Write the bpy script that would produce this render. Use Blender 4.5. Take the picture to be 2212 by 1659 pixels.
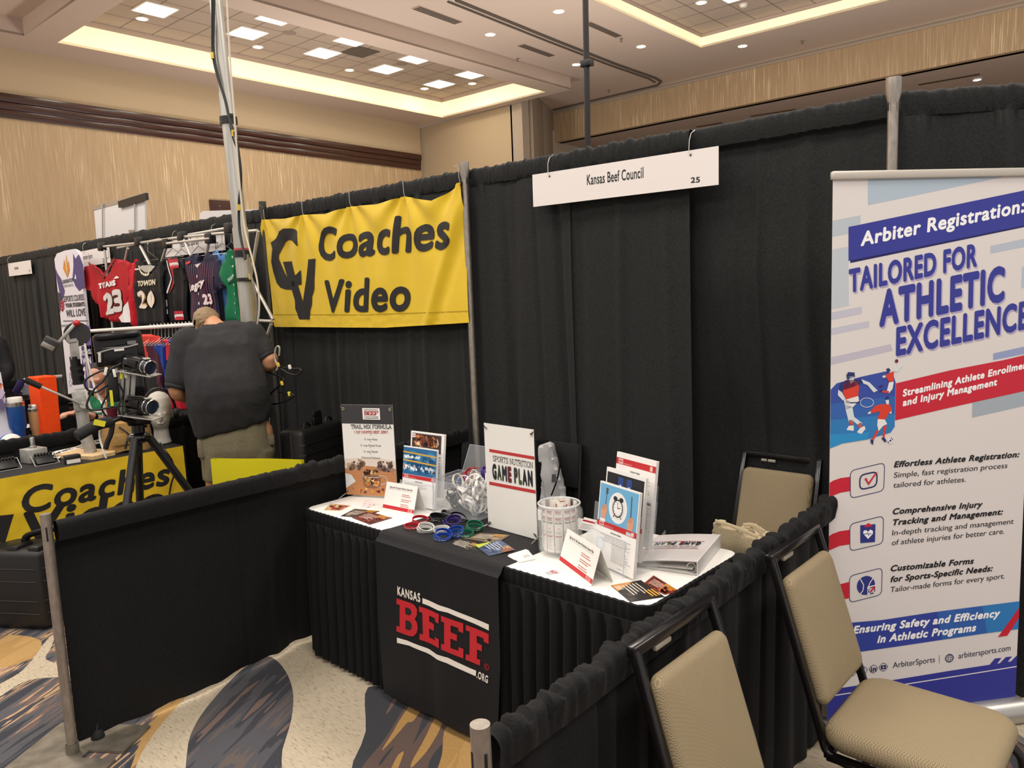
import bpy, bmesh, math, random
from mathutils import Vector as V, Matrix, noise
from math import sin, cos, pi, radians, hypot
random.seed(7)
SC = bpy.context.scene; COL = SC.collection
for _o in list(bpy.data.objects): bpy.data.objects.remove(_o)

# ---------------------------------------------------------------- camera
CAM = V((3.2115, -3.2027, 1.7432)); YAW, PITCH, ROLL, FOC = -.7357, -.1231, -.0396, 1669.0
_f = V((sin(YAW)*cos(PITCH), cos(YAW)*cos(PITCH), sin(PITCH))); _r = V((cos(YAW), -sin(YAW), 0)); _u = _r.cross(_f)
CR = _r*cos(ROLL)+_u*sin(ROLL); CU = _u*cos(ROLL)-_r*sin(ROLL)
cd = bpy.data.cameras.new('camera'); cam = bpy.data.objects.new('camera', cd); COL.objects.link(cam)
cam.matrix_world = Matrix(((CR.x, CU.x, -_f.x, CAM.x), (CR.y, CU.y, -_f.y, CAM.y), (CR.z, CU.z, -_f.z, CAM.z), (0, 0, 0, 1)))
cd.sensor_width = 36; cd.lens = FOC/2212*36; cd.clip_start = .05; cd.clip_end = 200
SC.camera = cam
# ---------------------------------------------------------------- world, exposure
w = bpy.data.worlds.new('hall_ambient'); SC.world = w; w.use_nodes = True
w.node_tree.nodes['Background'].inputs[0].default_value = (1, .96, .91, 1); w.node_tree.nodes['Background'].inputs[1].default_value = .55
SC.view_settings.view_transform = 'Standard'; SC.view_settings.look = 'None'; SC.view_settings.exposure = 0.12; SC.view_settings.gamma = 1
SC.view_settings.use_curve_mapping = False
SC.cycles.max_bounces = 8; SC.cycles.diffuse_bounces = 4; SC.cycles.glossy_bounces = 4; SC.cycles.transmission_bounces = 8; SC.cycles.transparent_max_bounces = 24
SC.cycles.caustics_reflective = False; SC.cycles.caustics_refractive = False; SC.cycles.sample_clamp_indirect = 4
# the hall's ceiling lamps overhead and behind the visitor (out of the frame)
def area(name, loc, sx, sy, power, col=(1, .94, .87)):
    l = bpy.data.lights.new(name, 'AREA'); l.shape = 'RECTANGLE'; l.size = sx; l.size_y = sy; l.energy = power; l.color = col
    o = bpy.data.objects.new(name, l); o.location = loc; COL.objects.link(o); return o
LAMP = 105; UP = 140
for _x, _y in ((-9.5, -7), (-9.5, -2.5), (-5.5, -7), (-5.5, -2.5), (-1.5, -7), (-1.5, -2.5), (-1.5, 2), (2.5, -7), (2.5, -2.5), (2.5, 2), (6.5, -7), (6.5, -2.5), (6.5, 2), (6.5, 6.5)):
    if True:
        area('ceiling_lamp', (_x, _y, 6.2), 1.6, 1.6, LAMP)

# added upward fill lights, unseen behind the visitor and the drapes, to brighten the ceiling
for _p in ((7, -7, 2.4), (7.5, 1, 2.4), (1, -8, 2.4), (-7, -7.5, 2.4), (-11, -5, 2.4), (-9, 5.5, 1.9), (-4, 7.5, 1.9), (1.5, 8.5, 1.9), (5.5, 6, 1.9)):
    area('ceiling_fill', _p, 1.2, 1.2, UP).rotation_euler = (pi, 0, 0)

# ---------------------------------------------------------------- pixel -> place (ray through the picture onto a real plane)
def ray(x, y): return _f + CR*((x-1106)/FOC) - CU*((y-829.5)/FOC)
def onZ(x, y, z): d = ray(x, y); return CAM + d*((z-CAM.z)/d.z)
def onY(x, y, v): d = ray(x, y); return CAM + d*((v-CAM.y)/d.y)
def onX(x, y, v): d = ray(x, y); return CAM + d*((v-CAM.x)/d.x)
def onP(x, y, o, n): d = ray(x, y); return CAM + d*((V(o)-CAM).dot(n)/d.dot(n))

# ---------------------------------------------------------------- materials
def lin(h):
    if isinstance(h, str):
        h = h.lstrip('#'); c = [int(h[i:i+2], 16)/255 for i in (0, 2, 4)]
    else: c = list(h)
    return tuple(x/12.92 if x <= .04045 else ((x+.055)/1.055)**2.4 for x in c)+(1,)
_M = {}
def mat(col, rough=.6, metal=0., spec=None, emit=0., sheen=0., alpha=1., coat=0., trans=0., ior=1.45):
    key = (col, rough, metal, spec, emit, sheen, alpha, coat, trans)
    if key in _M: return _M[key]
    m = bpy.data.materials.new('m_'+str(col).strip('#').replace(' ', '')); m.use_nodes = True
    b = m.node_tree.nodes['Principled BSDF']; I = b.inputs
    I['Base Color'].default_value = lin(col); I['Roughness'].default_value = rough; I['Metallic'].default_value = metal
    if spec is not None: I['Specular IOR Level'].default_value = spec
    if emit: I['Emission Color'].default_value = lin(col); I['Emission Strength'].default_value = emit
    if sheen: I['Sheen Weight'].default_value = sheen; I['Sheen Roughness'].default_value = .4
    if coat: I['Coat Weight'].default_value = coat
    if alpha < 1: I['Alpha'].default_value = alpha
    if trans: I['Transmission Weight'].default_value = trans; I['IOR'].default_value = ior
    _M[key] = m; return m
class NT:
    """tiny node-tree writer"""
    def __init__(s, name, **kw):
        s.m = bpy.data.materials.new(name); s.m.use_nodes = True; s.t = s.m.node_tree; s.b = s.t.nodes['Principled BSDF']
        for k, v in kw.items(): s.b.inputs[k].default_value = v
    def n(s, typ, ins=None, **at):
        nd = s.t.nodes.new(typ)
        for k, v in at.items(): setattr(nd, k, v)
        for k, v in (ins or {}).items():
            if hasattr(v, 'is_output'): s.t.links.new(v, nd.inputs[k])
            else: nd.inputs[k].default_value = v
        return nd
    def coord(s, kind='Object', scale=(1, 1, 1), rot=(0, 0, 0)):
        tc = s.n('ShaderNodeTexCoord'); mp = s.n('ShaderNodeMapping', {'Vector': tc.outputs[kind], 'Scale': scale, 'Rotation': rot}); return mp.outputs[0]
    def noise(s, vec, scale, detail=2, rough=.5): return s.n('ShaderNodeTexNoise', {'Vector': vec, 'Scale': scale, 'Detail': detail, 'Roughness': rough}).outputs[0]
    def ramp(s, fac, stops, interp='LINEAR'):
        nd = s.n('ShaderNodeValToRGB', {'Fac': fac}); nd.color_ramp.interpolation = interp; el = nd.color_ramp.elements
        while len(el) > 1: el.remove(el[-1])
        el[0].position = stops[0][0]; el[0].color = lin(stops[0][1])
        for p, c in stops[1:]: e = el.new(p); e.color = lin(c)
        return nd.outputs[0]
    def math(s, op, a, b=0.): return s.n('ShaderNodeMath', {0: a, 1: b}, operation=op).outputs[0]
    def mix(s, fac, a, b, blend='MIX'):
        nd = s.n('ShaderNodeMix', data_type='RGBA', blend_type=blend)
        for i, v in ((0, fac), (6, a), (7, b)):
            if hasattr(v, 'is_output'): s.t.links.new(v, nd.inputs[i])
            else: nd.inputs[i].default_value = lin(v) if isinstance(v, str) else v
        return nd.outputs[2]
    def color(s, c): s.t.links.new(c, s.b.inputs['Base Color'])
    def bump(s, h, strength=.3, dist=.01): s.t.links.new(s.n('ShaderNodeBump', {'Height': h, 'Strength': strength, 'Distance': dist}).outputs[0], s.b.inputs['Normal'])
def fabric(name, col, rough=.85, weave=900, sheen=.15, bump=.25, var=.25, alt=None):
    k = NT(name, Roughness=rough); k.b.inputs['Sheen Weight'].default_value = sheen*.12; k.b.inputs['Specular IOR Level'].default_value = .22
    a = k.noise(k.coord('Object', (weave*.12, weave*.12, weave)), 1, 1); b = k.noise(k.coord('Object', (weave, weave, weave*.12)), 1, 1)
    s = k.math('ADD', a, b); c = lin(col)
    d = tuple(max(0, x*(1-var)) for x in c[:3])+(1,); e = tuple(min(1, x*(1+var)) for x in c[:3])+(1,)
    if alt: e = lin(alt)
    k.color(k.mix(k.n('ShaderNodeMapRange', {'Value': s, 'From Min': .75, 'From Max': 1.25}).outputs[0], d, e)); k.bump(s, bump, .002); return k.m

# ---------------------------------------------------------------- mesh building
class Fr:
    """a local frame: origin o, axes x y z"""
    def __init__(s, o=(0, 0, 0), x=(1, 0, 0), y=None, z=None):
        s.o = V(o); s.x = V(x).normalized()
        if y is None and z is None: z = V((0, 0, 1))
        if y is None: z = V(z); y = z.cross(s.x)
        y = V(y); y = (y - s.x*y.dot(s.x)).normalized(); s.y = y; s.z = s.x.cross(s.y)
    def __call__(s, u, v=0, w=0): return s.o + s.x*u + s.y*v + s.z*w
    def inv(s, p): d = V(p)-s.o; return V((d.dot(s.x), d.dot(s.y), d.dot(s.z)))
ID = Fr()
def rotz(o, a): return Fr(o, (cos(a), sin(a), 0), (-sin(a), cos(a), 0))
class MB:
    def __init__(s): s.v = []; s.f = []; s.mi = []; s.sm = []; s.m = 0; s.smooth = True
    def add(s, vs, fs, smooth=None):
        k = len(s.v); s.v += [tuple(p) for p in vs]; s.f += [tuple(i+k for i in f) for f in fs]
        s.mi += [s.m]*len(fs); s.sm += [s.smooth if smooth is None else smooth]*len(fs); return s
    def box(s, c, size, fr=ID, bev=0., seg=2):
        x, y, z = (q/2 for q in size); c = V(c)
        bm = bmesh.new(); bmesh.ops.create_cube(bm, size=1)
        for p in bm.verts: p.co = V((p.co.x*2*x, p.co.y*2*y, p.co.z*2*z))
        if bev: bmesh.ops.bevel(bm, geom=bm.edges[:], offset=min(bev, x*.98, y*.98, z*.98), segments=seg, affect='EDGES', profile=.5)
        bm.verts.index_update()
        s.add([fr(*(p.co+c)) for p in bm.verts], [[q.index for q in f.verts] for f in bm.faces], bool(bev)); bm.free(); return s
    def tube(s, pts, r, seg=8, caps=True, closed=False, sx=1.):
        pts = [V(p) for p in pts]; n = len(pts); R = r if hasattr(r, '__len__') else [r]*n
        vs = []; prev = None
        for i, p in enumerate(pts):
            a = pts[(i-1) % n] if (i or closed) else p; b = pts[(i+1) % n] if (i < n-1 or closed) else p
            t = (b-a); t = t.normalized() if t.length > 1e-9 else V((0, 0, 1))
            if prev is None: h = V((0, 0, 1)) if abs(t.z) < .9 else V((1, 0, 0)); nx = t.cross(h).normalized()
            else: nx = (prev - t*prev.dot(t)); nx = nx.normalized() if nx.length > 1e-6 else t.orthogonal().normalized()
            prev = nx; ny = t.cross(nx)
            vs += [p + nx*(cos(2*pi*k/seg)*R[i]*sx) + ny*(sin(2*pi*k/seg)*R[i]) for k in range(seg)]
        fs = []
        for i in range(n if closed else n-1):
            j = (i+1) % n
            for k in range(seg): l = (k+1) % seg; fs.append((i*seg+k, i*seg+l, j*seg+l, j*seg+k))
        if caps and not closed: fs += [tuple(range(seg))[::-1], tuple((n-1)*seg+k for k in range(seg))]
        s.add(vs, fs); return s
    def cyl(s, a, b, r, r2=None, seg=20): return s.tube([a, b], [r, r if r2 is None else r2], seg)
    def bar(s, a, b, wd, ht, up=(0, 0, 1), bev=0.):
        a, b, up = V(a), V(b), V(up); t = (b-a); L = t.length; t.normalize()
        if abs(t.dot(up)) > .99: up = V((1, 0, 0))
        return s.box((L/2, 0, 0), (L, wd, ht), Fr(a, t, up.cross(t)), bev)
    def lathe(s, prof, fr=ID, seg=28, cap=True):
        vs = [fr(r*cos(2*pi*k/seg), r*sin(2*pi*k/seg), z) for r, z in prof for k in range(seg)]
        fs = [(i*seg+k, i*seg+(k+1) % seg, (i+1)*seg+(k+1) % seg, (i+1)*seg+k) for i in range(len(prof)-1) for k in range(seg)]
        if cap: fs += [tuple(range(seg))[::-1], tuple((len(prof)-1)*seg+k for k in range(seg))]
        return s.add(vs, fs)
    def grid(s, fn, nu, nv, smooth=True):
        vs = [fn(i/nu, j/nv) for j in range(nv+1) for i in range(nu+1)]
        return s.add(vs, [(j*(nu+1)+i, j*(nu+1)+i+1, (j+1)*(nu+1)+i+1, (j+1)*(nu+1)+i) for j in range(nv) for i in range(nu)], smooth)
    def prism(s, pts, h, fr=ID, z0=0.):
        n = len(pts); vs = [fr(p[0], p[1], z0) for p in pts]+[fr(p[0], p[1], z0+h) for p in pts]
        return s.add(vs, [tuple(range(n))[::-1], tuple(range(n, 2*n))]+[(i, (i+1) % n, n+(i+1) % n, n+i) for i in range(n)], False)
    def loft(s, rings, caps=True):
        n = len(rings[0]); vs = [p for r in rings for p in r]
        fs = [(i*n+k, i*n+(k+1) % n, (i+1)*n+(k+1) % n, (i+1)*n+k) for i in range(len(rings)-1) for k in range(n)]
        if caps: fs += [tuple(range(n))[::-1], tuple((len(rings)-1)*n+k for k in range(n))]
        return s.add(vs, fs)
    def ball(s, c, r, fr=ID, seg=16, rg=10):
        rx, ry, rz = r if hasattr(r, '__len__') else (r, r, r); c = V(c)
        prof = [(max(1e-4, sin(pi*i/rg)), -cos(pi*i/rg)) for i in range(rg+1)]
        vs = [fr(c.x+p*rx*cos(2*pi*k/seg), c.y+p*ry*sin(2*pi*k/seg), c.z+z*rz) for p, z in prof for k in range(seg)]
        return s.add(vs, [(i*seg+k, i*seg+(k+1) % seg, (i+1)*seg+(k+1) % seg, (i+1)*seg+k) for i in range(rg) for k in range(seg)])
    def build(s, name, mats, parent=None, label=None, fuse=0., relax=0, solid=0., sub=0, origin=None):
        me = bpy.data.meshes.new(name); og = V(origin) if origin is not None else None
        if og is None and parent is None and s.v:
            xs = [p[0] for p in s.v]; ys = [p[1] for p in s.v]; zs = [p[2] for p in s.v]
            og = V(((min(xs)+max(xs))/2, (min(ys)+max(ys))/2, min(zs)))
        if og is None: og = V((0, 0, 0)) if parent is None else WORLD(parent)
        me.from_pydata([(p[0]-og.x, p[1]-og.y, p[2]-og.z) for p in s.v], [], s.f)
        for i, p in enumerate(me.polygons): p.material_index = s.mi[i]; p.use_smooth = s.sm[i]
        if not isinstance(mats, (list, tuple)): mats = [mats]
        for m in mats: me.materials.append(m)
        if not fuse: me.set_sharp_from_angle(angle=.75)
        o = bpy.data.objects.new(name, me); COL.objects.link(o)
        if parent is not None: o.parent = parent; o.location = og-WORLD(parent)
        else: o.location = og
        if fuse or sub:
            if fuse:
                md = o.modifiers.new('r', 'REMESH'); md.mode = 'VOXEL'; md.voxel_size = fuse; md.use_smooth_shade = True
                if relax: sm = o.modifiers.new('s', 'SMOOTH'); sm.iterations = relax; sm.factor = .5
            if sub: sd = o.modifiers.new('d', 'SUBSURF'); sd.levels = sd.render_levels = sub
            bpy.context.view_layer.update()
            ev = o.evaluated_get(bpy.context.evaluated_depsgraph_get()); nm = bpy.data.meshes.new_from_object(ev)
            o.modifiers.clear(); o.data = nm; nm.name = name
            if fuse:
                nm.materials.clear()
                for m in mats: nm.materials.append(m)
            for p in nm.polygons: p.use_smooth = True
        if solid: md = o.modifiers.new('thickness', 'SOLIDIFY'); md.thickness = solid; md.offset = 0
        if label: o['label'] = label
        return o
_W = {}
def WORLD(o):
    p = V(o.location)
    while o.parent: o = o.parent; p += V(o.location)
    return p
def tag(o, label, cat, group=None, kind=None):
    o['label'] = label; o['category'] = cat
    if group: o['group'] = group
    if kind: o['kind'] = kind
    return o
def thing(name, loc, label, cat, group=None):
    o = bpy.data.objects.new(name, None); o.empty_display_size = .05; o.location = loc; COL.objects.link(o); return tag(o, label, cat, group)
def struct(o): o['kind'] = 'structure'; return o
def dup(root, loc, label=None, rz=None, group=None):
    """a copy of a thing with copies of its parts and sub-parts"""
    r = root.copy(); COL.objects.link(r); r.location = loc
    if rz is not None: r.rotation_euler = (0, 0, rz)
    if label: r['label'] = label
    if group: r['group'] = group
    for ch in list(root.children):
        c = ch.copy(); COL.objects.link(c); c.parent = r
        for g in ch.children: d = g.copy(); COL.objects.link(d); d.parent = c
    return r

# ---------------------------------------------------------------- printing: flat artwork laid on a surface
_T = {}
def text_mesh(t, bold=0., shear=0., space=1.):
    """a line of lettering, cap height 1, from x = 0; bold spreads the strokes by laying shifted copies over one another"""
    k = (t, bold, shear, space)
    if k in _T: return _T[k]
    c = bpy.data.curves.new('t', 'FONT'); c.body = t; c.shear = shear; c.space_character = space+2.4*max(0, bold); c.resolution_u = 4
    o = bpy.data.objects.new('t', c); me = o.to_mesh(); b = max(0, bold)
    v0 = [(p.co.x, p.co.y) for p in me.vertices]; f0 = [tuple(p.vertices) for p in me.polygons]
    o.to_mesh_clear(); bpy.data.objects.remove(o); bpy.data.curves.remove(c)
    sh = [(0, 0)] if b < .008 else ([(b*cos(i*pi/2+pi/4), b*sin(i*pi/2+pi/4)) for i in range(4)] if b < .025 else [(0, 0)]+[(b*cos(i*pi/4), b*sin(i*pi/4)) for i in range(8)])
    cp = [[((x+dx)/.682, (y+dy+b)/(.682+2*b)) for x, y in v0] for dx, dy in sh]
    xs = [p[0] for c_ in cp for p in c_] or [0, 1]; x0, x1 = min(xs), max(xs)
    _T[k] = ([[(p[0]-x0, p[1]) for p in c_] for c_ in cp], f0, x1-x0); return _T[k]
# slab-serif capitals drawn as strokes in a unit cell: (width, [strokes])
SLAB = {'A': (.9, [[(.08, 0), (.45, 1), (.82, 0)], [(.22, .36), (.68, .36)]]), 'B': (.8, [[(.15, 0), (.15, 1), (.5, 1), (.68, .88), (.68, .64), (.5, .53), (.15, .53)], [(.5, .53), (.74, .4), (.74, .13), (.5, 0), (.15, 0)]]),
 'C': (.8, [[(.74, .72), (.68, .93), (.42, 1), (.16, .85), (.1, .5), (.16, .15), (.42, 0), (.66, .06), (.75, .26)]]), 'D': (.85, [[(.15, 0), (.15, 1), (.5, 1), (.74, .8), (.76, .5), (.74, .2), (.5, 0), (.15, 0)]]),
 'E': (.78, [[(.7, .8), (.7, 1), (.15, 1), (.15, 0), (.72, 0), (.72, .22)], [(.15, .52), (.5, .52)]]), 'F': (.75, [[(.7, .8), (.7, 1), (.15, 1), (.15, 0)], [(.15, .52), (.5, .52)]]),
 'H': (.9, [[(.15, 0), (.15, 1)], [(.75, 0), (.75, 1)], [(.15, .5), (.75, .5)]]), 'I': (.4, [[(.2, 0), (.2, 1)]]), 'J': (.6, [[(.42, 1), (.42, .2), (.3, 0), (.1, .02), (.04, .2)]]),
 'K': (.85, [[(.15, 0), (.15, 1)], [(.72, 1), (.18, .42)], [(.36, .6), (.74, 0)]]), 'L': (.72, [[(.15, 1), (.15, 0), (.66, 0), (.66, .22)]]), 'M': (1.05, [[(.14, 0), (.14, 1), (.52, .25), (.9, 1), (.9, 0)]]),
 'N': (.92, [[(.15, 0), (.15, 1), (.75, 0), (.75, 1)]]), 'O': (.88, [[(.44, 1), (.18, .88), (.1, .5), (.18, .12), (.44, 0), (.7, .12), (.78, .5), (.7, .88), (.44, 1)]]), 'P': (.78, [[(.15, 0), (.15, 1), (.52, 1), (.7, .88), (.7, .58), (.52, .46), (.15, .46)]]),
 'R': (.85, [[(.15, 0), (.15, 1), (.52, 1), (.7, .88), (.7, .6), (.52, .5), (.15, .5)], [(.45, .5), (.74, 0)]]), 'S': (.72, [[(.62, .78), (.6, .95), (.36, 1), (.12, .9), (.12, .65), (.36, .53), (.6, .4), (.62, .14), (.38, 0), (.12, .05), (.08, .24)]]),
 'T': (.82, [[(.06, .8), (.06, 1), (.76, 1), (.76, .8)], [(.41, 1), (.41, 0)]]), 'U': (.9, [[(.15, 1), (.15, .22), (.3, 0), (.6, 0), (.75, .22), (.75, 1)]]), 'X': (.85, [[(.1, 0), (.74, 1)], [(.1, 1), (.74, 0)]]),
 'Y': (.85, [[(.08, 1), (.42, .48), (.76, 1)], [(.42, .48), (.42, 0)]]), 'G': (.86, [[(.74, .74), (.66, .94), (.42, 1), (.16, .85), (.1, .5), (.16, .15), (.42, 0), (.7, .1), (.72, .44), (.5, .44)]]),
 '1': (.45, [[(.06, .8), (.24, 1), (.24, 0)]]), ' ': (.45, [])}
def slab_polys(t, wt=.13, serif=.1):
    """letters as overlapping quads in cap-height units; returns polygons and the width"""
    out = []; x = 0
    def seg(a, b, w_):
        a, b = V(a), V(b); d = b-a
        if d.length < 1e-6: return
        d.normalize(); n = V((-d.y, d.x))*w_/2; e = d*w_*.42
        out.append([a-e-n, b+e-n, b+e+n, a-e+n])
    for ch in t:
        wd, st = SLAB.get(ch, (.6, []))
        for s in st:
            q = [(x+p[0], wt/2+p[1]*(1-wt)) for p in s]
            for a, b in zip(q, q[1:]): seg(a, b, wt)
            if serif and ch not in 'SCGO1':
                for (p, o) in ((s[0], q[0]), (s[-1], q[-1])):
                    if p[1] in (0, 1) and not (ch in 'BDPRE' and p[0] > .3 and p[1] == 1): seg((o[0]-serif, o[1]), (o[0]+serif, o[1]), wt*.85)
            if serif and ch in 'MN':
                for p, o in zip(s[1:-1], q[1:-1]):
                    if p[1] == 1: seg((o[0]-serif*1.3, o[1]), (o[0], o[1]), wt*.85)
            if serif and ch in 'BDPREF':
                o = [(x+.15, wt/2+v*(1-wt)) for v in (0, 1)]
                for q_ in o: seg((q_[0]-serif, q_[1]), q_, wt*.85)
        x += wd
    return out, x
class Print:
    """artwork in metres on a (u right, v up) panel; every shape has a colour and a layer"""
    EPS = .00025
    def __init__(s): s.items = []; s.cols = []
    def _c(s, col):
        if col not in s.cols: s.cols.append(col)
        return s.cols.index(col)
    def poly(s, pts, col, layer=1): s.items.append(([tuple(p)[:2] for p in pts], [tuple(range(len(pts)))], s._c(col), layer)); return s
    def rect(s, x, y, w_, h, col, layer=1): return s.poly([(x, y), (x+w_, y), (x+w_, y+h), (x, y+h)], col, layer)
    def ell(s, x, y, rx, ry, col, layer=1, n=24, a0=0, a1=2*pi): return s.poly([(x+rx*cos(a0+(a1-a0)*i/n), y+ry*sin(a0+(a1-a0)*i/n)) for i in range(n+(a1-a0 < 6.28))], col, layer)
    def stroke(s, pts, wd, col, layer=1, closed=False):
        pts = [V(p) for p in pts]; n = len(pts)
        for i in range(n if closed else n-1):
            a, b = pts[i], pts[(i+1) % n]; d = b-a
            if d.length < 1e-7: continue
            d.normalize(); m_ = V((-d.y, d.x))*wd/2; e = d*wd*.3
            s.poly([a-e-m_, b+e-m_, b+e+m_, a-e+m_], col, layer)
        return s
    def ring(s, x, y, rx, ry, wd, col, layer=1, n=28): return s.stroke([(x+rx*cos(2*pi*i/n), y+ry*sin(2*pi*i/n)) for i in range(n)], wd, col, layer, True)
    def rrect(s, x, y, w_, h, r, wd, col, layer=1):
        p = []
        for cx_, cy_, a in ((x+w_-r, y+h-r, 0), (x+r, y+h-r, pi/2), (x+r, y+r, pi), (x+w_-r, y+r, 1.5*pi)): p += [(cx_+r*cos(a+i*pi/8), cy_+r*sin(a+i*pi/8)) for i in range(5)]
        return s.poly(p, col, layer) if wd is None else s.stroke(p, wd, col, layer, True)
    def text(s, t, x, y, cap, col, layer=2, width=None, bold=0., shear=0., align='L', rot=0., space=1., end=None):
        if end is not None: d = V(end)-V((x, y)); width = d.length; rot = math.atan2(d.y, d.x)
        vs, fs, wd = text_mesh(t, bold, shear, space)
        kx = cap if width is None else width/max(wd, 1e-6); W_ = wd*kx
        ox = {'L': 0, 'C': -W_/2, 'R': -W_}[align]; c_, s_ = cos(rot), sin(rot)
        for i, cp in enumerate(vs):
            out = []
            for a, b in cp: px, py = a*kx+ox, b*cap; out.append((x+px*c_-py*s_, y+px*s_+py*c_))
            s.items.append((out, fs, s._c(col), layer+.12*i))
        return s
    def slab(s, t, x, y, cap, col, layer=2, width=None, wt=.13, serif=.1, align='L', rot=0., end=None):
        if end is not None: d = V(end)-V((x, y)); width = d.length; rot = math.atan2(d.y, d.x)
        ps, wd = slab_polys(t, wt, serif); kx = cap if width is None else width/wd
        ox = {'L': 0, 'C': -wd*kx/2, 'R': -wd*kx}[align]; c_, s_ = cos(rot), sin(rot)
        for p in ps: s.poly([(x+(a.x*kx+ox)*c_-a.y*cap*s_, y+(a.x*kx+ox)*s_+a.y*cap*c_) for a in p], col, layer)
        return s
    def lines(s, x, y, w_, n, dy, th, col, layer=2, ragged=.25, seed=1, align='L'):
        """rows of body copy too small to read"""
        rr = random.Random(seed)
        for i in range(n):
            L = w_*(1-ragged*rr.random()); xx = x if align == 'L' else x+(w_-L)/2
            while L > 0:
                k = min(L, w_*(.06+.1*rr.random())); s.rect(xx, y-i*dy, k*.86, th, col, layer); xx += k; L -= k
        return s
    def into(s, mb, fn, base, cell=0., keep=None):
        """append to a mesh builder; fn(u, v, d) -> point, base = first material slot; cell > 0 cuts the shapes so they can follow a curved surface"""
        for pts, fs, ci, la in s.items:
            if cell or keep:
                bm = bmesh.new(); vv = [bm.verts.new((p[0], p[1], 0)) for p in pts]
                for f in fs:
                    try: bm.faces.new([vv[i] for i in f])
                    except ValueError: pass
                if keep:
                    for co, no in (((keep[0], 0, 0), (-1, 0, 0)), ((keep[1], 0, 0), (1, 0, 0)), ((0, keep[2], 0), (0, -1, 0)), ((0, keep[3], 0), (0, 1, 0))):
                        bmesh.ops.bisect_plane(bm, geom=bm.verts[:]+bm.edges[:]+bm.faces[:], plane_co=co, plane_no=no, clear_outer=True)
                if cell and bm.verts:
                    for ax in (0, 1):
                        lo = min(p.co[ax] for p in bm.verts); hi = max(p.co[ax] for p in bm.verts); k = math.floor(lo/cell)+1
                        while k*cell < hi:
                            co = [0, 0, 0]; no = [0, 0, 0]; co[ax] = k*cell; no[ax] = 1
                            bmesh.ops.bisect_plane(bm, geom=bm.verts[:]+bm.edges[:]+bm.faces[:], plane_co=co, plane_no=no); k += 1
                bm.verts.index_update(); pts = [(p.co.x, p.co.y) for p in bm.verts]; fs = [tuple(q.index for q in f.verts) for f in bm.faces]; bm.free()
            mb.m = base+ci; mb.add([fn(p[0], p[1], la*s.EPS) for p in pts], fs, False)
        mb.m = 0; return mb
    def mats(s, rough=.5): return [c if not isinstance(c, str) else mat(c, rough) for c in s.cols]
def sheet(name, fr, w_, h, pr, base, thick=.0006, parent=None, rough=.5, cell=0., label=None, clip=False):
    """a printed board or sheet: u, v in the frame's x, y; its face looks along the frame's z"""
    mb = MB(); mb.box((w_/2, h/2, -thick/2), (w_, h, thick), fr)
    if pr: pr.into(mb, lambda u, v, d: fr(u, v, d), 1, 0, (0, w_, 0, h) if clip else None)
    b = base if not isinstance(base, str) else mat(base, rough)
    return mb.build(name, [b]+(pr.mats(rough) if pr else []), parent, label)
# ================================================================ THE ROOM
HS1, HS2, HT = 6.243, 6.52, 6.72          # low soffit, main ceiling, tiled coffer ceiling
RA = .021; RF = lambda p: rotz(p, RA)      # the room's axes are turned a little from the booths'
TILE = .5815
def rpt(p, a, b): f = RF(p); return f(a, b, 0)
# ---- materials
k = NT('wall_paper', Roughness=.45); c = k.coord('Object', (9, 9, .55)); n1 = k.noise(c, 3.2, 3, .6); n2 = k.noise(k.coord('Object', (40, 40, .9)), 1.4, 2)
st = k.n('ShaderNodeMapRange', {'Value': n2, 'From Min': .57, 'From Max': .66}).outputs[0]
pat = k.n('ShaderNodeMapRange', {'Value': k.noise(k.coord('Object', (.7, .7, .5)), 1.0, 2), 'From Min': .35, 'From Max': .6}).outputs[0]
k.color(k.mix(k.math('MULTIPLY', st, pat), k.ramp(n1, [(.3, '#b99d7a'), (.7, '#c6aa86')]), '#f6e2bb')); k.bump(n2, .15, .01)
k.t.links.new(k.n('ShaderNodeMapRange', {'Value': st, 'To Min': .55, 'To Max': .25}).outputs[0], k.b.inputs['Roughness']); WALLP = k.m
def plaster(name, col, r=.8): k = NT(name, Roughness=r); n = k.noise(k.coord('Object', (1, 1, 1)), 40, 3); k.color(k.mix(k.math('MULTIPLY', n, .12), col, '#ffffff')); k.bump(n, .05, .004); return k.m
PAINT = plaster('wall_paint', '#bda582'); CEIL = plaster('ceiling_paint', '#c6b09f'); PANELM = plaster('folding_panel_cloth', '#9c8a74'); SIDE = plaster('column_paint', '#b3a18d')
k = NT('dark_wood', Roughness=.3); n = k.noise(k.coord('Object', (.6, .6, 14)), 3, 4); k.color(k.ramp(n, [(.3, '#2c1512'), (.7, '#4a241d')])); k.b.inputs['Coat Weight'].default_value = .3; WOOD = k.m
k = NT('ceiling_tile', Roughness=.9); tc = k.n('ShaderNodeTexCoord'); sep = k.n('ShaderNodeSeparateXYZ', {0: tc.outputs['Object']})
g = [k.math('LESS_THAN', k.math('ABSOLUTE', k.math('SUBTRACT', k.math('FRACT', k.math('DIVIDE', sep.outputs[i], TILE)), .5)), .482) for i in (0, 1)]
tile = k.math('MULTIPLY', g[0], g[1]); sp = k.noise(tc.outputs['Object'], 60, 2)
k.color(k.mix(tile, '#6f6257', k.mix(k.math('MULTIPLY', sp, .3), '#b3a192', '#a08e7f'))); TILEM = k.m
COVE = mat('#ffecc0', .8); GLOW = mat('#fff6e4', .5, emit=14.); DOWN = mat('#fff4dc', .5, emit=22.); SPOTM = mat('#ffffff', .5, emit=60.)
COVELIT = mat('#fff0c4', .8, emit=.62)  # cove faces glow by themselves, in place of light from hidden strips
METAL = mat('#c9c3ba', .35, 1.); BLACKMETAL = mat('#16161a', .35, .6); DARK = mat('#0d0d0e', .6)

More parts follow.
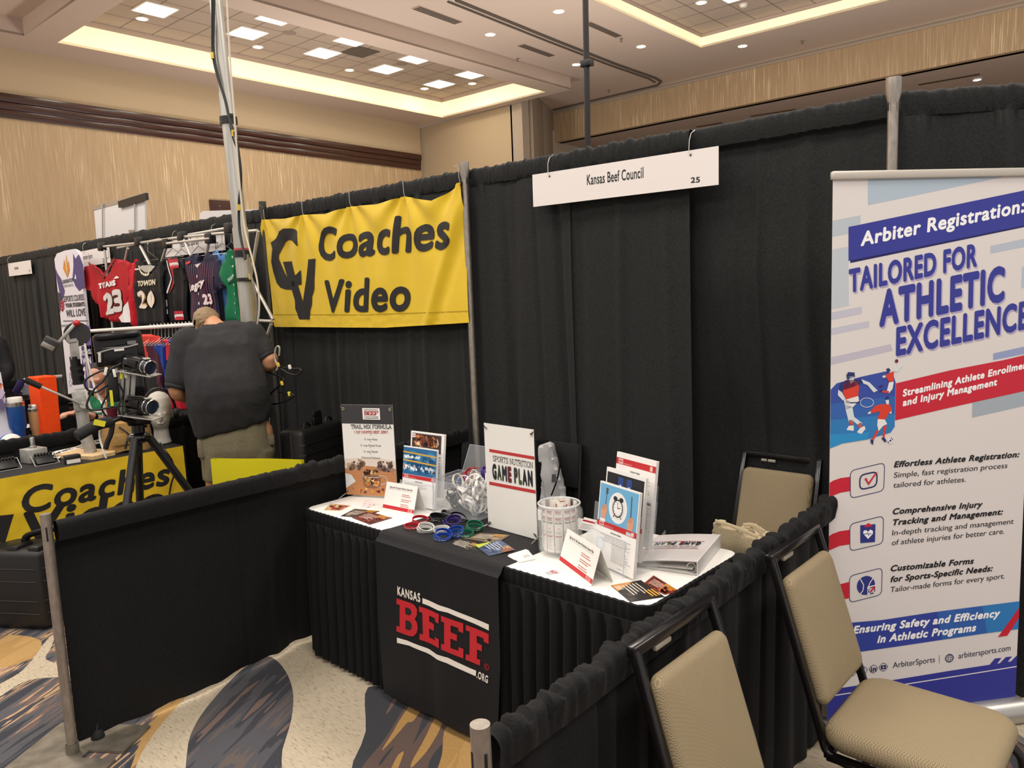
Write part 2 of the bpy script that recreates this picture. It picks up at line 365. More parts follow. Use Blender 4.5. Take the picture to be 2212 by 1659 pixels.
# ---- carpet: streaked ground with cream ribbons and streaked leaves woven in
def streak(name, stops, sc=1., seed=0.):
    k = NT(name, Roughness=.95); k.b.inputs['Sheen Weight'].default_value = .1
    a = math.atan2(*(lambda d: (d.y, d.x))(onZ(112, 1420, 0)-onZ(2, 1486, 0)))
    tc = k.n('ShaderNodeTexCoord'); r1 = k.n('ShaderNodeMapping', {'Vector': tc.outputs['Object'], 'Rotation': (0, 0, -a)}); v = k.n('ShaderNodeMapping', {'Vector': r1.outputs[0], 'Location': (seed, seed*1.7, 0), 'Scale': (1.25*sc, 9.5*sc, 1)}).outputs[0]
    n = k.noise(v, 1.0, 3, .62); r = k.ramp(n, stops, 'CONSTANT')
    fine = k.noise(k.n('ShaderNodeMapping', {'Vector': r1.outputs[0], 'Scale': (60, 420, 1)}).outputs[0], 1, 2); pile = k.noise(tc.outputs['Object'], 330, 2)
    k.color(k.mix(k.math('MULTIPLY', fine, .55), r, '#241d1a', 'MULTIPLY')); k.bump(k.math('ADD', pile, fine), .55, .004); return k.m
NAVY, SLATE, BROWN, TAN, PEACH, GOLD = '#30323f', '#5a5a60', '#7d655c', '#c9a578', '#dcb28a', '#c79a55'
CAR_A = streak('carpet_streaks', [(0, NAVY), (.42, SLATE), (.49, BROWN), (.53, PEACH), (.57, '#3d3f4a'), (.62, TAN)])
CAR_B = streak('carpet_leaf', [(0, BROWN), (.40, '#35373f'), (.47, '#55535a'), (.56, '#6a5d58'), (.62, '#2c2f3c'), (.67, '#b48a5e')], .8, 3.1)
CAR_C = streak('carpet_dark_leaf', [(0, '#7a5e52'), (.44, '#3a3b42'), (.56, '#6b554c'), (.63, GOLD)], .45, 7.7)
CAR_G = streak('carpet_gold', [(0, GOLD), (.5, '#d2a662'), (.62, '#8f7359')], .6, 1.2)
k = NT('carpet_cream', Roughness=.95); n = k.noise(k.coord('Object', (8, 40, 1), (0, 0, .5)), 3, 3, .7); p = k.noise(k.coord('Object'), 330, 2)
k.color(k.mix(k.math('MULTIPLY', p, .5), k.ramp(n, [(.30, '#8d7a66'), (.42, '#cbbda4'), (.7, '#dccfb6')]), '#7c6b55', 'MULTIPLY')); k.bump(p, .5, .004); CREAM = k.m
fl = MB(); fl.add([(-16, -9, 0), (9, -9, 0), (9, 21, 0), (-16, 21, 0)], [(0, 1, 2, 3)], False)
def patch(px, slot, lay):
    fl.m = slot; q = [onZ(x, y, 0) for x, y in px]; n = len(q); sm = []
    for i in range(n):
        a, b, c_, d = q[i-1], q[i], q[(i+1) % n], q[(i+2) % n]
        for t in (0, .25, .5, .75): sm.append(.5*((2*b)+(c_-a)*t+(2*a-5*b+4*c_-d)*t*t+(3*b-a-3*c_+d)*t**3))
    bm = bmesh.new(); bm.faces.new([bm.verts.new((p.x, p.y, .0004*lay)) for p in sm]); bmesh.ops.triangulate(bm, faces=bm.faces[:]); bm.verts.index_update()
    fl.add([p.co[:] for p in bm.verts], [[v.index for v in f.verts] for f in bm.faces], False); bm.free(); fl.m = 0
patch([(560, 1420), (610, 1385), (680, 1330), (900, 1300), (1100, 1420), (860, 1520), (800, 1545), (790, 1580), (778, 1700), (560, 1800), (300, 1800), (330, 1659), (400, 1545), (455, 1490)], 1, 1)   # cream field
patch([(575, 1418), (610, 1440), (632, 1490), (630, 1550), (610, 1620), (590, 1700), (420, 1700), (405, 1620), (425, 1560), (470, 1500), (525, 1445)], 2, 2)                                         # streaked leaf
patch([(795, 1485), (880, 1500), (1000, 1530), (1200, 1560), (1100, 1700), (775, 1700), (790, 1580)], 3, 2)                                                                                      # leaf at the table's foot
patch([(965, 1570), (1020, 1575), (1100, 1620), (1060, 1700), (945, 1700), (955, 1630)], 4, 3)
patch([(430, 1480), (500, 1440), (520, 1440), (455, 1510), (375, 1610), (330, 1700), (290, 1700), (300, 1640), (345, 1570)], 1, 3)                                                               # cream ribbon
patch([(335, 1540), (425, 1480), (385, 1530), (330, 1605), (318, 1640), (300, 1700), (270, 1700)], 4, 2)
patch([(-10, 1485), (40, 1455), (70, 1425), (95, 1390), (118, 1372), (110, 1400), (100, 1425), (150, 1440), (150, 1460), (60, 1470), (-10, 1510)], 1, 2)
patch([(-10, 1377), (30, 1372), (75, 1378), (90, 1392), (62, 1425), (-10, 1440)], 4, 1)
patch([(1690, 1659), (1730, 1585), (1820, 1600), (1900, 1800), (1640, 1800)], 1, 1)
patch([(2080, 1560), (2300, 1490), (2400, 1600), (2230, 1610), (2150, 1600)], 1, 1)
patch([(2140, 1640), (2180, 1610), (2330, 1590), (2380, 1800), (2130, 1800)], 3, 2)
struct(fl.build('floor', [CAR_A, CREAM, CAR_B, CAR_C, CAR_G], origin=(0, 0, 0)))

# ---- walls
XW = lambda y: -12.62-.046*(y-1.43)            # left wall
mb = MB(); ys = (-9, 11.45); tz = [onX(*p, XW(q)).z for p, q in (((0, 252), 1.3), ((896, 368), 11.3))]; ZT0 = sum(tz)/2
for a, b, s in ((0, ZT0, 0), (ZT0, 7.2, 1)):
    mb.m = s; mb.box((0, (ys[0]+ys[1])/2, (a+b)/2), (.3, ys[1]-ys[0], b-a), Fr((XW(0)-.15, 0, 0), (1, .046, 0), (-.046, 1, 0)))
struct(mb.build('wall_left', [WALLP, PAINT]))
ZT1 = ZT0+(onX(0, 200, XW(1.3)).z-onX(0, 252, XW(1.3)).z)
mb = MB(); fw = Fr((XW(0), 0, 0), (1, .046, 0), (-.046, 1, 0)); h = ZT1-ZT0
for z, t, d in ((0, .34, .05), (.345, .3, .065), (.65, .35, .09)):
    mb.box((d/2, 1.2, ZT0+h*(z+t/2)), (d, 20.4, h*t), fw, .008)
struct(mb.build('trim_1', WOOD))
P0, P1 = onX(450, 432, XW(5.5)), onX(497, 436, XW(5.9)); mb = MB()
mb.box((.03, (P0.y+P1.y)/2, P0.z/2), (.06, P1.y-P0.y, P0.z), Fr((XW(P0.y), 0, 0), (1, 0, 0)), .01)
dr = struct(mb.build('door_1', WOOD)); mb = MB(); mb.ball((XW(P0.y)+.09, P1.y-.1, 1.0), .035); mb.build('door_handle', METAL, dr)
YB = 11.66; xe = onY(1104, 290, YB).x; xj = onY(1129, 290, YB).x
mb = MB(); mb.box(((XW(11.4)+xe)/2-.1, YB+.1, HS1/2), (xe-XW(11.4)+.3, .2, HS1)); mb.m = 1; mb.box(((xe+xj)/2, YB+.13, HS2/2), (xj-xe, .26, HS2)); struct(mb.build('wall_back', [PAINT, SIDE]))
Y2 = 14.0; xq = onY(1192, 290, Y2).x
mb = MB(); p0, p1 = V((xj+.02, YB+.3, 0)), V((xq, Y2, 0)); d = p1-p0
for i in range(2): mb.bar(p0+d*(i*.5+.01)+V((0, 0, 3.25)), p0+d*(i*.5+.49)+V((0, 0, 3.25)), .1, 6.5, bev=.01)
mb.m = 1; mb.bar(p0+V((-.08, 0, 3.25)), p1+V((-.08, 0, 3.25)), .04, 6.5)
struct(mb.build('wall_pocket_panels', [PANELM, DARK]))
zb = (onY(1195, 312, Y2).z+onY(2212, 100, Y2).z)/2
mb = MB(); mb.box(((xq-.6+9)/2, Y2+.15, (zb+7.2)/2), (9.6-xq, .3, 7.2-zb)); struct(mb.build('wall_bulkhead', WALLP))
mb = MB(); mb.box(((xq-.6+9)/2, Y2-.02, HS2-.07), (9.6-xq, .05, .06), ID, .01); mb.box(((xq-.6+9)/2, Y2-.05, HS2-.02), (9.6-xq, .1, .04)); struct(mb.build('trim_2', [SIDE]))
x0 = onY(1199, 320, Y2).x
mb = MB(); mb.box((x0-.6, Y2+2.5, 3), (1.2, 5.2, 6)); struct(mb.build('wall_far_left', SIDE))
mb = MB(); mb.box((-1, Y2+6, 3), (22, .2, 6)); struct(mb.build('wall_far', PAINT))
mb = MB(); mb.box((-1, Y2+3.2, zb+.1), (20.5, 6.1, .2)); struct(mb.build('ceiling_far', CEIL))
cp = onY(1474, 270, Y2+3); mb = MB(); mb.box((cp.x, Y2+3, zb/2), (onY(1503, 262, Y2+3).x-onY(1445, 262, Y2+3).x, .7, zb-.004), ID, .02); struct(mb.build('wall_column', SIDE))

# ---- ceilings
C1 = [onZ(140, 82, HS1), onZ(956, 254, HS1), onZ(1172, 197, HS1)]             # opening of the large coffer
r0 = RF(C1[1]); wA = r0.inv(C1[2]).x; lA = 13.5                                # along x, along -y
C2 = onZ(1515, 103, HS2); r2 = RF(C2)
step = RF(onZ(1233, 194, HS1))
mb = MB()
def flat(fr, x0_, y0_, x1_, y1_, z, hole, t=.04):
    """a ceiling slab in a frame with a rectangular hole (x0, y0, x1, y1)"""
    hx0, hy0, hx1, hy1 = hole if hole[2] > hole[0] else (x1_, y0_, x1_, y1_); q = lambda a, b: V((*fr(a, b, 0)[:2], z))
    for a, b, c_, d in ((x0_, y0_, hx0, y1_), (hx1, y0_, x1_, y1_), (hx0, y0_, hx1, hy0), (hx0, hy1, hx1, y1_)):
        if c_-a > 1e-3 and d-b > 1e-3:
            vs = [q(a, b), q(c_, b), q(c_, d), q(a, d)]; mb.add(vs+[v+V((0, 0, t)) for v in vs], [(0, 3, 2, 1), (4, 5, 6, 7), (0, 1, 5, 4), (1, 2, 6, 5), (2, 3, 7, 6), (3, 0, 4, 7)], False)
sx = r0.inv(step.o)
pk = RF(onZ(52, 78, HS1)); pk_ = r0.inv(pk.o); ends = r0.inv(onZ(140, 82, HS1)); y_end = ends.y
flat(r0, -1.9, pk_.y, sx.x, sx.y, HS1, (0, y_end, wA, 0))                       # low soffit round the coffer
flat(r0, -1.9, -16, pk_.x, pk_.y, HS1, (0, 0, 0, 0))
for a, b in (((sx.x, pk_.y), (sx.x, sx.y)), ((pk_.x, pk_.y), (sx.x, pk_.y)), ((pk_.x, -16), (pk_.x, pk_.y)), ((-1.9, sx.y), (sx.x, sx.y))):
    p, q = r0(*a, 0), r0(*b, 0); vs = [V((p.x, p.y, HS1)), V((q.x, q.y, HS1)), V((q.x, q.y, HS2+.04)), V((p.x, p.y, HS2+.04))]; mb.add(vs, [(0, 1, 2, 3)], False)
HC2 = (0, -14, 9, 0)
def flat2():
    # main ceiling in the second coffer's frame, its hole the second coffer; the low soffit's bay stays open above the first coffer
    a = r2.inv(r0(sx.x, sx.y, 0)); b = r2.inv(r0(sx.x, pk_.y, 0)); c_ = r2.inv(r0(pk_.x, pk_.y, 0))
    flat(r2, a.x, -18, 10, 4.2, HS2, (-.0, -14, 7.5, 0)); flat(r2, -14, a.y, a.x, 4.2, HS2, (0, 0, 0, 0)); flat(r2, c_.x, -18, a.x, c_.y, HS2, (0, 0, 0, 0))
flat2()
struct(mb.build('ceiling', CEIL))
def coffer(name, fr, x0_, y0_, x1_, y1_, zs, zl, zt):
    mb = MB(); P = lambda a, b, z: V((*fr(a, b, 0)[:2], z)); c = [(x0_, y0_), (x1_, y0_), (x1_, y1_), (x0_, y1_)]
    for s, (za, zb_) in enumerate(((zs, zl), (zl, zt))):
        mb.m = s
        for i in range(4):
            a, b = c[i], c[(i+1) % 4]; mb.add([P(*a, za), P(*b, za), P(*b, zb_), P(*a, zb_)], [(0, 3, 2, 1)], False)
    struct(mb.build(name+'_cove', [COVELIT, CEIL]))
    mb = MB(); o = P(0, 0, zt); mb.add([fr(a, b, zt-fr.o.z) for a, b in c], [(3, 2, 1, 0)], False)
    ob = mb.build(name+'_tiles', TILEM, origin=(0, 0, 0)); t = RF((0, 0, 0)); M = Matrix((t.x, t.y, t.z)).transposed().to_4x4(); M.translation = fr(0, 0, zt-fr.o.z)
    ob.data.transform(M.inverted()); ob.matrix_world = M; struct(ob)
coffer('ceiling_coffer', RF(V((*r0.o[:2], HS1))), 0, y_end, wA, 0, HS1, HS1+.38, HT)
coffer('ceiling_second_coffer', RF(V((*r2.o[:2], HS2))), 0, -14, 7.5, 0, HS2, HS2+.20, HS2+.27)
HT2 = HS2+.27
# operable wall track in the ceiling
mb = MB(); tr = [onZ(x, y, HS2-.012) for x, y in ((985, 0), (1200, 87), (1330, 138), (1415, 168), (1428, 176), (1420, 184), (1330, 205), (1195, 237))]
mb.tube(tr, .03, 6); tr2 = [p+V((-.14, -.05, 0)) for p in tr[:5]]; mb.tube(tr2, .02, 6)
struct(mb.build('trim_3', mat('#5d534b', .6)))

# ---- ceiling fittings
def troffer(px, z, lab, i=[None]):
    p = onZ(*px, z); s = TILE-.02
    if i[0] is None:
        t = thing('ceiling_light', p, lab, 'ceiling light', 'square lights in the tiled ceiling'); f = RF(p); mb = MB()
        for a, b, c_, d in ((0, s/2, s, .03), (0, -s/2, s, .03), (s/2, 0, .03, s), (-s/2, 0, .03, s)): mb.box((a, b, -.008), (c_, d, .016), f)
        mb.build('frame', mat('#e8e2d6', .5), t); mb = MB(); mb.box((0, 0, -.004), (s-.03, s-.03, .006), f); mb.build('diffuser', GLOW, t); i[0] = t; return t
    return dup(i[0], p, lab)
for px, lab in (((335, 20), 'square ceiling light nearest the top left corner of the photo'), ((598, 38), 'square ceiling light in the back row right of the grey mast, first from left'), ((534, 71), 'square ceiling light just right of the grey mast'),
                ((762, 86), 'square ceiling light touching the dark ceiling grille'), ((697, 114), 'square ceiling light left of the dark ceiling grille'), ((900, 126), 'square ceiling light right of the round speaker by the beam'),
                ((834, 149), 'square ceiling light below the round ceiling speaker'), ((1018, 160), 'rightmost square ceiling light of the large coffer'), ((949, 181), 'square ceiling light nearest the far corner of the large coffer')):
    troffer(px, HT-.003, lab)
troffer((1590, -12), HT2-.003, 'square ceiling light in the second coffer at the top right')
def downlight(px, z, lab, r=.085, i=[None]):
    p = onZ(*px, z)
    if i[0] is None:
        t = thing('recessed_downlight', p, lab, 'ceiling light', 'round recessed downlights'); f = RF(p); mb = MB(); mb.lathe([(.115, 0), (.115, -.006), (.09, -.012), (.085, -.006), (.085, 0)], f, 24); mb.build('trim_ring', mat('#e9ddc9', .5), t)
        mb = MB(); mb.lathe([(.001, -.006), (.086, -.006), (.086, -.003)], f, 24, False); mb.build('lens', DOWN, t); i[0] = t; return t
    return dup(i[0], p, lab)
for px, lab in (((1207, 24), 'round downlight between the ceiling track and the thin black pole top'), ((1059, 74), 'round downlight between the two long ceiling vents'), ((1245, 139), 'round downlight just left of the thin black pole'),
                ((1385, 100), 'round downlight right of the thin black pole'), ((1604, 99), 'small dim downlight right of the second coffer corner')): downlight(px, HS2-.002, lab)
for px, lab in (((307, 40), 'round light beside the top left square light'), ((557, 101), 'round light right of the grey mast'), ((755, 151), 'round light near the middle of the large coffer edge'),
                ((917, 191), 'round light at the far corner of the large coffer'), ((1020, 180), 'round light under the rightmost square light')): downlight(px, HT-.002, lab)
downlight((1515, 5), HT2-.002, 'round light in the second coffer at the top edge')
def vent(cs, lab):
    q = [onZ(x, y, HS2-.004) for x, y in cs]; c = sum(q, V())/4; ex = (q[2]-q[1]); L = ex.length; ey = q[1]-q[0]; ey = ey if ex.cross(ey).z > 0 else -ey; f = Fr(c, ex, ey); W_ = abs(f.inv(q[1]).y-f.inv(q[0]).y)
    t = thing('ceiling_vent', c, lab, 'vent', 'long slotted ceiling vents'); mb = MB(); mb.box((0, 0, 0), (L, W_, .012), f); mb.build('frame', mat('#b8a595', .6), t)
    n = 4; mb = MB()
    for i in range(n): mb.box((0, W_*((i+.5)/n-.5), -.008), (L*.95, W_/n*.45, .006), f)
    mb.build('slot', mat('#171412', .7), t)
vent([(887, 18), (904, 12), (999, 47), (986, 53)], 'long slotted ceiling vent left of the round downlights')
vent([(1116, 98), (1130, 94), (1200, 119), (1188, 124)], 'slotted ceiling vent left of the thin black pole, farther one')
vent([(1262, 51), (1275, 46), (1345, 77), (1329, 81)], 'slotted ceiling vent crossed by the thin black pole')
for i, (px, lab) in enumerate((((625, 71), 'round speaker grille in the tiles above the grey mast'), ((868, 138), 'round speaker grille near the beam'))):
    p = onZ(*px, HT-.003); mb = MB(); mb.lathe([(.001, -.004), (.12, -.004), (.13, 0)], RF(p), 24); tag(mb.build('ceiling_speaker', mat('#8f8074', .8)), lab, 'speaker', 'round ceiling speakers')
p = onZ(778, 112, HT-.003); mb = MB(); mb.box((0, 0, -.004), (TILE, TILE, .008), RF(p)); tag(mb.build('return_grille', mat('#5a5048', .8)), 'dark square return air grille among the ceiling tiles', 'vent')
p = onZ(1606, 9, HT2-.003); mb = MB(); mb.lathe([(.001, -.06), (.05, -.055), (.075, -.02), (.08, 0)], RF(p), 20); tag(mb.build('smoke_detector', mat('#e5ded2', .5)), 'white round smoke detector in the second coffer', 'smoke detector')
for px, lab in (((1118, 126), 'ceiling sprinkler between the vent and the beam'), ((1315, 194), 'ceiling sprinkler above the left end of the name sign'), ((1342, 83), 'ceiling sprinkler by the vent behind the black pole'), ((1733, 88), 'ceiling sprinkler right of the small dim downlight')):
    p = onZ(*px, HS2-.002); mb = MB(); mb.lathe([(.035, 0), (.03, -.01), (.012, -.012), (.012, -.05), (.03, -.055), (.028, -.06)], RF(p), 12); tag(mb.build('fire_sprinkler', mat('#8c7b6c', .5, .3)), lab, 'sprinkler', 'ceiling sprinklers')
for a, b, lab in (((1985, 183), (2116, 160), 'long linear diffuser slot at the far right above the drape'), ((1622, 251), (1719, 236), 'linear diffuser slot between the two left spotlights'), ((1505, 274), (1560, 265), 'short linear diffuser slot beside the far column')):
    p, q = onZ(*a, zb-.003), onZ(*b, zb-.003); mb = MB(); mb.bar(p, q, .16, .012); t = tag(mb.build('linear_diffuser', mat('#8d7763', .6)), lab, 'vent', 'linear ceiling diffusers'); mb = MB(); mb.bar(p+V((0, -.03, -.008)), q+V((0, -.03, -.008)), .05, .006); mb.build('slot', mat('#1c1815', .7), t)
for px, lab in (((1617, 262), 'bright spotlight over the drape, leftmost of three'), ((1760, 234), 'bright spotlight over the drape, middle of three'), ((2111, 170), 'bright spotlight over the drape at the far right')):
    p = onZ(*px, zb-.004); t = thing('spotlight', p, lab, 'ceiling light', 'bright spotlights beyond the drape'); mb = MB(); mb.lathe([(.1, 0), (.1, -.02), (.075, -.03), (.07, -.01)], RF(p), 20); mb.build('housing', mat('#e5ded2', .5), t)
    mb = MB(); mb.lathe([(.001, -.012), (.07, -.012), (.07, -.008)], RF(p), 20, False); mb.build('lens', SPOTM, t)
# ================================================================ PIPE AND DRAPE
BW, BD, ZH, ZR = 2.28, 2.295, 2.4197, .9418      # bay width, bay depth, drape top, rail top
CLOTH = fabric('drape_cloth', '#1d1e1f', .7, 700, .3, .35, .5, '#2a2b2a'); SHEER = fabric('rail_cloth', '#101011', .75, 700, .25, .3, .5, '#19191a')
k = NT('galvanised_pipe', Metallic=.85, Roughness=.42); n = k.noise(k.coord('Object', (1, 1, .4)), 60, 4); k.color(k.ramp(n, [(.3, '#9d958b'), (.7, '#b8afa5')])); k.bump(n, .15, .002); PIPE = k.m
PLATE = NT('steel_plate', Metallic=.6, Roughness=.55); PLATE.color(PLATE.ramp(PLATE.noise(PLATE.coord(), 14, 4), [(.3, '#6b655a'), (.7, '#948c7e')])); PLATE = PLATE.m
def upright(loc, top, lab, plate=None, r=.019, group=None, cap=True, mt=None):
    t = thing('drape_upright', loc, lab, 'drape pole', group); x, y, z = loc; mb = MB()
    prof = [(r, .012), (r, top-.10), (r*1.02, top-.09), (r*1.42, top-.055), (r*1.42, top)] if cap else [(r, .012), (r, top)]
    mb.lathe([(a, b-z) for a, b in prof], Fr((x, y, z)), 24, True); mb.build('pole', mt or PIPE, t)
    for a in (radians(-20), radians(70), radians(160), radians(250)):
        mb = MB(); p = V((x, y, 0))+V((cos(a), sin(a), 0))*(r*(1.42 if cap else 1)+.0004); f = Fr((p.x, p.y, top-.075-(.03 if cap else 0)), (-sin(a), cos(a), 0), (0, 0, 1)); h = .03 if cap else .055
        mb.box((0, 0, 0), (.006, h, .0012), f, .002); mb.build('slot', mat('#0b0b0b', .7), t)
    if plate is not None:
        f = rotz((x, y, 0), plate); mb = MB(); mb.prism([(-.2, -.2), (.2, -.2), (.2, -.03), (.055, -.03), (.055, .02), (.2, .02), (.2, .2), (-.2, .2)], .01, f, .0025); mb.lathe([(.024, .01), (.024, .05), (.021, .05)], f, 20, False); mb.build('base_plate', PLATE, t)
    return t
g = 'tall drape uprights'
upright((0, -BD, 0), .972, 'short galvanised rail post with square floor plate at the left', radians(35), .0185, cap=False)
upright((BW, -BD, 0), .972, 'short galvanised rail post at the bottom centre with shiny slotted top', radians(40), .0185, cap=False)
for i, lab in ((0, 'tall drape upright at the right end of the yellow banner'), (1, 'tall drape upright above the roll-up banner'), (-1, 'tall drape upright at the left end of the yellow banner'), (-2, 'tall drape upright above the jerseys'), (-3, 'tall drape upright beside the purple and white banner')):
    ux, uy = {0: (onY(1003, 368, -.05).x, -.05), 1: (onY(1930, 198, -.05).x, -.05), -1: (onY(576, 560, -.06).x, -.06)}.get(i, (onY(*{-2: (285, 508), -3: (98, 540)}.get(i, (0, 0)), .05).x, .05)); upright((ux, uy, 0), ZH+.035, lab, radians(10), group=g, mt=mat('#55514c', .4, .7) if i == -1 else None)
def drape(name, a, b, zt, zb, lab, seed, amp=.02, dens=7, gather=1., mt=None, lean=None, hem=.095, nrm=None, flat=None, nv=26, group=None, step=.006):
    rr = random.Random(seed); a, b = V((a[0], a[1], 0)), V((b[0], b[1], 0)); L = (b-a).length; e = (b-a)/L; n = V((e.y, -e.x, 0)) if nrm is None else V(nrm)
    folds = []; s = -.05
    while s < L+.05:
        s += rr.uniform(.5, 1.5)/dens; folds.append((s, rr.uniform(.012, .05), rr.choice((1, 1, -1))*rr.uniform(.35, 1), rr.uniform(-.03, .03)))
    off = rr.uniform(0, 50); F = flat or (lambda s_: 1.)
    def fold(s_, z):
        q = 0; h = (zt-z)
        for c, w_, A, dr in folds:
            x = (s_-c-dr*h)/w_
            if abs(x) < 3: q += A*math.exp(-x*x)
        q += .35*noise.noise(V((s_*5+off, z*.7, 1)))
        return q*amp*F(s_)*min(1, .35+h*1.2)
    def gth(s_, t): return gather*F(s_)*(abs(noise.noise(V((s_*24+off+t*1.2, 3+t*1.1, off))))-.22+.5*noise.noise(V((s_*60+off, t*3, 7))))*.02
    r = .024; rings = []
    # over the rod: back hem, round the top, front hem, then the hanging cloth
    cross = [(-r*.75, zt-hem*.9), (-r, zt-.045)]+[(-r*cos(pi*i/8), zt-.024+.022*sin(pi*i/8)) for i in range(9)]+[(r, zt-.045), (r*.85, zt-hem*.75), (r*.6, zt-hem)]
    nu = max(8, int(L/step)); mb = MB()
    zs = [zt-hem-.004-(zt-hem-zb)*((j/nv)**1.05) for j in range(nv+1)]
    pts = []
    for (d, z) in cross:
        row = []
        for i in range(nu+1):
            s_ = L*i/nu; g_ = gth(s_, z*9); k_ = 1+g_*24*.9; row.append(a+e*s_+n*(d*max(.5, k_))+V((0, 0, z+(g_*.9 if z > zt-.05 else g_*.5))))
        pts.append(row)
    for j, z in enumerate(zs):
        row = []
        for i in range(nu+1):
            s_ = L*i/nu; f_ = fold(s_, z)+(.012 if j else .008); ln = lean(s_, z) if lean else 0
            zz = z+((.012*noise.noise(V((s_*9+off, 0, 0)))) if j == nv else 0)
            p = a+e*s_+n*(f_+ln)+V((0, 0, zz)); row.append(p)
        pts.append(row)
    w_ = nu+1; vs = [p for row in pts for p in row]
    mb.add(vs, [(j*w_+i, j*w_+i+1, (j+1)*w_+i+1, (j+1)*w_+i) for j in range(len(pts)-1) for i in range(nu)], True)
    return tag(mb.build(name, mt or CLOTH), lab, 'drape', group)
G = 'tall black drapes'
# the booth's back wall of three curtains, then its neighbours
bulge = lambda s, z: -.03-.13*max(0, min(1, (s-.12)/.25))*max(0, min(1, (1.75-z)/.75))
drape('drape_curtain', (-.005, .004), (.775, 0), ZH, .02, 'tall black curtain just right of the yellow banner', 3, .028, 9, 1.1, group=G)
drape('drape_curtain', (.755, 0), (1.45, 0), ZH, .02, 'tall black curtain hanging under the white name sign', 14, .016, 5, 1., group=G)
drape('drape_curtain', (1.18, .03), (2.28, .012), ZH, .02, 'tall black curtain behind the corner chair', 5, .022, 5, .5, lean=bulge, flat=lambda s: .35 if s < .55 else 1.15, group=G)
drape('drape_curtain', (2.25, .04), (4.5, 1.54), ZH+.008, .02, 'tall black curtain right of the upright above the roll-up banner', 8, .03, 5, .8, group=G)
drape('drape_curtain', (-2.29, .004), (-1.06, .006), ZH, .02, 'tall black curtain behind the left half of the yellow banner', 21, .018, 7, 1., group=G)
drape('drape_curtain', (-1.11, .0), (.01, .0), ZH, .02, 'tall black curtain behind the right half of the yellow banner', 22, .018, 7, 1., group=G)
drape('drape_curtain', (-4.56, .0), (-2.28, .0), ZH, .02, 'tall black curtain behind the hanging jerseys', 23, .02, 7, .8, step=.009, group=G)
drape('drape_curtain', (-6.84, .0), (-4.55, .004), ZH, .02, 'tall black curtain behind the red jersey', 24, .025, 7, .8, step=.009, group=G)
drape('drape_curtain', (-9.1, .0), (-6.83, .004), ZH, .02, 'tall black curtain at the left edge of the photo', 25, .03, 6, .7, step=.009, group=G)
# low rails between the booths
G = 'low black rail drapes'
def lrail(s, z):
    q = 0
    q += .09*max(0, min(1, (s-.5)/.5))*max(0, (.8-z))
    return q+.02
drape('rail_drape', (0, -BD+.03), (0, -.075), ZR, .03, 'low black drape on the rail left of the white topped table', 31, .03, 7, 1., SHEER, nrm=(-1, 0, 0), flat=lambda s: .12 if s < .75 else (.5 if s < 1.0 else 1.3), lean=lrail, hem=.09, group=G)
drape('rail_drape', (BW-.005, -BD+.03), (2.215, -.37), ZR, .015, 'low gathered black drape on the rail behind the two tan chairs', 32, .03, 8, 1.6, SHEER, nrm=(-1, 0, 0), hem=.09, group=G)
drape('rail_drape', (-BW, -BD), (-BW, -.03), ZR, .03, 'low black drape on the rail behind the camera display table', 33, .02, 7, .8, SHEER, nrm=(1, 0, 0), hem=.09, step=.012, group=G)
drape('rail_drape', (-2*BW, -BD), (-2*BW, -.03), ZR, .03, 'low black drape on the second rail to the left', 34, .02, 7, .8, SHEER, nrm=(1, 0, 0), hem=.09, step=.015, group=G)
drape('rail_drape', (-3*BW, -BD), (-3*BW, -.4), ZR, .03, 'low black drape on the farthest rail at the left', 35, .02, 7, .8, SHEER, nrm=(1, 0, 0), hem=.09, step=.015, group=G)
mb = MB(); mb.cyl((-3*BW, -.42, ZR-.02), (-3*BW, -.02, ZR-.02), .02); tag(mb.build('rail_crossbar', mat('#d8d4cc', .4)), 'bare white end of the crossbar on the farthest rail', 'crossbar')

# ---------------------------------------------------------------- hanging name signs
WIRE = mat('#d5d2cb', .4, .6); PAPER = '#eae3df'; INK = '#1b1a1c'
class Px:
    """a flat panel in the scene: pixel of the photograph -> (u, v) on it"""
    def __init__(s, fr): s.fr = fr
    def __call__(s, x, y): p = s.fr.inv(onP(x, y, s.fr.o, s.fr.z)); return (p.x, p.y)
    def cap(s, x0, y0, x1, y1): return (V(s(x0, y0))-V(s(x1, y1))).length
def name_sign(fr, w_, h, pr, lab, hooks, nm='name_sign', drop=.08):
    t = thing(nm, fr(w_/2, 0, 0), lab, 'sign', 'hanging booth name signs'); sheet('board', fr, w_, h, pr, PAPER, .003, t, .6)
    for u in hooks:
        mb = MB(); p = fr(u, h-.02, .002); top = fr(u+.004, h+drop, -.03)
        mb.tube([p+V((0, -.004, 0)), fr(u-.006, h-.01, .006), fr(u, h+drop*.5, .012), fr(u+.002, h+drop*.9, 0), top+V((0, 0, .008))], .0018, 6); mb.build('wire_hook', WIRE, t)
        mb = MB(); mb.lathe([(.0005, .0006), (.005, .0006), (.005, .0002)], Fr(p, fr.x, fr.y), 10); mb.build('hook_hole', mat(INK), t)
    return t
sg = onY(1152, 447, -.075); f = Fr(sg, onY(1552, 399, -.062)-sg, (0, 0, 1)); P = Px(f); W_ = P(1552, 399)[0]; H_ = P(1148, 378)[1]; pr = Print()
pr.text('Kansas Beef Council', *P(1268, 400.3), P.cap(1268, 400, 1266, 377.5), INK, bold=.02, end=P(1390, 384.4)); pr.text('25', *P(1492, 395.5), P.cap(1492, 395.5, 1491, 383.5), INK, bold=.03, end=P(1512, 394))
name_sign(f, W_, H_, pr, 'long white name sign reading Kansas Beef Council 25 hung on the drape', [P(1187, 370)[0], P(1492, 322)[0]])
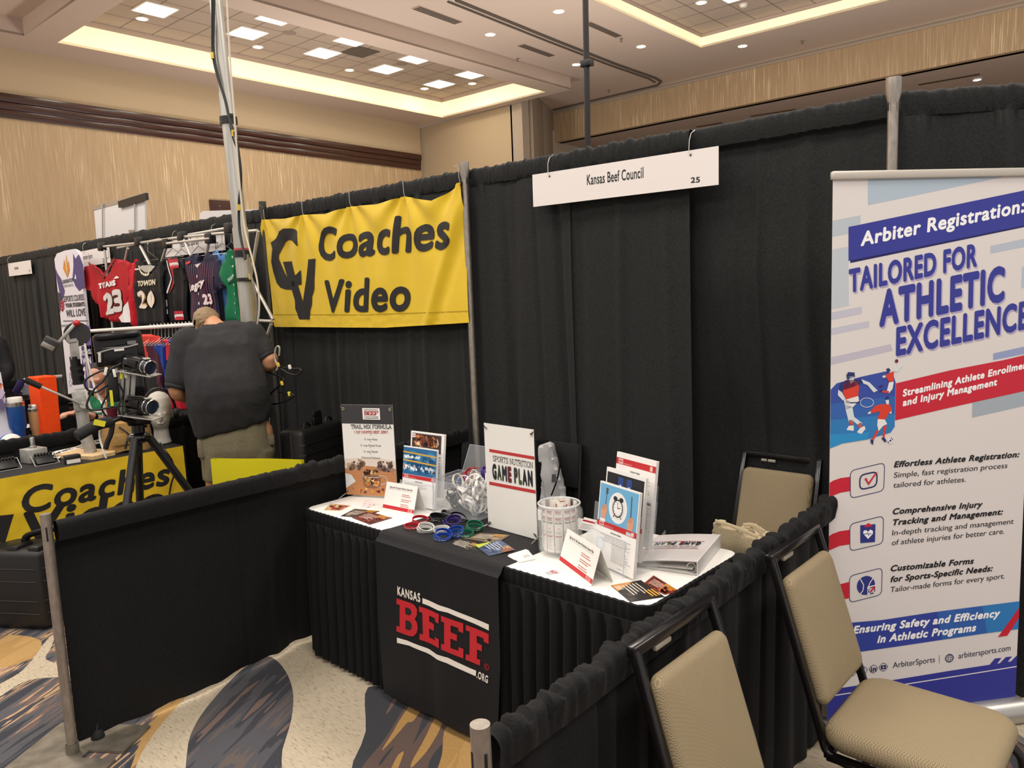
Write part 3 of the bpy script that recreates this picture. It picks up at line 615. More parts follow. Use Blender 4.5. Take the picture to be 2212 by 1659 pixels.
a = onY(20, 597, -.05); f = Fr(a, onY(69, 591, -.05)-a, (0, 0, 1)); P = Px(f); pr = Print(); pr.text('hvvin', *P(32, 583.5), .045, INK, bold=.03, end=P(40, 582)); pr.text('29', *P(62, 588), .03, INK, end=P(66, 587.5))
name_sign(f, P(69, 591)[0], P(19, 569)[1], pr, 'small white name sign on the drape nearest the left edge', [.05])
a = onY(178, 577, -.05); f = Fr(a, onY(239, 567, -.05)-a, (0, 0, 1)); P = Px(f); pr = Print(); pr.text('Generation Esports', *P(177.5, 562), .05, INK, bold=.02, end=P(200, 557.5)); pr.text('28', *P(222, 567), .04, INK, bold=.02, end=P(227, 566))
name_sign(f, P(239, 567)[0], P(171, 544)[1], pr, 'white name sign reading Generation Esports 28 above the red jersey', [.1])
a = onY(357, 556, -.05); f = Fr(a, onY(487, 540, -.05)-a, (0, 0, 1)); P = Px(f); pr = Print(); pr.text('Nebraska Sports', *P(389, 535), .07, INK, bold=.02, end=P(427, 528)); pr.text('27', *P(465, 537.5), .05, INK, bold=.02, end=P(472, 536))
name_sign(f, P(487, 540)[0], P(358, 522)[1], pr, 'long white name sign numbered 27 behind the dark pinstripe jersey', [.2, .9])

# ---------------------------------------------------------------- the yellow cloth banner
YEL = '#d8b415'
k = NT('yellow_cloth', Roughness=.55); n = k.noise(k.coord('Object'), 8, 2); k.color(k.mix(n, '#dcb712', '#e6c322')); k.b.inputs['Sheen Weight'].default_value = .2; YELM = k.m
YB0 = -.075
def xz(x, y): p = onY(x, y, YB0); return (p.x, p.z)
topl = [xz(*p) for p in ((563, 475), (610, 472), (655, 464), (700, 462), (755, 446), (810, 441), (873, 424), (905, 430), (935, 434), (965, 417), (993, 393), (997, 392))]
botl = [xz(*p) for p in ((592, 706), (700, 707), (830, 708), (930, 702), (1013, 697))]
lerpl = lambda L, x: next((q0[1]+(q1[1]-q0[1])*(x-q0[0])/(q1[0]-q0[0]) for q0, q1 in zip(L, L[1:]) if q0[0]-1e-6 <= x <= q1[0]+1e-6), L[0][1] if x < L[0][0] else L[-1][1])
gro = [xz(*p) for p in ((571, 478), (654, 467), (754, 447), (872, 428), (994, 396))]
def rip(x, z):
    r = 0
    for gx, gz in gro:
        dx, dz = x-gx, gz-z
        if dz > -.05: ang = math.atan2(dx, dz+.06); r += .012*math.exp(-(dz*1.8)**2)*cos(ang*9)*math.exp(-(dx/.35)**2)
    r += .014*noise.noise(V((x*3.2, z*1.1, 4)))+.006*noise.noise(V((x*9, z*2.2, 9)))+.004*noise.noise(V((x*26, z*26 if z < 1.62 else z*3, 2)))*(1 if z < 1.63 else .25)
    q = (x+.12)*.93-(z-1.9)*.45; r += -.016*math.exp(-(q/.035)**2)+.014*math.exp(-((q-.07)/.04)**2)
    return r
bn = thing('cloth_banner', (-1.0, YB0, 1.53), 'yellow cloth banner reading Coaches Video hung on the drape', 'banner'); mb = MB()
def bpt(u, v):
    l0, l1, r0_, r1_ = topl[0], botl[0], topl[-1], botl[-1]; x0_ = l1[0]+(l0[0]-l1[0])*v; x1_ = r1_[0]+(r0_[0]-r1_[0])*v; x = x0_+(x1_-x0_)*u
    z0_ = lerpl(botl, botl[0][0]+(botl[-1][0]-botl[0][0])*u); z1_ = lerpl(topl, topl[0][0]+(topl[-1][0]-topl[0][0])*u); z = z0_+(z1_-z0_)*v
    return V((x, YB0+rip(x, z), z))
mb.grid(bpt, 150, 60)
pr = Print(); Zc = lambda pts, x0_=570, y0_=470, q=.13864: [xz(x0_+a*q, y0_+b*q) for a, b in pts]
pr.poly(Zc([(535, 215), (440, 170), (330, 170), (240, 220), (165, 355), (130, 390), (155, 485), (135, 600), (113, 690), (150, 860), (205, 1020), (270, 1090), (360, 1120), (440, 1122), (500, 1060), (585, 1040), (578, 815), (495, 905), (375, 935), (330, 860), (280, 745), (240, 640), (240, 580), (275, 470), (320, 385), (385, 345), (440, 360), (490, 400), (550, 445)]), INK, 2)
pr.poly(Zc([(292, 690), (440, 680), (495, 905), (540, 1080), (603, 1310), (550, 1585), (495, 1420), (490, 1290), (445, 1125), (375, 935)]), INK, 2); pr.poly(Zc([(693, 652), (823, 640), (785, 960), (780, 1120), (745, 1230), (742, 1350), (715, 1450), (712, 1583), (550, 1585), (603, 1310), (655, 960)]), INK, 2)
B = lambda a, b: xz(555+a*.21247, 385+b*.21247)
for t, s, e, cp in (('C', (640, 842), (835, 828), 335), ('oaches', (845, 818), (1995, 715), 352), ('Video', (712, 1366), (1562, 1352), 330)):
    c0 = B(*s); pr.text(t, *c0, abs(B(s[0], s[1]-cp)[1]-c0[1]), INK, bold=.03, shear=.16, end=B(*e))
z_seam = [(B(165, 1385)), (B(1100, 1388)), (B(2145, 1350))]
pr.stroke(z_seam, .004, '#b08f10', 1)
bnm = pr.into(mb, lambda u, v, d: V((u, YB0+rip(u, v)-d*6-.0008, v)), 1, .035)
mb.build('cloth', [YELM]+pr.mats(.6), bn, solid=0)
for gx, gz in gro:
    f = Fr((gx, YB0+rip(gx, gz)-.002, gz), (1, 0, 0), (0, 0, 1)); mb = MB(); mb.tube([f(.011*cos(i*pi/6), .011*sin(i*pi/6), 0) for i in range(12)], .003, 6, closed=True); mb.build('grommet', mat('#2b2419', .4, .7), bn)
    mb = MB(); mb.tube([f(0, 0, .002), f(-.006, .03, .006), f(-.012, .1, .004), f(-.01, ZH-gz+.01, .04)], .0016, 6); mb.build('hanging_wire', WIRE, bn)
# ================================================================ THE WHITE TOPPED TABLE
T0, TL, TW, TH = V((.0249, -1.2, 0)), 1.924, .629, .7268
TA = -.0089; TF = rotz(T0, TA); T = TH+.006
WHITE = '#f1efe9'
def rr_path(x0, y0, x1, y1, r, n=6):
    p = []
    for cx_, cy_, a in ((x0+r, y0+r, pi), (x1-r, y0+r, 1.5*pi), (x1-r, y1-r, 0), (x0+r, y1-r, .5*pi)): p += [(cx_+r*cos(a+i*pi/2/n), cy_+r*sin(a+i*pi/2/n)) for i in range(n+1)]
    return p
tb = thing('folding_table', TF(TL/2, TW/2, 0), 'folding exhibit table under the white top and black skirt', 'table'); mb = MB(); mb.prism(rr_path(.012, .012, TL-.012, TW-.012, .03), .03, TF, TH-.034); mb.build('tabletop', mat('#b8b2a6', .5), tb)
for x, y in ((.2, .1), (.2, TW-.1), (TL-.2, .1), (TL-.2, TW-.1)): mb = MB(); mb.cyl(TF(x, y, .0), TF(x, y, TH-.034), .014); mb.build('leg', mat('#77746e', .4, .7), tb)
k = NT('white_table_vinyl', Roughness=.55); n = k.noise(k.coord('Object'), 6, 2); k.color(k.mix(n, '#eeeae2', '#f6f4ee')); k.bump(n, .04, .01); VINYL = k.m
mb = MB(); mb.prism(rr_path(0, 0, TL, TW, .045), .006, TF, TH); tag(mb.build('table_cover', VINYL), 'white vinyl top stretched over the exhibit table', 'tablecloth')
SK = fabric('skirt_cloth', '#0e0e0f', .8, 500, .25, .2, .4)
def perim():
    p = [V((-.006, TW)), V((-.006, .05))]+[V((.045-.051*cos(i*pi/12), .045-.051*sin(i*pi/12))) for i in range(1, 6)]+[V((.045, -.006)), V((TL-.045, -.006))]+[V((TL-.045+.051*sin(i*pi/12), .045-.051*cos(i*pi/12))) for i in range(1, 6)]+[V((TL+.006, .05)), V((TL+.006, TW))]
    out = []; s = 0
    for a, b in zip(p, p[1:]):
        L = (b-a).length; n = max(1, int(L/.0045)); d = (b-a)/L
        out += [(a+d*L*i/n, V((d.y, -d.x)), s+L*i/n) for i in range(n)]; s += L
    return out
pm = perim(); rr = random.Random(4); mb = MB(); rows = []
phase = []; ph = 0
for i, (p, n, s) in enumerate(pm): ph += .0045*2*pi/(.062+.022*noise.noise(V((s*3, 5, 5)))); phase.append(ph)
def srow(fn): rows.append([TF(*(p+n*fn(i, s)[0]), fn(i, s)[1]) for i, (p, n, s) in enumerate(pm)])
tick = lambda i: .5+.5*sin(i*.9)
srow(lambda i, s: (-.004+.001*tick(i), TH+.006+.003*tick(i))); srow(lambda i, s: (.006+.003*tick(i), TH+.005+.003*tick(i))); srow(lambda i, s: (.008+.004*tick(i), TH-.01)); srow(lambda i, s: (.007+.004*tick(i), TH-.035))
srow(lambda i, s: (.004+.001*tick(i), TH-.048)); srow(lambda i, s: (.008+.002*tick(i), TH-.052))
for j in range(1, 15):
    h = j/14; z = TH-.052-(TH-.052-.018)*h
    srow(lambda i, s: (.006+.012*h+(.006+.02*h**.8)*(sin(phase[i])+.3*sin(phase[i]*2+1)+.5*noise.noise(V((s*2, h*1.5, 2)))), z+(.004*sin(phase[i]) if j == 14 else 0)))
w_ = len(pm); mb.add([q for r in rows for q in r], [(j*w_+i, j*w_+i+1, (j+1)*w_+i+1, (j+1)*w_+i) for j in range(len(rows)-1) for i in range(w_-1)], True)
tag(mb.build('table_skirt', SK), 'black pleated skirt clipped round the white topped table', 'table skirt')
# ---- black runner with the printed logo
RUN = fabric('runner_cloth', '#18181b', .6, 800, .2, .1, .3); RX0, RX1, RY = .603, 1.322, -.047
f = Fr(TF(RX0, RY, 0), TF.x, (0, 0, 1)); P = Px(f)
prof = [(.5, T+.0015), (.3, T+.0015), (.1, T+.0018), (.04, T+.003), (.02, T+.006), (.006, T+.0065), (-.004, T+.005), (-.012, T-.002), (-.018, T-.014)]
mb = MB(); RW = RX1-RX0
def runp(u, z, d=0):
    k_ = max(0, T-z); flare = -.022*(k_/.7)+.012*noise.noise(V((u*4, z*1.5, 8)))*min(1, k_*3)+.01*math.exp(-((u-.33)/.05)**2)*min(1, k_*2)
    tap = (u/RW-.5)*-.05*max(0, (k_-.35)/.35)
    return f(u+tap, z, 0)+f.z*(d)-V((0, 1, 0))*(0)+TF.y*(flare)
rows = []
nu = 40
for dy, z in prof: rows.append([TF(RX0+RW*i/nu, (dy if dy > .03 else dy-.012), z) for i in range(nu+1)])
nz = 24
for j in range(nz+1): z = T-.03-(T-.03-.035)*j/nz; rows.append([runp(RW*i/nu, z) for i in range(nu+1)])
mb.add([q for r in rows for q in r], [(j*(nu+1)+i, j*(nu+1)+i+1, (j+1)*(nu+1)+i+1, (j+1)*(nu+1)+i) for j in range(len(rows)-1) for i in range(nu)], True)
pr = Print(); RED = '#c4202b'; Q = lambda pts: [P(840+a*.15669, 1240+b*.15669) for a, b in pts]
CRM = '#efe6dc'; RBK = '#18181b'
pr.poly(Q([(145, 320), (330, 385), (385, 420), (415, 475), (418, 550), (393, 605), (425, 660), (435, 740), (420, 800), (380, 838), (330, 830), (155, 765), (155, 688), (200, 705), (190, 410), (145, 398)]), RED, 1)
pr.poly(Q([(265, 440), (325, 460), (348, 500), (340, 545), (310, 548), (270, 530)]), RBK, 2); pr.poly(Q([(278, 612), (335, 635), (360, 680), (350, 745), (315, 750), (278, 730)]), RBK, 2)
pr.poly(Q([(440, 435), (718, 545), (715, 672), (662, 645), (658, 600), (572, 565), (575, 645), (645, 680), (645, 772), (575, 740), (580, 860), (665, 900), (662, 855), (725, 882), (732, 1005), (460, 885), (460, 805), (500, 820), (483, 525), (442, 508)]), RED, 1)
pr.poly(Q([(748, 560), (1048, 670), (1052, 803), (990, 772), (985, 730), (885, 690), (888, 785), (972, 825), (972, 908), (888, 870), (893, 1000), (1000, 1040), (995, 990), (1060, 1017), (1065, 1148), (765, 1018), (762, 940), (805, 955), (795, 655), (750, 635)]), RED, 1)
pr.poly(Q([(1082, 690), (1392, 820), (1392, 955), (1325, 925), (1320, 880), (1228, 840), (1232, 935), (1300, 975), (1300, 1058), (1235, 1030), (1240, 1155), (1285, 1175), (1285, 1253), (1095, 1165), (1092, 1088), (1140, 1105), (1135, 785), (1085, 765)]), RED, 1)
pr.poly(Q([(478, 325), (700, 415), (850, 460), (1190, 605), (1392, 690), (1392, 772), (1200, 680), (840, 520), (700, 490), (480, 398)]), CRM, 1); pr.poly(Q([(160, 848), (300, 890), (560, 1010), (690, 1085), (860, 1130), (1160, 1285), (1240, 1320), (1240, 1398), (1120, 1340), (850, 1205), (700, 1155), (540, 1065), (330, 960), (160, 918)]), CRM, 1)
pr.text('KANSAS', *Q([(157, 274)])[0], .038, CRM, bold=.03, end=Q([(458, 384)])[0], space=1.1); pr.text('.ORG', *Q([(1255, 1418)])[0], .03, CRM, bold=.03, end=Q([(1412, 1497)])[0], space=1.1)
c0 = Q([(1377, 1270)])[0]; pr.ring(c0[0], c0[1], .011, .011, .0022, RED, 1); pr.text('R', c0[0], c0[1]-.005, .01, RED, align='C')
pr.into(mb, lambda u, v, d: runp(u, v, d*4+.0012), 1, .03)
tag(mb.build('table_runner', [RUN]+pr.mats(.6), solid=0), 'black table runner with the red BEEF logo hanging down the table front', 'table runner')

# ================================================================ PRINTED MATTER
def blobs(pr, x, y, w_, h, cols, n, sz, seed, layer=2, asp=1.):
    rr = random.Random(seed)
    for i in range(n):
        r = sz*rr.uniform(.4, 1.2); cx_ = x+r+(w_-2*r)*rr.random(); cy_ = y+r+(h-2*r)*rr.random(); a = rr.random()*6.28; m_ = rr.randint(5, 8)
        pr.poly([(max(x, min(x+w_, cx_+r*asp*rr.uniform(.6, 1.1)*cos(a+6.28*k/m_))), max(y, min(y+h, cy_+r*rr.uniform(.6, 1.1)*sin(a+6.28*k/m_)))) for k in range(m_)], rr.choice(cols), layer+i % 3)
def quad_print(pr, mb, q, base, cell=0):
    """artwork in the unit square laid into a quad of points (bl, br, tr, tl)"""
    q = [V(p) for p in q]; n = (q[1]-q[0]).cross(q[3]-q[0]).normalized()
    pr.into(mb, lambda u, v, d: (q[0]*(1-u)+q[1]*u)*(1-v)+(q[3]*(1-u)+q[2]*u)*v+n*d, base, cell)
def card(px, z, pr, base, lab, cat, nm, group=None, thick=.0005):
    """a flat printed card lying at height z; px = its four corners (bl, br, tr, tl)"""
    q = [onZ(x, y, z+thick) for x, y in px]; mb = MB(); n = len(q); vs = [V((p.x, p.y, z)) for p in q]+q
    mb.add(vs, [(3, 2, 1, 0), (4, 5, 6, 7)]+[(i, (i+1) % 4, 4+(i+1) % 4, 4+i) for i in range(4)], False); quad_print(pr, mb, q, 1)
    return tag(mb.build(nm, [mat(base, .3)]+pr.mats(.3)), lab, cat, group)
def stack_cards(seed, rows=8):
    pr = Print(); return pr
FOOD = ['#7a3324', '#a65a36', '#d49a5c', '#e9c890', '#5a2318', '#c23b34', '#8c6a3c']
def food_card(seed, bg, cols, n=40, white=True, lines=5, lc='#efe4d2'):
    pr = Print(); pr.rect(0, 0, 1, 1, bg, 1); blobs(pr, 0, 0, 1, 1, cols, n, .13, seed, 2)
    if lines: pr.lines(.12, .72, .6, lines, .11, .035, lc, 6, .3, seed); pr.lines(.55, .9, .4, 3, .1, .05, '#f0b040', 6, .2, seed+1)
    return pr
G = 'recipe cards on the table'
card([(699, 1102), (735, 1103.5), (759, 1092), (714, 1088)], T, food_card(1, '#d9a977', ['#c65a5a', '#e8c48c', '#7a3a30', '#b03a48', '#f0dcb8'], 50, lines=0), '#ffffff', 'recipe card with pink and tan food, nearest the left corner of the table', 'card', 'recipe_card', G)
card([(776, 1099.5), (797, 1097), (821, 1089), (789, 1079)], T, food_card(2, '#f2e9ea', ['#f6eef0', '#d9b3bb', '#b8324a', '#e9dadf'], 16, lines=0), '#ffffff', 'pale recipe card with a red end behind the dark cards', 'card', 'recipe_card', G)
card([(735, 1115), (785, 1119), (821, 1104), (766, 1099)], T, food_card(3, '#3a2f2c', ['#241d1c', '#5a4438', '#8a7a68', '#433'.replace('433', '443330')], 24), '#222222', 'dark grey recipe card under the red one', 'card', 'recipe_card', G)
card([(760, 1118), (799, 1133), (848, 1118.5), (798, 1105)], T+.0012, food_card(4, '#5d1f22', ['#7a2326', '#43171a', '#96393a', '#2a1516'], 26), '#222222', 'dark red recipe card lying on the grey one', 'card', 'recipe_card', G)
card([(963, 1178), (1021, 1196), (1050, 1182), (993, 1160)], T+.002, food_card(5, '#2a2724', ['#1c1a19', '#4a443c', '#6b655c'], 20), '#222222', 'black recipe card on the runner beside the blue wristbands', 'card', 'recipe_card', G)
card([(1000, 1163), (1070, 1175), (1102, 1156), (1038, 1151)], T+.003, food_card(6, '#6a5a48', ['#8a7658', '#4e4236', '#a3886a'], 20), '#222222', 'brown recipe card on the runner beside the green wristbands', 'card', 'recipe_card', G)
pr = food_card(7, '#3a4a6a', ['#2c3a58', '#6b7fa5', '#4d5f86'], 16, lc='#dfe6f2'); pr.poly([(0, 0), (.3, 0), (.1, .5), (0, .6)], '#b9c84a', 8); pr.poly([(.75, .6), (1, .5), (1, .9), (.8, 1)], '#8a4a2a', 7)
card([(1025, 1178), (1056, 1201), (1114, 1188), (1082, 1167)], T+.0042, pr, '#222222', 'blue recipe card with a green corner on the runner', 'card', 'recipe_card', G)
card([(1388, 1262), (1436, 1285), (1468, 1277), (1412, 1243)], T, food_card(8, '#7a2c1c', ['#a63c20', '#551d18', '#c86a34', '#3a1714'], 30), '#222222', 'red and orange recipe card under the black one at the right end', 'card', 'recipe_card', G)
pr = food_card(9, '#231c1a', ['#2c2321', '#191413', '#3a2c26'], 14); pr.poly([(0, .0), (.38, 0), (0, .75)], '#c98a3c', 5); pr.lines(.1, .2, .25, 5, .04, .02, '#f0e6d2', 7)
card([(1320, 1265), (1361, 1300), (1436, 1289), (1384, 1253)], T+.0012, pr, '#222222', 'black recipe card with an orange corner at the right end of the table', 'card', 'recipe_card', G)
pr = Print(); pr.rect(0, 0, 1, 1, '#f6f4ef', 1); pr.lines(.55, .75, .3, 3, .12, .04, '#77726c', 2)
for i in range(4): card([(1096+i*.8, 1201-i*1.0), (1121+i*.8, 1215-i*1.0), (1157-i*.6, 1207.5-i*1.2), (1141-i*1.6, 1188-i*.6)], T+.002+i*.0006, pr if i == 3 else Print(), '#f3f1ec', 'white business card in the small fanned stack on the runner edge', 'card', 'business_card', 'fanned stack of business cards')
pr = Print(); pr.rect(0, 0, 1, 1, '#f6f4ef', 1); pr.slab('BEEF', .42, .45, .26, '#b52a38', 2, .4, .2); pr.rect(.42, .78, .4, .03, '#b52a38', 2); pr.rect(.42, .38, .4, .02, INK, 2); pr.lines(.42, .28, .38, 2, .1, .05, '#6a6560', 2); pr.ring(.17, .4, .07, .1, .01, '#c7c2ba', 2)
card([(1160, 1231), (1188, 1250), (1223, 1238), (1189, 1222)], T, pr, '#f3f1ec', 'single white business card with a red BEEF logo before the tent card', 'card', 'business_card')
pr = Print(); pr.rect(0, 0, 1, 1, '#f4f1ec', 1); pr.rect(0, .7, 1, .12, '#b52a38', 2); pr.lines(.1, .5, .8, 4, .1, .04, '#5a5550', 2)
card([(1248, 1146), (1275, 1152), (1290, 1124), (1262, 1117)], T, pr, '#f3f1ec', 'white leaflet with a red stripe lying behind the glass jar', 'leaflet', 'leaflet')

def logo_box(pr, x, y, w_, h, layer=3, fill='#f4f1ec', red='#b52a38', sub=True):
    pr.rect(x, y, w_, h, fill, layer); pr.slab('BEEF', x+w_*.1, y+h*.38, h*.36, red, layer+1, w_*.8, .2, .08); pr.rect(x+w_*.1, y+h*.82, w_*.8, h*.05, INK, layer+1); pr.rect(x+w_*.1, y+h*.1, w_*.8, h*.05, INK, layer+1)
    if sub: pr.text("IT'S WHAT'S FOR DINNER.", x+w_*.1, y+h*.2, h*.1, INK, layer+1, w_*.8, .02)
# ---- small banner stands
def stand_frame(bl, br, z, tl):
    a = onZ(*bl, z); f = Fr(a, onZ(*br, z)-a, (0, 0, 1)); P = Px(f); return f, P, P(*br)[0], P(*tl)[1]
def stand(f, w_, h, pr, lab, hook, nm='banner_stand'):
    t = thing(nm, f(w_/2, 0, -.03)-V((0, 0, f.o.z-T)), lab, 'table banner'); sheet('banner_panel', f, w_, h, pr, WHITE, .0015, t, .45, clip=True)
    P0_ = f(w_/2, 0, -.02); z0 = T-f.o.z
    for s in (0, 1):
        mb = MB(); mb.tube([f(w_*s, 0, -.004), f(w_*s, h+.004, -.006)], .0022, 6); mb.build('upright_rod', mat('#3a3834', .4, .6), t)
        mb = MB(); mb.tube([f(w_*s, .01, -.005), f(w_*s+(s-.5)*.03, z0+.003, .05)], .0022, 6); mb.build('foot', mat('#cfcac0', .3, .7), t)
        mb = MB(); mb.tube([f(w_*s, .01, -.006), f(w_*s, z0+.003, -.10)], .0022, 6); mb.build('foot', mat('#cfcac0', .3, .7), t)
        for v in (.045*h, h*.955):
            g_ = Fr(f(w_*(.045+.91*s), v, .0012), f.x, f.y); mb = MB(); mb.tube([g_(.006*cos(i*pi/6), .006*sin(i*pi/6), 0) for i in range(12)], .0018, 6, closed=True); mb.build('grommet', mat('#d9cfae', .3, .8), t)
            mb = MB(); mb.tube([g_(0, 0, .002), f(w_*s, v+(.012 if v > h/2 else -.012), .003)], .0022, 6); mb.build('hook', mat(hook, .4), t)
    return t
f, P, w_, h = stand_frame((749, 1068), (859, 1074), T+.012, (747, 874)); pr = Print()
y1 = P(800, 916)[1]; pr.rect(0, y1, w_, h-y1, '#3b3a3d', 1); a, b = P(784, 906), P(820, 882); logo_box(pr, a[0], a[1], b[0]-a[0], b[1]-a[1])
pr.slab('TRAIL MIX FORMULA', *P(758.5, 926.5), P.cap(760, 927, 760, 917.5), '#2b2a2c', 3, wt=.16, serif=.07, end=P(846, 927)); pr.slab('1 CUP CHOPPED BEEF JERKY', *P(765, 936.5), P.cap(760, 937, 760, 931), '#b8443f', 3, wt=.16, serif=.07, end=P(839, 936.5))
for y, t in ((951, '½ cup Nuts'), (964.5, '¼ cup Dried Fruit'), (977.5, '¼ cup Seeds'), (991, 'Optional Sweets')):
    c0 = P(801, y); pr.text(t, c0[0], c0[1], P.cap(800, y, 800, y-4.4), '#3d3a3a', align='C', bold=.012); c0 = P(801, y-8.6); pr.text('+', c0[0], c0[1], P.cap(800, 5, 800, 0), '#b8443f', align='C')
y0 = P(800, 1000)[1]; pr.rect(0, 0, w_, y0*.93, '#c4885a', 1); rr = random.Random(5)
pr.poly([(0, y0*.8), (w_*.3, y0*.92), (w_, y0*.85), (w_, y0*1.08), (w_*.6, y0*1.18), (0, y0*1.1)], '#e6d9cc', 2)
for i in range(9): v = y0*.07*i; pr.poly([(0, v), (w_, v+y0*.12), (w_, v+y0*.135), (0, v+y0*.01)], '#b47848', 2)
blobs(pr, w_*.02, y0*.72, w_*.4, y0*.42, ['#a08a72', '#7a5f4c', '#c2ac8c', '#5c4436'], 34, w_*.05, 3, 3); blobs(pr, w_*.62, y0*.7, w_*.36, y0*.4, ['#6b4f48', '#54403c', '#836a60', '#9b8378'], 30, w_*.05, 4, 3)
pr.poly([(0, y0*.2), (w_*.2, y0*.42), (w_*.12, y0*.62), (0, y0*.66)], '#dfe0e2', 4); pr.ring(w_*.72, y0*.5, w_*.1, y0*.13, .004, '#d6cfc8', 4)
jar = [(w_*.34, y0*.62), (w_*.36, y0*.3), (w_*.42, y0*.24), (w_*.6, y0*.24), (w_*.68, y0*.32), (w_*.7, y0*.62)]; pr.poly(jar, '#8a5f44', 5); blobs(pr, w_*.36, y0*.27, w_*.31, y0*.34, ['#4a2a22', '#d9a860', '#6b3a2c', '#efcf92', '#e0893a'], 46, w_*.035, 6, 6)
pr.ring(w_*.52, y0*.62, w_*.18, y0*.06, .0035, '#ded6cf', 9); blobs(pr, w_*.36, y0*.62, w_*.32, y0*.2, ['#4a2420', '#5c2c28', '#e3c489', '#3a1d1a', '#c98a4c'], 40, w_*.035, 8, 10)
blobs(pr, w_*.1, y0*.05, w_*.75, y0*.22, ['#e0892e', '#4a2420', '#e6c383', '#6b3a2c'], 20, w_*.03, 9, 5)
stand(f, w_, h, pr, 'small table banner with a trail mix recipe and a jar of nuts', '#6a655c')
f, P, w_, h = stand_frame((1055, 1137), (1161, 1166), T+.004, (1057, 915)); pr = Print()
for a, b, c_, d in (((1057, 976), (1165, 995), (1165, 988), (1057, 969.5)), ((1057, 1047), (1165, 1068), (1165, 1060.5), (1057, 1040))): pr.poly([P(*a), P(*b), P(*c_), P(*d)], '#c23a3a', 2)
pr.slab('SPORTS NUTRITION', *P(1065, 996), P.cap(1066, 997, 1066, 984.5), '#3a3838', 3, wt=.11, end=P(1152, 1012))
GP = ['#23282c', '#39452e', '#2a2f3c', '#6a2c2c', '#1f2326', '#3a3f44', '#4a5a34', '#26282d']
def game_plan(pr, s, e, cap, cols=GP):
    s, e = V(s), V(e); d = e-s; x = 0; wd = [.12, .12, .135, .105, .045, .105, .09, .125, .125]; r_ = math.atan2(d.y, d.x)
    tot = sum(wd)
    for i, (ch, q) in enumerate(zip('GAME PLAN', wd)):
        if ch != ' ': p = s+d*(x/tot); pr.text(ch, p.x, p.y, cap, cols[i % len(cols)], 3, d.length*q/tot*.88, .075, rot=r_)
        x += q
game_plan(pr, P(1064.5, 1035), P(1153, 1053), P.cap(1066, 1036, 1065.5, 1002)); stand(f, w_, h, pr, 'white table banner reading SPORTS NUTRITION GAME PLAN between two red stripes', '#17171a')
# ---- tent cards
def tent(bl, br, tl, lab, back=None):
    a = onZ(*bl, T+.001); d = onZ(*br, T+.001)-a; n = V((d.y, -d.x, 0)).normalized(); up = (V((0, 0, 1))-n*.32).normalized(); f = Fr(a, d, up); P = Px(f); w_ = d.length; h = P(*tl)[1]
    t = thing('tent_card', f(w_/2, 0, -.03), lab, 'tent card', 'sign-up tent cards'); pr = Print()
    pr.text('Sign up for the Sports Nutrition Game Plan', w_*.13, h*.8, h*.075, '#3a3838', 2, w_*.72, .012); pr.rect(w_*.1, h*.76, w_*.76, h*.006, '#8a8580', 2)
    for i in range(3): pr.lines(w_*.55, h*(.62-.17*i), w_*.33, 2, h*.06, h*.025, '#c66a6a', 2, .3, i)
    pr.rect(0, h*.06, w_, h*.125, '#c42b30', 2); pr.rect(w_*.81, h*.075, w_*.13, h*.09, '#e8b0b0', 3); pr.slab('BEEF', w_*.82, h*.095, h*.05, '#c42b30', 4, w_*.11, .2)
    sheet('front_face', f, w_, h, pr, WHITE, .0008, t, .5)
    b = f(0, h, -.0012); g_ = Fr(b, f.x, (-n*1.0*(.36)+V((0, 0, -1))).normalized()); L = (b.z-T-.001)/abs(g_.y.z); mb = MB(); mb.box((w_/2, L/2, 0), (w_, L, .0008), g_); mb.build('back_face', mat('#e2dfd9', .5), t); return t
tent((826, 1100), (893, 1113.5), (836, 1040), 'white tent card with a red bottom stripe before the left leaflet holder')
tent((1207, 1214), (1277, 1267), (1222, 1139), 'white tent card with a red bottom stripe in front of the glass jar')
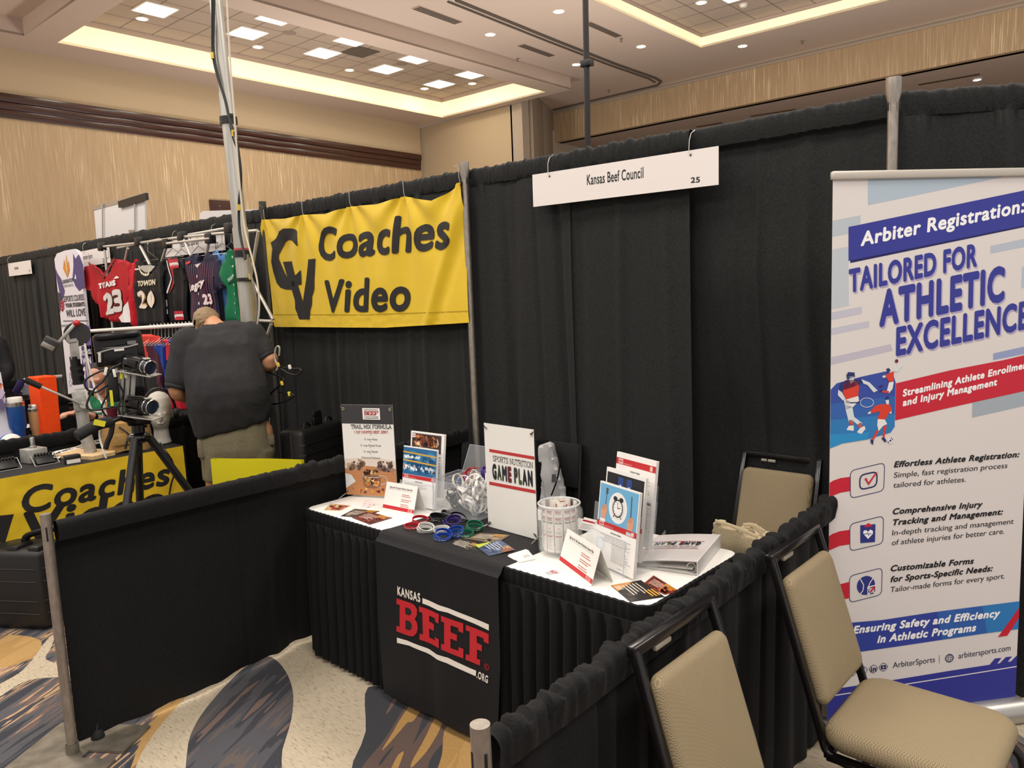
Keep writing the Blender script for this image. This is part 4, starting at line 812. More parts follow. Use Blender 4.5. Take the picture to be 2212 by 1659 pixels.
# ---- clear leaflet holders with leaflets
CLEAR = mat('#eef2f6', .06, alpha=.10); EDGE = mat('#b9bfd2', .1, alpha=.55)
def leaflet_print(w_, h, kind):
    pr = Print(); pr.rect(0, 0, w_, h, '#f3f1ee', 1); RD = '#c42b30'
    def bar(y, hh):
        pr.rect(0, y, w_, hh, RD, 6); pr.rect(w_*.06, y+hh*.12, w_*.12, hh*.76, '#f0c4c4', 7); pr.slab('BEEF', w_*.07, y+hh*.3, hh*.4, RD, 8, w_*.1, .2); pr.text('Kansas Beef Council', w_*.2, y+hh*.22, hh*.2, '#f6dcdc', 7, w_*.22); pr.rect(w_*.88, y+hh*.15, w_*.06, hh*.7, '#f0c4c4', 7)
    if kind == 'swim':
        pr.rect(0, h*.52, w_, h*.46, '#2a6a9c', 2); blobs(pr, 0, h*.54, w_, h*.42, ['#1f5a8c', '#3a7fb0', '#2e72a6', '#5d9cc4'], 60, w_*.08, 2, 3, 2.2)
        for y in (.86, .72): pr.poly([(0, h*(y+.025)), (w_, h*y), (w_, h*(y+.025)), (0, h*(y+.05))], '#d9a83c', 6)
        blobs(pr, w_*.02, h*.78, w_*.5, h*.08, ['#e6eef4', '#ffffff', '#c2d6e4'], 22, w_*.03, 3, 7); blobs(pr, 0, h*.58, w_*.95, h*.12, ['#e6eef4', '#ffffff', '#c2d6e4', '#c9917a'], 44, w_*.035, 4, 7)
        bar(h*.455, h*.06); pr.text('VISION BOARD', w_/2, h*.4, h*.018, INK, 3, None, .02, align='C'); pr.lines(w_*.08, h*.36, w_*.7, 5, h*.018, h*.006, '#8a8580', 3); pr.lines(w_*.08, h*.24, w_*.6, 9, h*.022, h*.006, '#b9b4ae', 3, .5, 3)
    elif kind == 'jerky':
        pr.rect(w_*.04, h*.68, w_*.88, h*.29, '#43302c', 2); blobs(pr, w_*.04, h*.74, w_*.88, h*.23, ['#7a3a2c', '#a35a3c', '#4a221c', '#d98a4c', '#e9d2b0', '#2c1a18', '#8c4a3a'], 60, w_*.09, 5, 3); pr.text('DOING YOUR PROTEIN', w_*.18, h*.735, h*.02, '#e8ddd6', 8, w_*.4, .02); pr.lines(w_*.16, h*.715, w_*.5, 3, h*.016, h*.006, '#b9aaa4', 8); pr.rect(w_*.05, h*.9, w_*.1, h*.06, '#f4f1ec', 8); pr.slab('BEEF', w_*.06, h*.92, h*.02, RD, 9, w_*.08, .2)
        pr.rect(w_*.84, h*.62, w_*.08, h*.01, INK, 3); pr.lines(w_*.7, h*.58, w_*.24, 6, h*.05, h*.008, '#6a6560', 3)
    elif kind == 'clock':
        pr.rect(w_*.02, h*.52, w_*.96, h*.46, '#6fb3dc', 2); pr.ell(w_*.5, h*.74, w_*.23, h*.185, '#f2f2f0', 3); pr.ell(w_*.5, h*.735, w_*.17, h*.14, '#e6e6e4', 4); pr.ring(w_*.5, h*.735, w_*.12, h*.1, w_*.02, '#2b2b2d', 5); pr.ell(w_*.5, h*.735, w_*.105, h*.088, '#f6f6f4', 5)
        for i in range(12): a = i*pi/6; pr.stroke([(w_*.5+w_*.085*cos(a), h*.735+h*.07*sin(a)), (w_*.5+w_*.1*cos(a), h*.735+h*.083*sin(a))], w_*.008, '#2b2b2d', 6)
        pr.stroke([(w_*.5, h*.735), (w_*.56, h*.75)], w_*.012, '#2b2b2d', 7); pr.stroke([(w_*.5, h*.735), (w_*.49, h*.8)], w_*.01, '#2b2b2d', 7)
        for s in (-1, 1): pr.ell(w_*(.5+.075*s), h*.845, w_*.05, h*.028, '#2b2b2d', 6); pr.stroke([(w_*(.5+.07*s), h*.65), (w_*(.5+.1*s), h*.62)], w_*.015, '#2b2b2d', 5)
        pr.stroke([(w_*.18, h*.68), (w_*.2, h*.88)], w_*.016, '#50565c', 4); pr.rect(w_*.175, h*.87, w_*.055, h*.07, '#50565c', 4); pr.stroke([(w_*.83, h*.66), (w_*.82, h*.92)], w_*.022, '#50565c', 4)
        for x, y in ((.15, .65), (.83, .6)):
            pr.poly([(w_*(x-.07), h*(y-.08)), (w_*(x+.05), h*(y-.1)), (w_*(x+.09), h*(y+.02)), (w_*(x+.06), h*(y+.09)), (w_*(x-.02), h*(y+.08)), (w_*(x-.08), h*(y+.02))], '#d8a184', 5)
            for i in range(3): pr.stroke([(w_*(x-.02+.03*i), h*(y+.08)), (w_*(x-.05+.03*i), h*(y+.02))], w_*.008, '#b57c62', 6)
            pr.rect(w_*(x-.08), h*(y-.13), w_*.14, h*.04, '#f2f2f0', 6)
        bar(h*.465, h*.065); pr.text('PROTEIN TIMING', w_/2, h*.41, h*.02, INK, 3, w_*.26, .02, align='C'); pr.lines(w_*.1, h*.37, w_*.8, 5, h*.018, h*.006, '#8a8580', 3, .3, 1, 'C'); pr.ell(w_*.12, h*.25, w_*.12, h*.085, '#dfe6ec', 3); pr.ell(w_*.12, h*.25, w_*.09, h*.06, '#eef2f5', 4); pr.lines(w_*.42, h*.29, w_*.5, 13, h*.017, h*.006, '#9a958f', 3, .35, 2); pr.text('SUMMARY', w_*.6, h*.03, h*.012, '#77726c', 3)
    elif kind == 'locker':
        pr.rect(w_*.03, h*.4, w_*.94, h*.55, '#232327', 2); pr.rect(w_*.4, h*.42, w_*.2, h*.5, '#2c2f3a', 3)
        for x in (.33, .55): pr.poly([(w_*(x-.06), h*.4), (w_*(x+.16), h*.4), (w_*(x+.12), h*.92), (w_*(x+.0), h*.92)], '#2b4a8c', 4); pr.rect(w_*(x+.04), h*.8, w_*.04, h*.03, '#e6e6ee', 5); pr.stroke([(w_*(x+.05), h*.45), (w_*(x+.05), h*.7)], w_*.03, '#3a5ca6', 5)
        bar(h*.34, h*.06); pr.rect(w_*.9, h*.43, w_*.06, h*.06, '#c42b30', 6)
    else:
        pr.rect(0, h*.86, w_, h*.075, RD, 2); pr.rect(w_*.06, h*.868, w_*.12, h*.058, '#f0c4c4', 3); pr.slab('BEEF', w_*.07, h*.885, h*.025, RD, 4, w_*.1, .2); pr.text('Kansas Beef Council', w_*.2, h*.872, h*.014, '#f6dcdc', 3, w_*.2); pr.rect(w_*.86, h*.87, w_*.06, h*.055, '#f0c4c4', 3)
        pr.text('NUTRIENT TIMING', w_/2, h*.79, h*.022, INK, 3, w_*.24, .02, align='C'); pr.lines(w_*.1, h*.77, w_*.36, 6, h*.02, h*.006, '#9a958f', 3); pr.lines(w_*.54, h*.74, w_*.38, 9, h*.02, h*.006, '#9a958f', 3, .4, 4); pr.rect(w_*.74, h*.48, w_*.2, h*.03, '#4a3f3c', 3); pr.lines(w_*.7, h*.44, w_*.24, 9, h*.028, h*.008, '#b9a08c', 3)
    return pr
def holder(bl, br, tiers, lab, group, depth, hs):
    """bl, br: front bottom corners; tiers: (front-left top px, front-right top px, kind, label) from the front back"""
    a = onZ(*bl, T+.001); d = onZ(*br, T+.001)-a; n = V((d.y, -d.x, 0)).normalized(); up = (V((0, 0, 1))-n*.13).normalized(); w_ = d.length; t = thing('leaflet_holder', a+d/2-n*depth/2, lab, 'leaflet holder'); fs = []
    for i, (tl, tr, kind, ll) in enumerate(tiers):
        dep = depth*i/len(tiers)*.8+.02; z0 = .008+hs*i; f = Fr(a-n*dep+V((0, 0, z0)), d, up); P = Px(f); x0_, h = P(*tl); x1_ = P(*tr)[0]; lw = min(x1_-x0_, w_*1.02)
        g_ = Fr(f(x0_, 0, 0), f.x, f.y); pr = leaflet_print(lw, h, kind)
        for j in range(4):
            fr_ = Fr(g_(.0015*j, 0, -.0022*j-.001), g_.x, g_.y); ob = sheet('leaflet', fr_, lw, h, pr if j == 0 else None, '#f1eeea', .0008, None, .45, clip=(j == 0)); tag(ob, ll if j == 0 else 'plain edge of a leaflet standing behind the %s' % ll.split(' in ')[0], 'leaflet', group)
        ph = h*(.42 if i == 0 else .55); mb = MB(); mb.box((w_/2, ph/2-.004, .012), (w_+.006, ph, .002), f, .0008); mb.build('pocket_front', CLEAR, t)
        mb = MB(); mb.tube([f(-.003, ph-.004, .013), f(w_*.5, ph-.006, .013), f(w_+.003, ph-.004, .013)], .0012, 5); mb.tube([f(w_+.003, ph-.004, .013), f(w_+.003, 0, .013)], .0012, 5); mb.build('pocket_edge', EDGE, t)
        mb = MB(); mb.box((w_/2, h*.36, -.014), (w_+.006, h*.72, .002), f); mb.build('back_panel', CLEAR, t)
        for s in (0, 1): mb = MB(); mb.box((w_*s+(s-.5)*.008, ph/2-.004, -.001), (.002, ph, .028), f, .0008); mb.build('pocket_side', CLEAR, t)
    mb = MB(); mb.bar(a+d/2+n*.012+V((0, 0, .001)), a+d/2-n*depth+V((0, 0, .001)), w_+.01, .002); mb.build('base', CLEAR, t)
    for s in (0, 1):
        p = a+d*s; q = [p-n*0+V((0, 0, .002)), p-n*depth+V((0, 0, .002)), p-n*(depth*.95)+V((0, 0, hs*len(tiers)*1.3)), p-n*(depth*.4)+V((0, 0, hs*1.2))]; mb = MB(); mb.add([x+d.normalized()*(s-.5)*.012 for x in q], [(0, 1, 2, 3)], False); mb.build('side_panel', CLEAR, t, solid=.002)
    return t
holder((861, 1092), (931, 1107), [((872, 962), (950, 972), 'swim', 'leaflet with swimmers in a blue pool in the left holder'), ((888, 930), (966, 936), 'jerky', 'leaflet with dark jerky photo in the left holder')], 'clear holder with swimming and jerky leaflets at the left', 'leaflets in the left clear holder', .11, .045)
holder((1261, 1213), (1341, 1251), [((1297, 1038), (1385, 1070), 'clock', 'leaflet with an alarm clock on a plate in the right holder'), ((1311, 1008), (1402, 1038), 'locker', 'leaflet with blue lockers in the right holder'), ((1333, 975), (1433, 1000), 'plain', 'tallest leaflet with a red top stripe in the right holder')], 'clear three tier holder with the alarm clock leaflet at the right', 'leaflets in the right clear holder', .21, .035)
# ================================================================ BANQUET CHAIRS
k = NT('tan_weave', Roughness=.75); tc = k.n('ShaderNodeTexCoord'); v = k.n('ShaderNodeMapping', {'Vector': tc.outputs['Object'], 'Rotation': (.5, .7, .3)}).outputs[0]
sp = k.n('ShaderNodeSeparateXYZ', {0: v}); wv = [k.math('SINE', k.math('MULTIPLY', sp.outputs[i], 1500.)) for i in range(3)]; m_ = k.math('ADD', k.math('MULTIPLY', wv[0], wv[1]), k.math('MULTIPLY', wv[1], wv[2])); fac = k.n('ShaderNodeMapRange', {'Value': m_, 'From Min': -1.1, 'From Max': .6}).outputs[0]
k.color(k.mix(fac, '#62543c', '#a89778')); k.bump(fac, .35, .002); k.b.inputs['Specular IOR Level'].default_value = .3; TANW = k.m
FRAME = mat('#1a1718', .28, .35, coat=.3)
def pad(mb, fr, w_, h, t, r, dome=.5, n=10):
    """an upholstered pad with rounded corners, crowned on both faces; x, y across, z thick"""
    rings = []
    for k_ in range(9):
        a = -pi/2+pi*k_/8; ins = (1-cos(a))*t*.55; z = sin(a)*t/2; rings.append([fr(p[0], p[1], z) for p in rr_path(ins, ins, w_-ins, h-ins, max(.004, r-ins*.5), 6)])
    q = len(rings[0]); c = [(fr(w_/2, h/2, s*(t/2+t*dome*.35))) for s in (-1, 1)]
    mid = [[fr(w_/2+(p[0]-w_/2)*.6, h/2+(p[1]-h/2)*.6, s*(t/2+t*dome*.25)) for p in rr_path(t*.55, t*.55, w_-t*.55, h-t*.55, r, 6)] for s in (-1, 1)]
    R = [mid[0]]+rings+[mid[1]]; b = len(mb.v); mb.loft(R, False); n_ = len(mb.v)-b; mb.v += [tuple(c[0]), tuple(c[1])]; L = b+n_-q
    fs = [(b+n_, b+(i+1) % q, b+i) for i in range(q)]+[(b+n_+1, L+i, L+(i+1) % q) for i in range(q)]; mb.f += fs; mb.mi += [mb.m]*len(fs); mb.sm += [True]*len(fs); return mb
def bez(pts, n=6):
    pts = [V(p) for p in pts]; out = []
    for i in range(len(pts)-1):
        a, b, c, d = pts[max(0, i-1)], pts[i], pts[i+1], pts[min(len(pts)-1, i+2)]
        for j in range(n): t = j/n; out.append(.5*((2*b)+(c-a)*t+(2*a-5*b+4*c-d)*t*t+(3*b-a-3*c+d)*t**3))
    return out+[pts[-1]]
def banquet_chair(loc, ang, lab, grp):
    t = thing('banquet_chair', (0, 0, 0), lab, 'chair', grp)
    BW_, zt, xt, xs = .186, .948, -.365, -.205
    bx = lambda z: xs+(xt-xs)*((z-.44)/(zt-.44))**1.0
    mb = MB()
    for s in (-1, 1): mb.bar((bx(zt)+.004, s*(BW_-.012), zt-.012), (bx(.42), s*(BW_-.004), .42), .022, .022, (1, 0, 0), .004)
    mb.bar((bx(zt), -BW_, zt-.013), (bx(zt), BW_, zt-.013), .024, .026, (0, 0, 1), .004); mb.build('back_frame', FRAME, t)
    mb = MB(); f = Fr((bx(.52)+.014, -BW_+.022, .52), (0, 1, 0), V((xt-xs, 0, zt-.44))); mb.smooth = True; pad(mb, f, 2*BW_-.044, .375, .042, .03); mb.build('back_cushion', TANW, t)
    mb = MB(); f = Fr((-.215, -.21, .452), (1, 0, 0), (0, 1, 0)); pad(mb, f, .43, .42, .075, .075, .6); mb.build('seat_cushion', TANW, t)
    mb = MB()
    for a, b in (((-.19, -.19, .40), (.19, -.19, .40)), ((-.19, .19, .40), (.19, .19, .40)), ((.19, -.19, .40), (.19, .19, .40)), ((-.19, -.19, .40), (-.19, .19, .40))): mb.bar(a, b, .022, .022, (0, 0, 1), .003)
    mb.build('seat_frame', FRAME, t)
    for s in (-1, 1):
        mb = MB(); mb.tube(bez([(bx(.44), s*.182, .44), (-.185, s*.186, .405), (-.1, s*.192, .393), (.13, s*.196, .393), (.2, s*.198, .375), (.225, s*.2, .3), (.25, s*.205, .003)]), .0125, 10); mb.build('leg', FRAME, t)
        mb = MB(); mb.tube(bez([(-.02, s*.19, .39), (-.1, s*.19, .37), (-.15, s*.192, .3), (-.27, s*.2, .003)]), .0125, 10); mb.build('leg', FRAME, t)
    mb = MB(); mb.box((bx(zt)+.004, -.06, zt-.037), (.012, .07, .014), ID, .004); mb.build('hand_grip', mat('#b9b2a4', .35, .5), t)
    t.rotation_euler = (0, 0, ang); t.location = loc; return t
GC = 'tan banquet chairs'
ch = banquet_chair((2.302+.365, -1.8445+.186, 0), 0, 'tan banquet chair nearest the camera, cut off by the bottom edge', GC)
dup(ch, (2.301+.365, -1.1263+.19, 0), 'tan banquet chair with its seat in view before the roll-up banner')
dup(ch, (1.80, -.20, 0), 'tan banquet chair in the corner behind the white topped table', -pi/2)
# ---- grey jacket and black bag on a fourth chair behind the table
JX = onY(1203, 990, -.1).x; bc = thing('folding_chair', (JX-.06, -.3, 0), 'black folding chair hidden under the grey jacket and the black bag', 'chair'); mb = MB(); mb.box((JX-.06, -.03, .80), (.34, .016, .24), ID, .006); mb.build('back_panel', mat('#101012', .85), bc); mb = MB(); mb.box((JX-.06, -.27, .44), (.38, .36, .025), ID, .008); mb.build('seat', FRAME, bc)
for s_ in (-.17, .17): mb = MB(); mb.tube([(JX-.06+s_, -.03, .92), (JX-.06+s_, -.08, .44), (JX-.06+s_, -.44, .01)], .011, 8); mb.build('leg', FRAME, bc); mb = MB(); mb.tube([(JX-.06+s_*.9, -.42, .43), (JX-.06+s_*.9, -.04, .01)], .011, 8); mb.build('leg', FRAME, bc)
FLEECE = fabric('grey_fleece', '#b9b8b8', .9, 1500, .5, .1, .05); NYL = mat('#0e0e10', .35)
jt = thing('jacket', (JX, -.08, .5), 'light grey jacket hung over a chair behind the white table banner', 'jacket'); mb = MB()
JY = -.065; jp = [onY(x, y, JY) for x, y in ((1181, 1068), (1176, 1050), (1186, 1010), (1183, 985), (1180, 958), (1194, 952), (1207, 960), (1212, 985), (1222, 1020), (1232, 1050), (1240, 1072), (1238, 1110), (1200, 1125), (1178, 1110))]
def slabmesh(pts, fn, t=.03, cuts=.02):
    """a soft two-sided sheet filling an outline in x, z; fn(x, z) shifts it along y"""
    bm = bmesh.new(); bm.faces.new([bm.verts.new((p[0], p[1], 0)) for p in pts]); bmesh.ops.triangulate(bm, faces=bm.faces[:])
    for ax in (0, 1):
        lo = min(p.co[ax] for p in bm.verts); hi = max(p.co[ax] for p in bm.verts); k_ = math.floor(lo/cuts)+1
        while k_*cuts < hi:
            co = [0, 0, 0]; no = [0, 0, 0]; co[ax] = k_*cuts; no[ax] = 1; bmesh.ops.bisect_plane(bm, geom=bm.verts[:]+bm.edges[:]+bm.faces[:], plane_co=co, plane_no=no); k_ += 1
    bmesh.ops.remove_doubles(bm, verts=bm.verts[:], dist=1e-4); bm.verts.index_update(); bd = {v.index for e in bm.edges if len(e.link_faces) == 1 for v in e.verts}; n = len(bm.verts)
    vs = []
    for s in (-1, 1):
        for v in bm.verts: y = fn(v.co.x, v.co.y); vs.append((v.co.x, y+(0 if v.index in bd else s*t/2), v.co.y))
    fs = []
    for f_ in bm.faces: ids = [v.index for v in f_.verts]; fs.append(ids[::-1] if f_.normal.z > 0 else ids); fs.append([i+n for i in (ids if f_.normal.z > 0 else ids[::-1])])
    m = {i: i for i in range(2*n)}
    for i in bd: m[i+n] = i
    bm.free(); return vs, [[m[i] for i in f_] for f_ in fs]
vs, fs = slabmesh([(p.x, p.z) for p in jp], lambda x, z: JY-.04+.02*sin(x*60+z*14)+.02*noise.noise(V((x*12, z*7, 1))), .05, .018); mb.add(vs, fs, True)
pr = Print(); o = onY(1203, 1043, JY-.09); pr.poly([(0, 0), (.045, .012), (.03, .05), (.004, .045)], '#4a4a52', 1); pr.ring(.02, .025, .012, .012, .004, '#d6d6da', 2); mb.build('body', FLEECE, jt)
mb = MB(); pr.into(mb, lambda u, v_, d: V((o.x-.025+u, JY-.085+.02*sin(o.x*60+o.z*14)-d, o.z+v_)), 0); mb.build('chest_emblem', pr.mats(.7), jt)
a, b, c = [onY(x, y, JY-.1) for x, y in ((1212, 980), (1205, 1030), (1191, 1070))]; mb = MB(); mb.tube(bez([a, b, c]), .004, 6); mb.build('drawcord', NYL, jt)
mb = MB(); q = [onY(x, y, JY-.005) for x, y in ((1150, 950), (1176, 952), (1184, 960), (1186, 1000), (1180, 1060), (1178, 1080), (1120, 1080), (1120, 960))]
vs, fs = slabmesh([(p.x, p.z) for p in q], lambda x, z: JY+.01+.01*noise.noise(V((x*14, z*9, 5))), .04, .02); mb.add(vs, fs, True); tag(mb.build('drawstring_bag', NYL), 'black nylon bag beside the grey jacket behind the table banner', 'bag')
# ---- canvas tote bags on the corner chair
CANVAS = fabric('canvas', '#d6c4a0', .9, 420, .3, .35, .12)
for i, (pts, yy, lab) in enumerate((([(1532, 1175), (1540, 1150), (1549, 1124), (1562, 1126), (1600, 1142), (1640, 1158), (1664, 1180), (1640, 1215), (1560, 1210)], -.42, 'cream canvas tote bag lying toward the table on the corner chair'), ([(1592, 1150), (1608, 1133), (1628, 1132), (1650, 1146), (1675, 1150), (1668, 1178), (1640, 1180)], -.30, 'cream canvas tote bag folded behind the other on the corner chair'))):
    q = [onY(x, y, yy) for x, y in pts]; mb = MB(); vs, fs = slabmesh([(p.x, p.z) for p in q], lambda x, z: yy+.02*noise.noise(V((x*9, z*9, i*4)))-.25*(z-.75), .06, .02); mb.add(vs, fs, True); t = tag(mb.build('tote_bag', CANVAS), lab, 'bag', 'canvas tote bags'); lo = t.location.copy()
    top = [onY(x, y, yy-.02) for x, y in (((1549, 1125), (1590, 1138), (1640, 1160)) if i == 0 else ((1610, 1134), (1630, 1134), (1655, 1148)))]; mb = MB(); mb.tube(bez([p+V((0, -.015, .004)) for p in top]), .008, 6, sx=.4); mb.build('strap', CANVAS, t)

# ================================================================ ROLL-UP BANNER
a = onZ(1786, 1557, .086); f = Fr(a, onZ(2193, 1504, .086)-a, (0, 0, 1)); P = Px(f); W_, H_ = P(2193, 1504)[0], P(1790, 385)[1]
A = lambda n, pts: [P(1780+x*.1953, (340, 660, 960, 1260)[n-1]+y*.1953) for x, y in pts]
pr = Print(); LB = '#b5c5d3'; NB = '#34399a'; RD = '#cf2138'
for n, c, pts in ((1, LB, [(485, 235), (485, 530), (2400, 130), (2400, 100)]), (1, '#bfc9d1', [(40, 712), (405, 640), (405, 735), (270, 770), (270, 845), (40, 890)]), (1, '#c6ced6', [(40, 1032), (270, 985), (275, 1640), (40, 1690)]), (1, '#bcc6d2', [(1840, 980), (2420, 855), (2420, 950), (1840, 1065)]), (1, '#b9cadb', [(2190, 1210), (2400, 1160), (2400, 1400), (2180, 1450)]),
                  (2, '#c9c9d6', [(40, 85), (420, 10), (420, 90), (40, 170)]), (2, '#c9c9d6', [(40, 260), (500, 170), (500, 240), (40, 335)]), (2, '#c8c2d0', [(40, 580), (740, 425), (760, 500), (40, 665)]), (2, '#9aa6cf', [(1870, 530), (2400, 412), (2400, 500), (1870, 605)]), (2, '#aab5bf', [(1640, 1075), (2400, 905), (2400, 1070), (1635, 1242)])): pr.poly(A(n, pts), c, 1)
pr.poly(A(1, [(290, 1140), (2420, 712), (2420, 728), (290, 1168)]), '#14125c', 2); pr.poly(A(1, [(270, 770), (2420, 322), (2420, 712), (270, 1145)]), NB, 3)
def tx(n, t, s, e, cap, col, bold=.03, sh=.2, la=5, shadow=None, sp=1.):
    s_, e_ = A(n, [s])[0], A(n, [e])[0]; c = (V(A(n, [(s[0], s[1]-cap)])[0])-V(s_)).length
    if shadow: o = V(A(n, [(s[0]+14, s[1]+14)])[0])-V(s_); pr.text(t, s_[0]+o.x, s_[1]+o.y, c, shadow, la-1, bold=bold, shear=sh, end=V(e_)+o, space=sp)
    pr.text(t, *s_, c, col, la, bold=bold, shear=sh, end=e_, space=sp)
tx(1, 'Arbiter Registration:', (403, 985), (2225, 606), 158, '#ffffff', .035)
tx(1, 'TAILORED FOR', (300, 1497), (1690, 1205), 262, NB, .04, .22, 5, '#b5a9cf'); tx(1, 'ATHLETIC', (612, 1880), (2030, 1585), 405, NB, .045, .22, 5, '#b5a9cf'); tx(2, 'EXCELLENCE', (795, 563), (2285, 250), 320, NB, .04, .22, 5, '#b5a9cf')
pr.poly(A(2, [(795, 860), (1400, 715), (2000, 600), (2420, 500), (2420, 900), (1900, 1015), (1300, 1150), (785, 1270)]), RD, 3)
tx(2, 'Streamlining Athlete Enrollment', (868, 1010), (2290, 682), 80, '#ffffff', .045, .25); tx(2, 'and Injury Management', (868, 1116), (1918, 880), 80, '#ffffff', .045, .25)
pr.poly(A(2, [(40, 955), (70, 935), (140, 860), (400, 790), (680, 728), (760, 750), (792, 850), (780, 1340), (735, 1405), (480, 1480), (200, 1525), (40, 1590)]), '#374fa9', 2); pr.poly(A(2, [(40, 1090), (788, 1000), (780, 1340), (735, 1405), (480, 1480), (200, 1525), (40, 1590)]), '#3465b4', 3); pr.poly(A(2, [(40, 1270), (782, 1200), (780, 1340), (735, 1405), (480, 1480), (200, 1525), (40, 1590)]), '#2d7fc2', 4); pr.poly(A(2, [(40, 1430), (500, 1400), (480, 1480), (200, 1525), (40, 1590)]), '#2a93d2', 5)
SKN, NV, WH, RR = '#dfe6ea', '#27306f', '#f2efec', '#e0402c'
for c, pts in ((SKN, [(155, 930), (150, 990), (205, 1050), (240, 1040), (195, 960)]), (NV, [(180, 860), (240, 825), (400, 810), (430, 850), (350, 890), (230, 930), (165, 940)]), (RR, [(235, 830), (335, 820), (385, 890), (375, 1000), (240, 1040), (205, 960)]), (SKN, [(410, 815), (500, 850), (590, 940), (545, 960), (480, 880), (430, 860)]), (NV, [(245, 770), (265, 735), (335, 740), (340, 790), (255, 820)]), (SKN, [(265, 785), (330, 780), (325, 840), (290, 865)]),
               (WH, [(215, 1040), (375, 1000), (385, 1050), (320, 1120), (240, 1150)]), (SKN, [(225, 1090), (310, 1120), (330, 1230), (420, 1300), (395, 1340), (290, 1250), (310, 1270), (320, 1300), (275, 1300), (240, 1170)]), (RR, [(275, 1265), (318, 1270), (318, 1320), (272, 1312)]), (RR, [(360, 1320), (405, 1290), (425, 1345), (385, 1350)]), (WH, [(270, 1330), (325, 1325), (325, 1385), (245, 1375)]), (WH, [(400, 1350), (445, 1330), (455, 1365), (410, 1420), (360, 1400)]), (SKN, [(235, 1040), (290, 1060), (275, 1090), (235, 1080)]),
               (NV, [(685, 700), (715, 690), (735, 720), (700, 745)]), (SKN, [(770, 720), (865, 640), (870, 655), (800, 735)]), (RR, [(670, 770), (770, 725), (765, 840), (715, 840)]), (SKN, [(640, 780), (680, 765), (690, 790), (650, 800)]), (WH, [(715, 850), (768, 840), (755, 920), (715, 970), (690, 950)]), (NV, [(610, 890), (645, 875), (650, 900), (600, 910)]), (RR, [(640, 940), (715, 945), (715, 970), (640, 960)]), (NV, [(600, 960), (640, 920), (640, 950)]),
               (NV, [(670, 1030), (690, 1005), (720, 1015), (715, 1045)]), (SKN, [(675, 1050), (715, 1035), (715, 1090), (690, 1100)]), (RR, [(560, 1110), (620, 1090), (725, 1090), (750, 1160), (715, 1190), (675, 1260), (585, 1255), (620, 1170), (520, 1190), (510, 1165)]), (SKN, [(480, 1185), (515, 1165), (515, 1195), (485, 1200)]), (SKN, [(715, 1185), (745, 1165), (740, 1200)]), (WH, [(590, 1255), (670, 1260), (695, 1310), (650, 1330), (600, 1390), (585, 1320)]), (RR, [(575, 1380), (605, 1385), (545, 1490), (525, 1480)]), (RR, [(655, 1330), (690, 1330), (665, 1460), (645, 1455)]), (NV, [(510, 1475), (545, 1490), (540, 1540), (515, 1520)]), (NV, [(630, 1465), (665, 1455), (690, 1500), (670, 1512)])): pr.poly(A(2, pts), c, 7)
for c, r, col, fl in (((800, 613), 20, '#6b1f38', 1), ((730, 1493), 32, '#f2efec', 1), ((730, 1493), 12, NV, 2), ((708, 1510), 7, NV, 2), ((752, 1480), 7, NV, 2), ((740, 1465), 7, NV, 2)): c0 = A(2, [c])[0]; r_ = (V(A(2, [(c[0], c[1]+r)])[0])-V(c0)).length; pr.ell(*c0, r_, r_, col, 7+fl)
rk = [(395+75+75*cos(i*.5), 1072-10*0+52*sin(i*.5)) for i in range(13)]; pr.stroke(A(2, rk), .0022, '#e9e4ee', 9, True); pr.stroke(A(2, [(285, 1075), (395, 1070)]), .004, NV, 9)
def rbox(n, pts, wd, col, la=4):
    q = A(n, pts); c = []; 
    for i in range(4):
        p, a_, b_ = V(q[i]), V(q[i-1]), V(q[(i+1) % 4]); r = .02; s_ = p+(a_-p).normalized()*r; e_ = p+(b_-p).normalized()*r
        c += [s_*(1-t)**2+p*2*t*(1-t)+e_*t*t for t in (0, .25, .5, .75, 1)]
    pr.stroke(c, wd, col, la, True)
for n, bx_, tab in ((3, [(290, 290), (670, 200), (660, 510), (290, 597)], [(40, 438), (100, 400), (180, 372), (290, 357), (290, 515), (180, 533), (40, 590)]), (3, [(285, 880), (657, 788), (650, 1095), (285, 1180)], [(40, 1026), (90, 990), (170, 960), (285, 943), (285, 1105), (170, 1122), (40, 1180)]), (3, [(280, 1455), (643, 1362), (635, 1660), (280, 1750)], [(40, 1600), (140, 1555), (275, 1520), (275, 1700), (180, 1720), (40, 1770)])):
    pr.poly(A(n, tab), RD, 3); rbox(n, bx_, .0026, '#1f2560')
rbox(3, [(395, 340), (587, 298), (580, 460), (395, 502)], .005, '#1f2560'); pr.poly(A(3, [(445, 380), (468, 368), (490, 420), (550, 335), (600, 298), (545, 370), (492, 452)]), RD, 6)
pr.poly(A(3, [(400, 893), (567, 880), (562, 1078), (400, 1090)]), '#2c3585', 5); pr.poly(A(3, [(440, 915), (455, 890), (490, 868), (520, 885), (532, 908)]), RD, 6); pr.poly(A(3, [(430, 985), (435, 955), (460, 945), (485, 965), (510, 940), (538, 955), (538, 985), (485, 1045)]), '#ffffff', 6); pr.stroke(A(3, [(430, 990), (465, 990), (480, 975), (490, 1005), (500, 985), (520, 988)]), .0025, '#2c3585', 7)
c0 = A(3, [(462, 1558)])[0]; r_ = (V(A(3, [(462, 1662)])[0])-V(c0)).length; pr.ell(*c0, r_, r_, '#2c3585', 5)
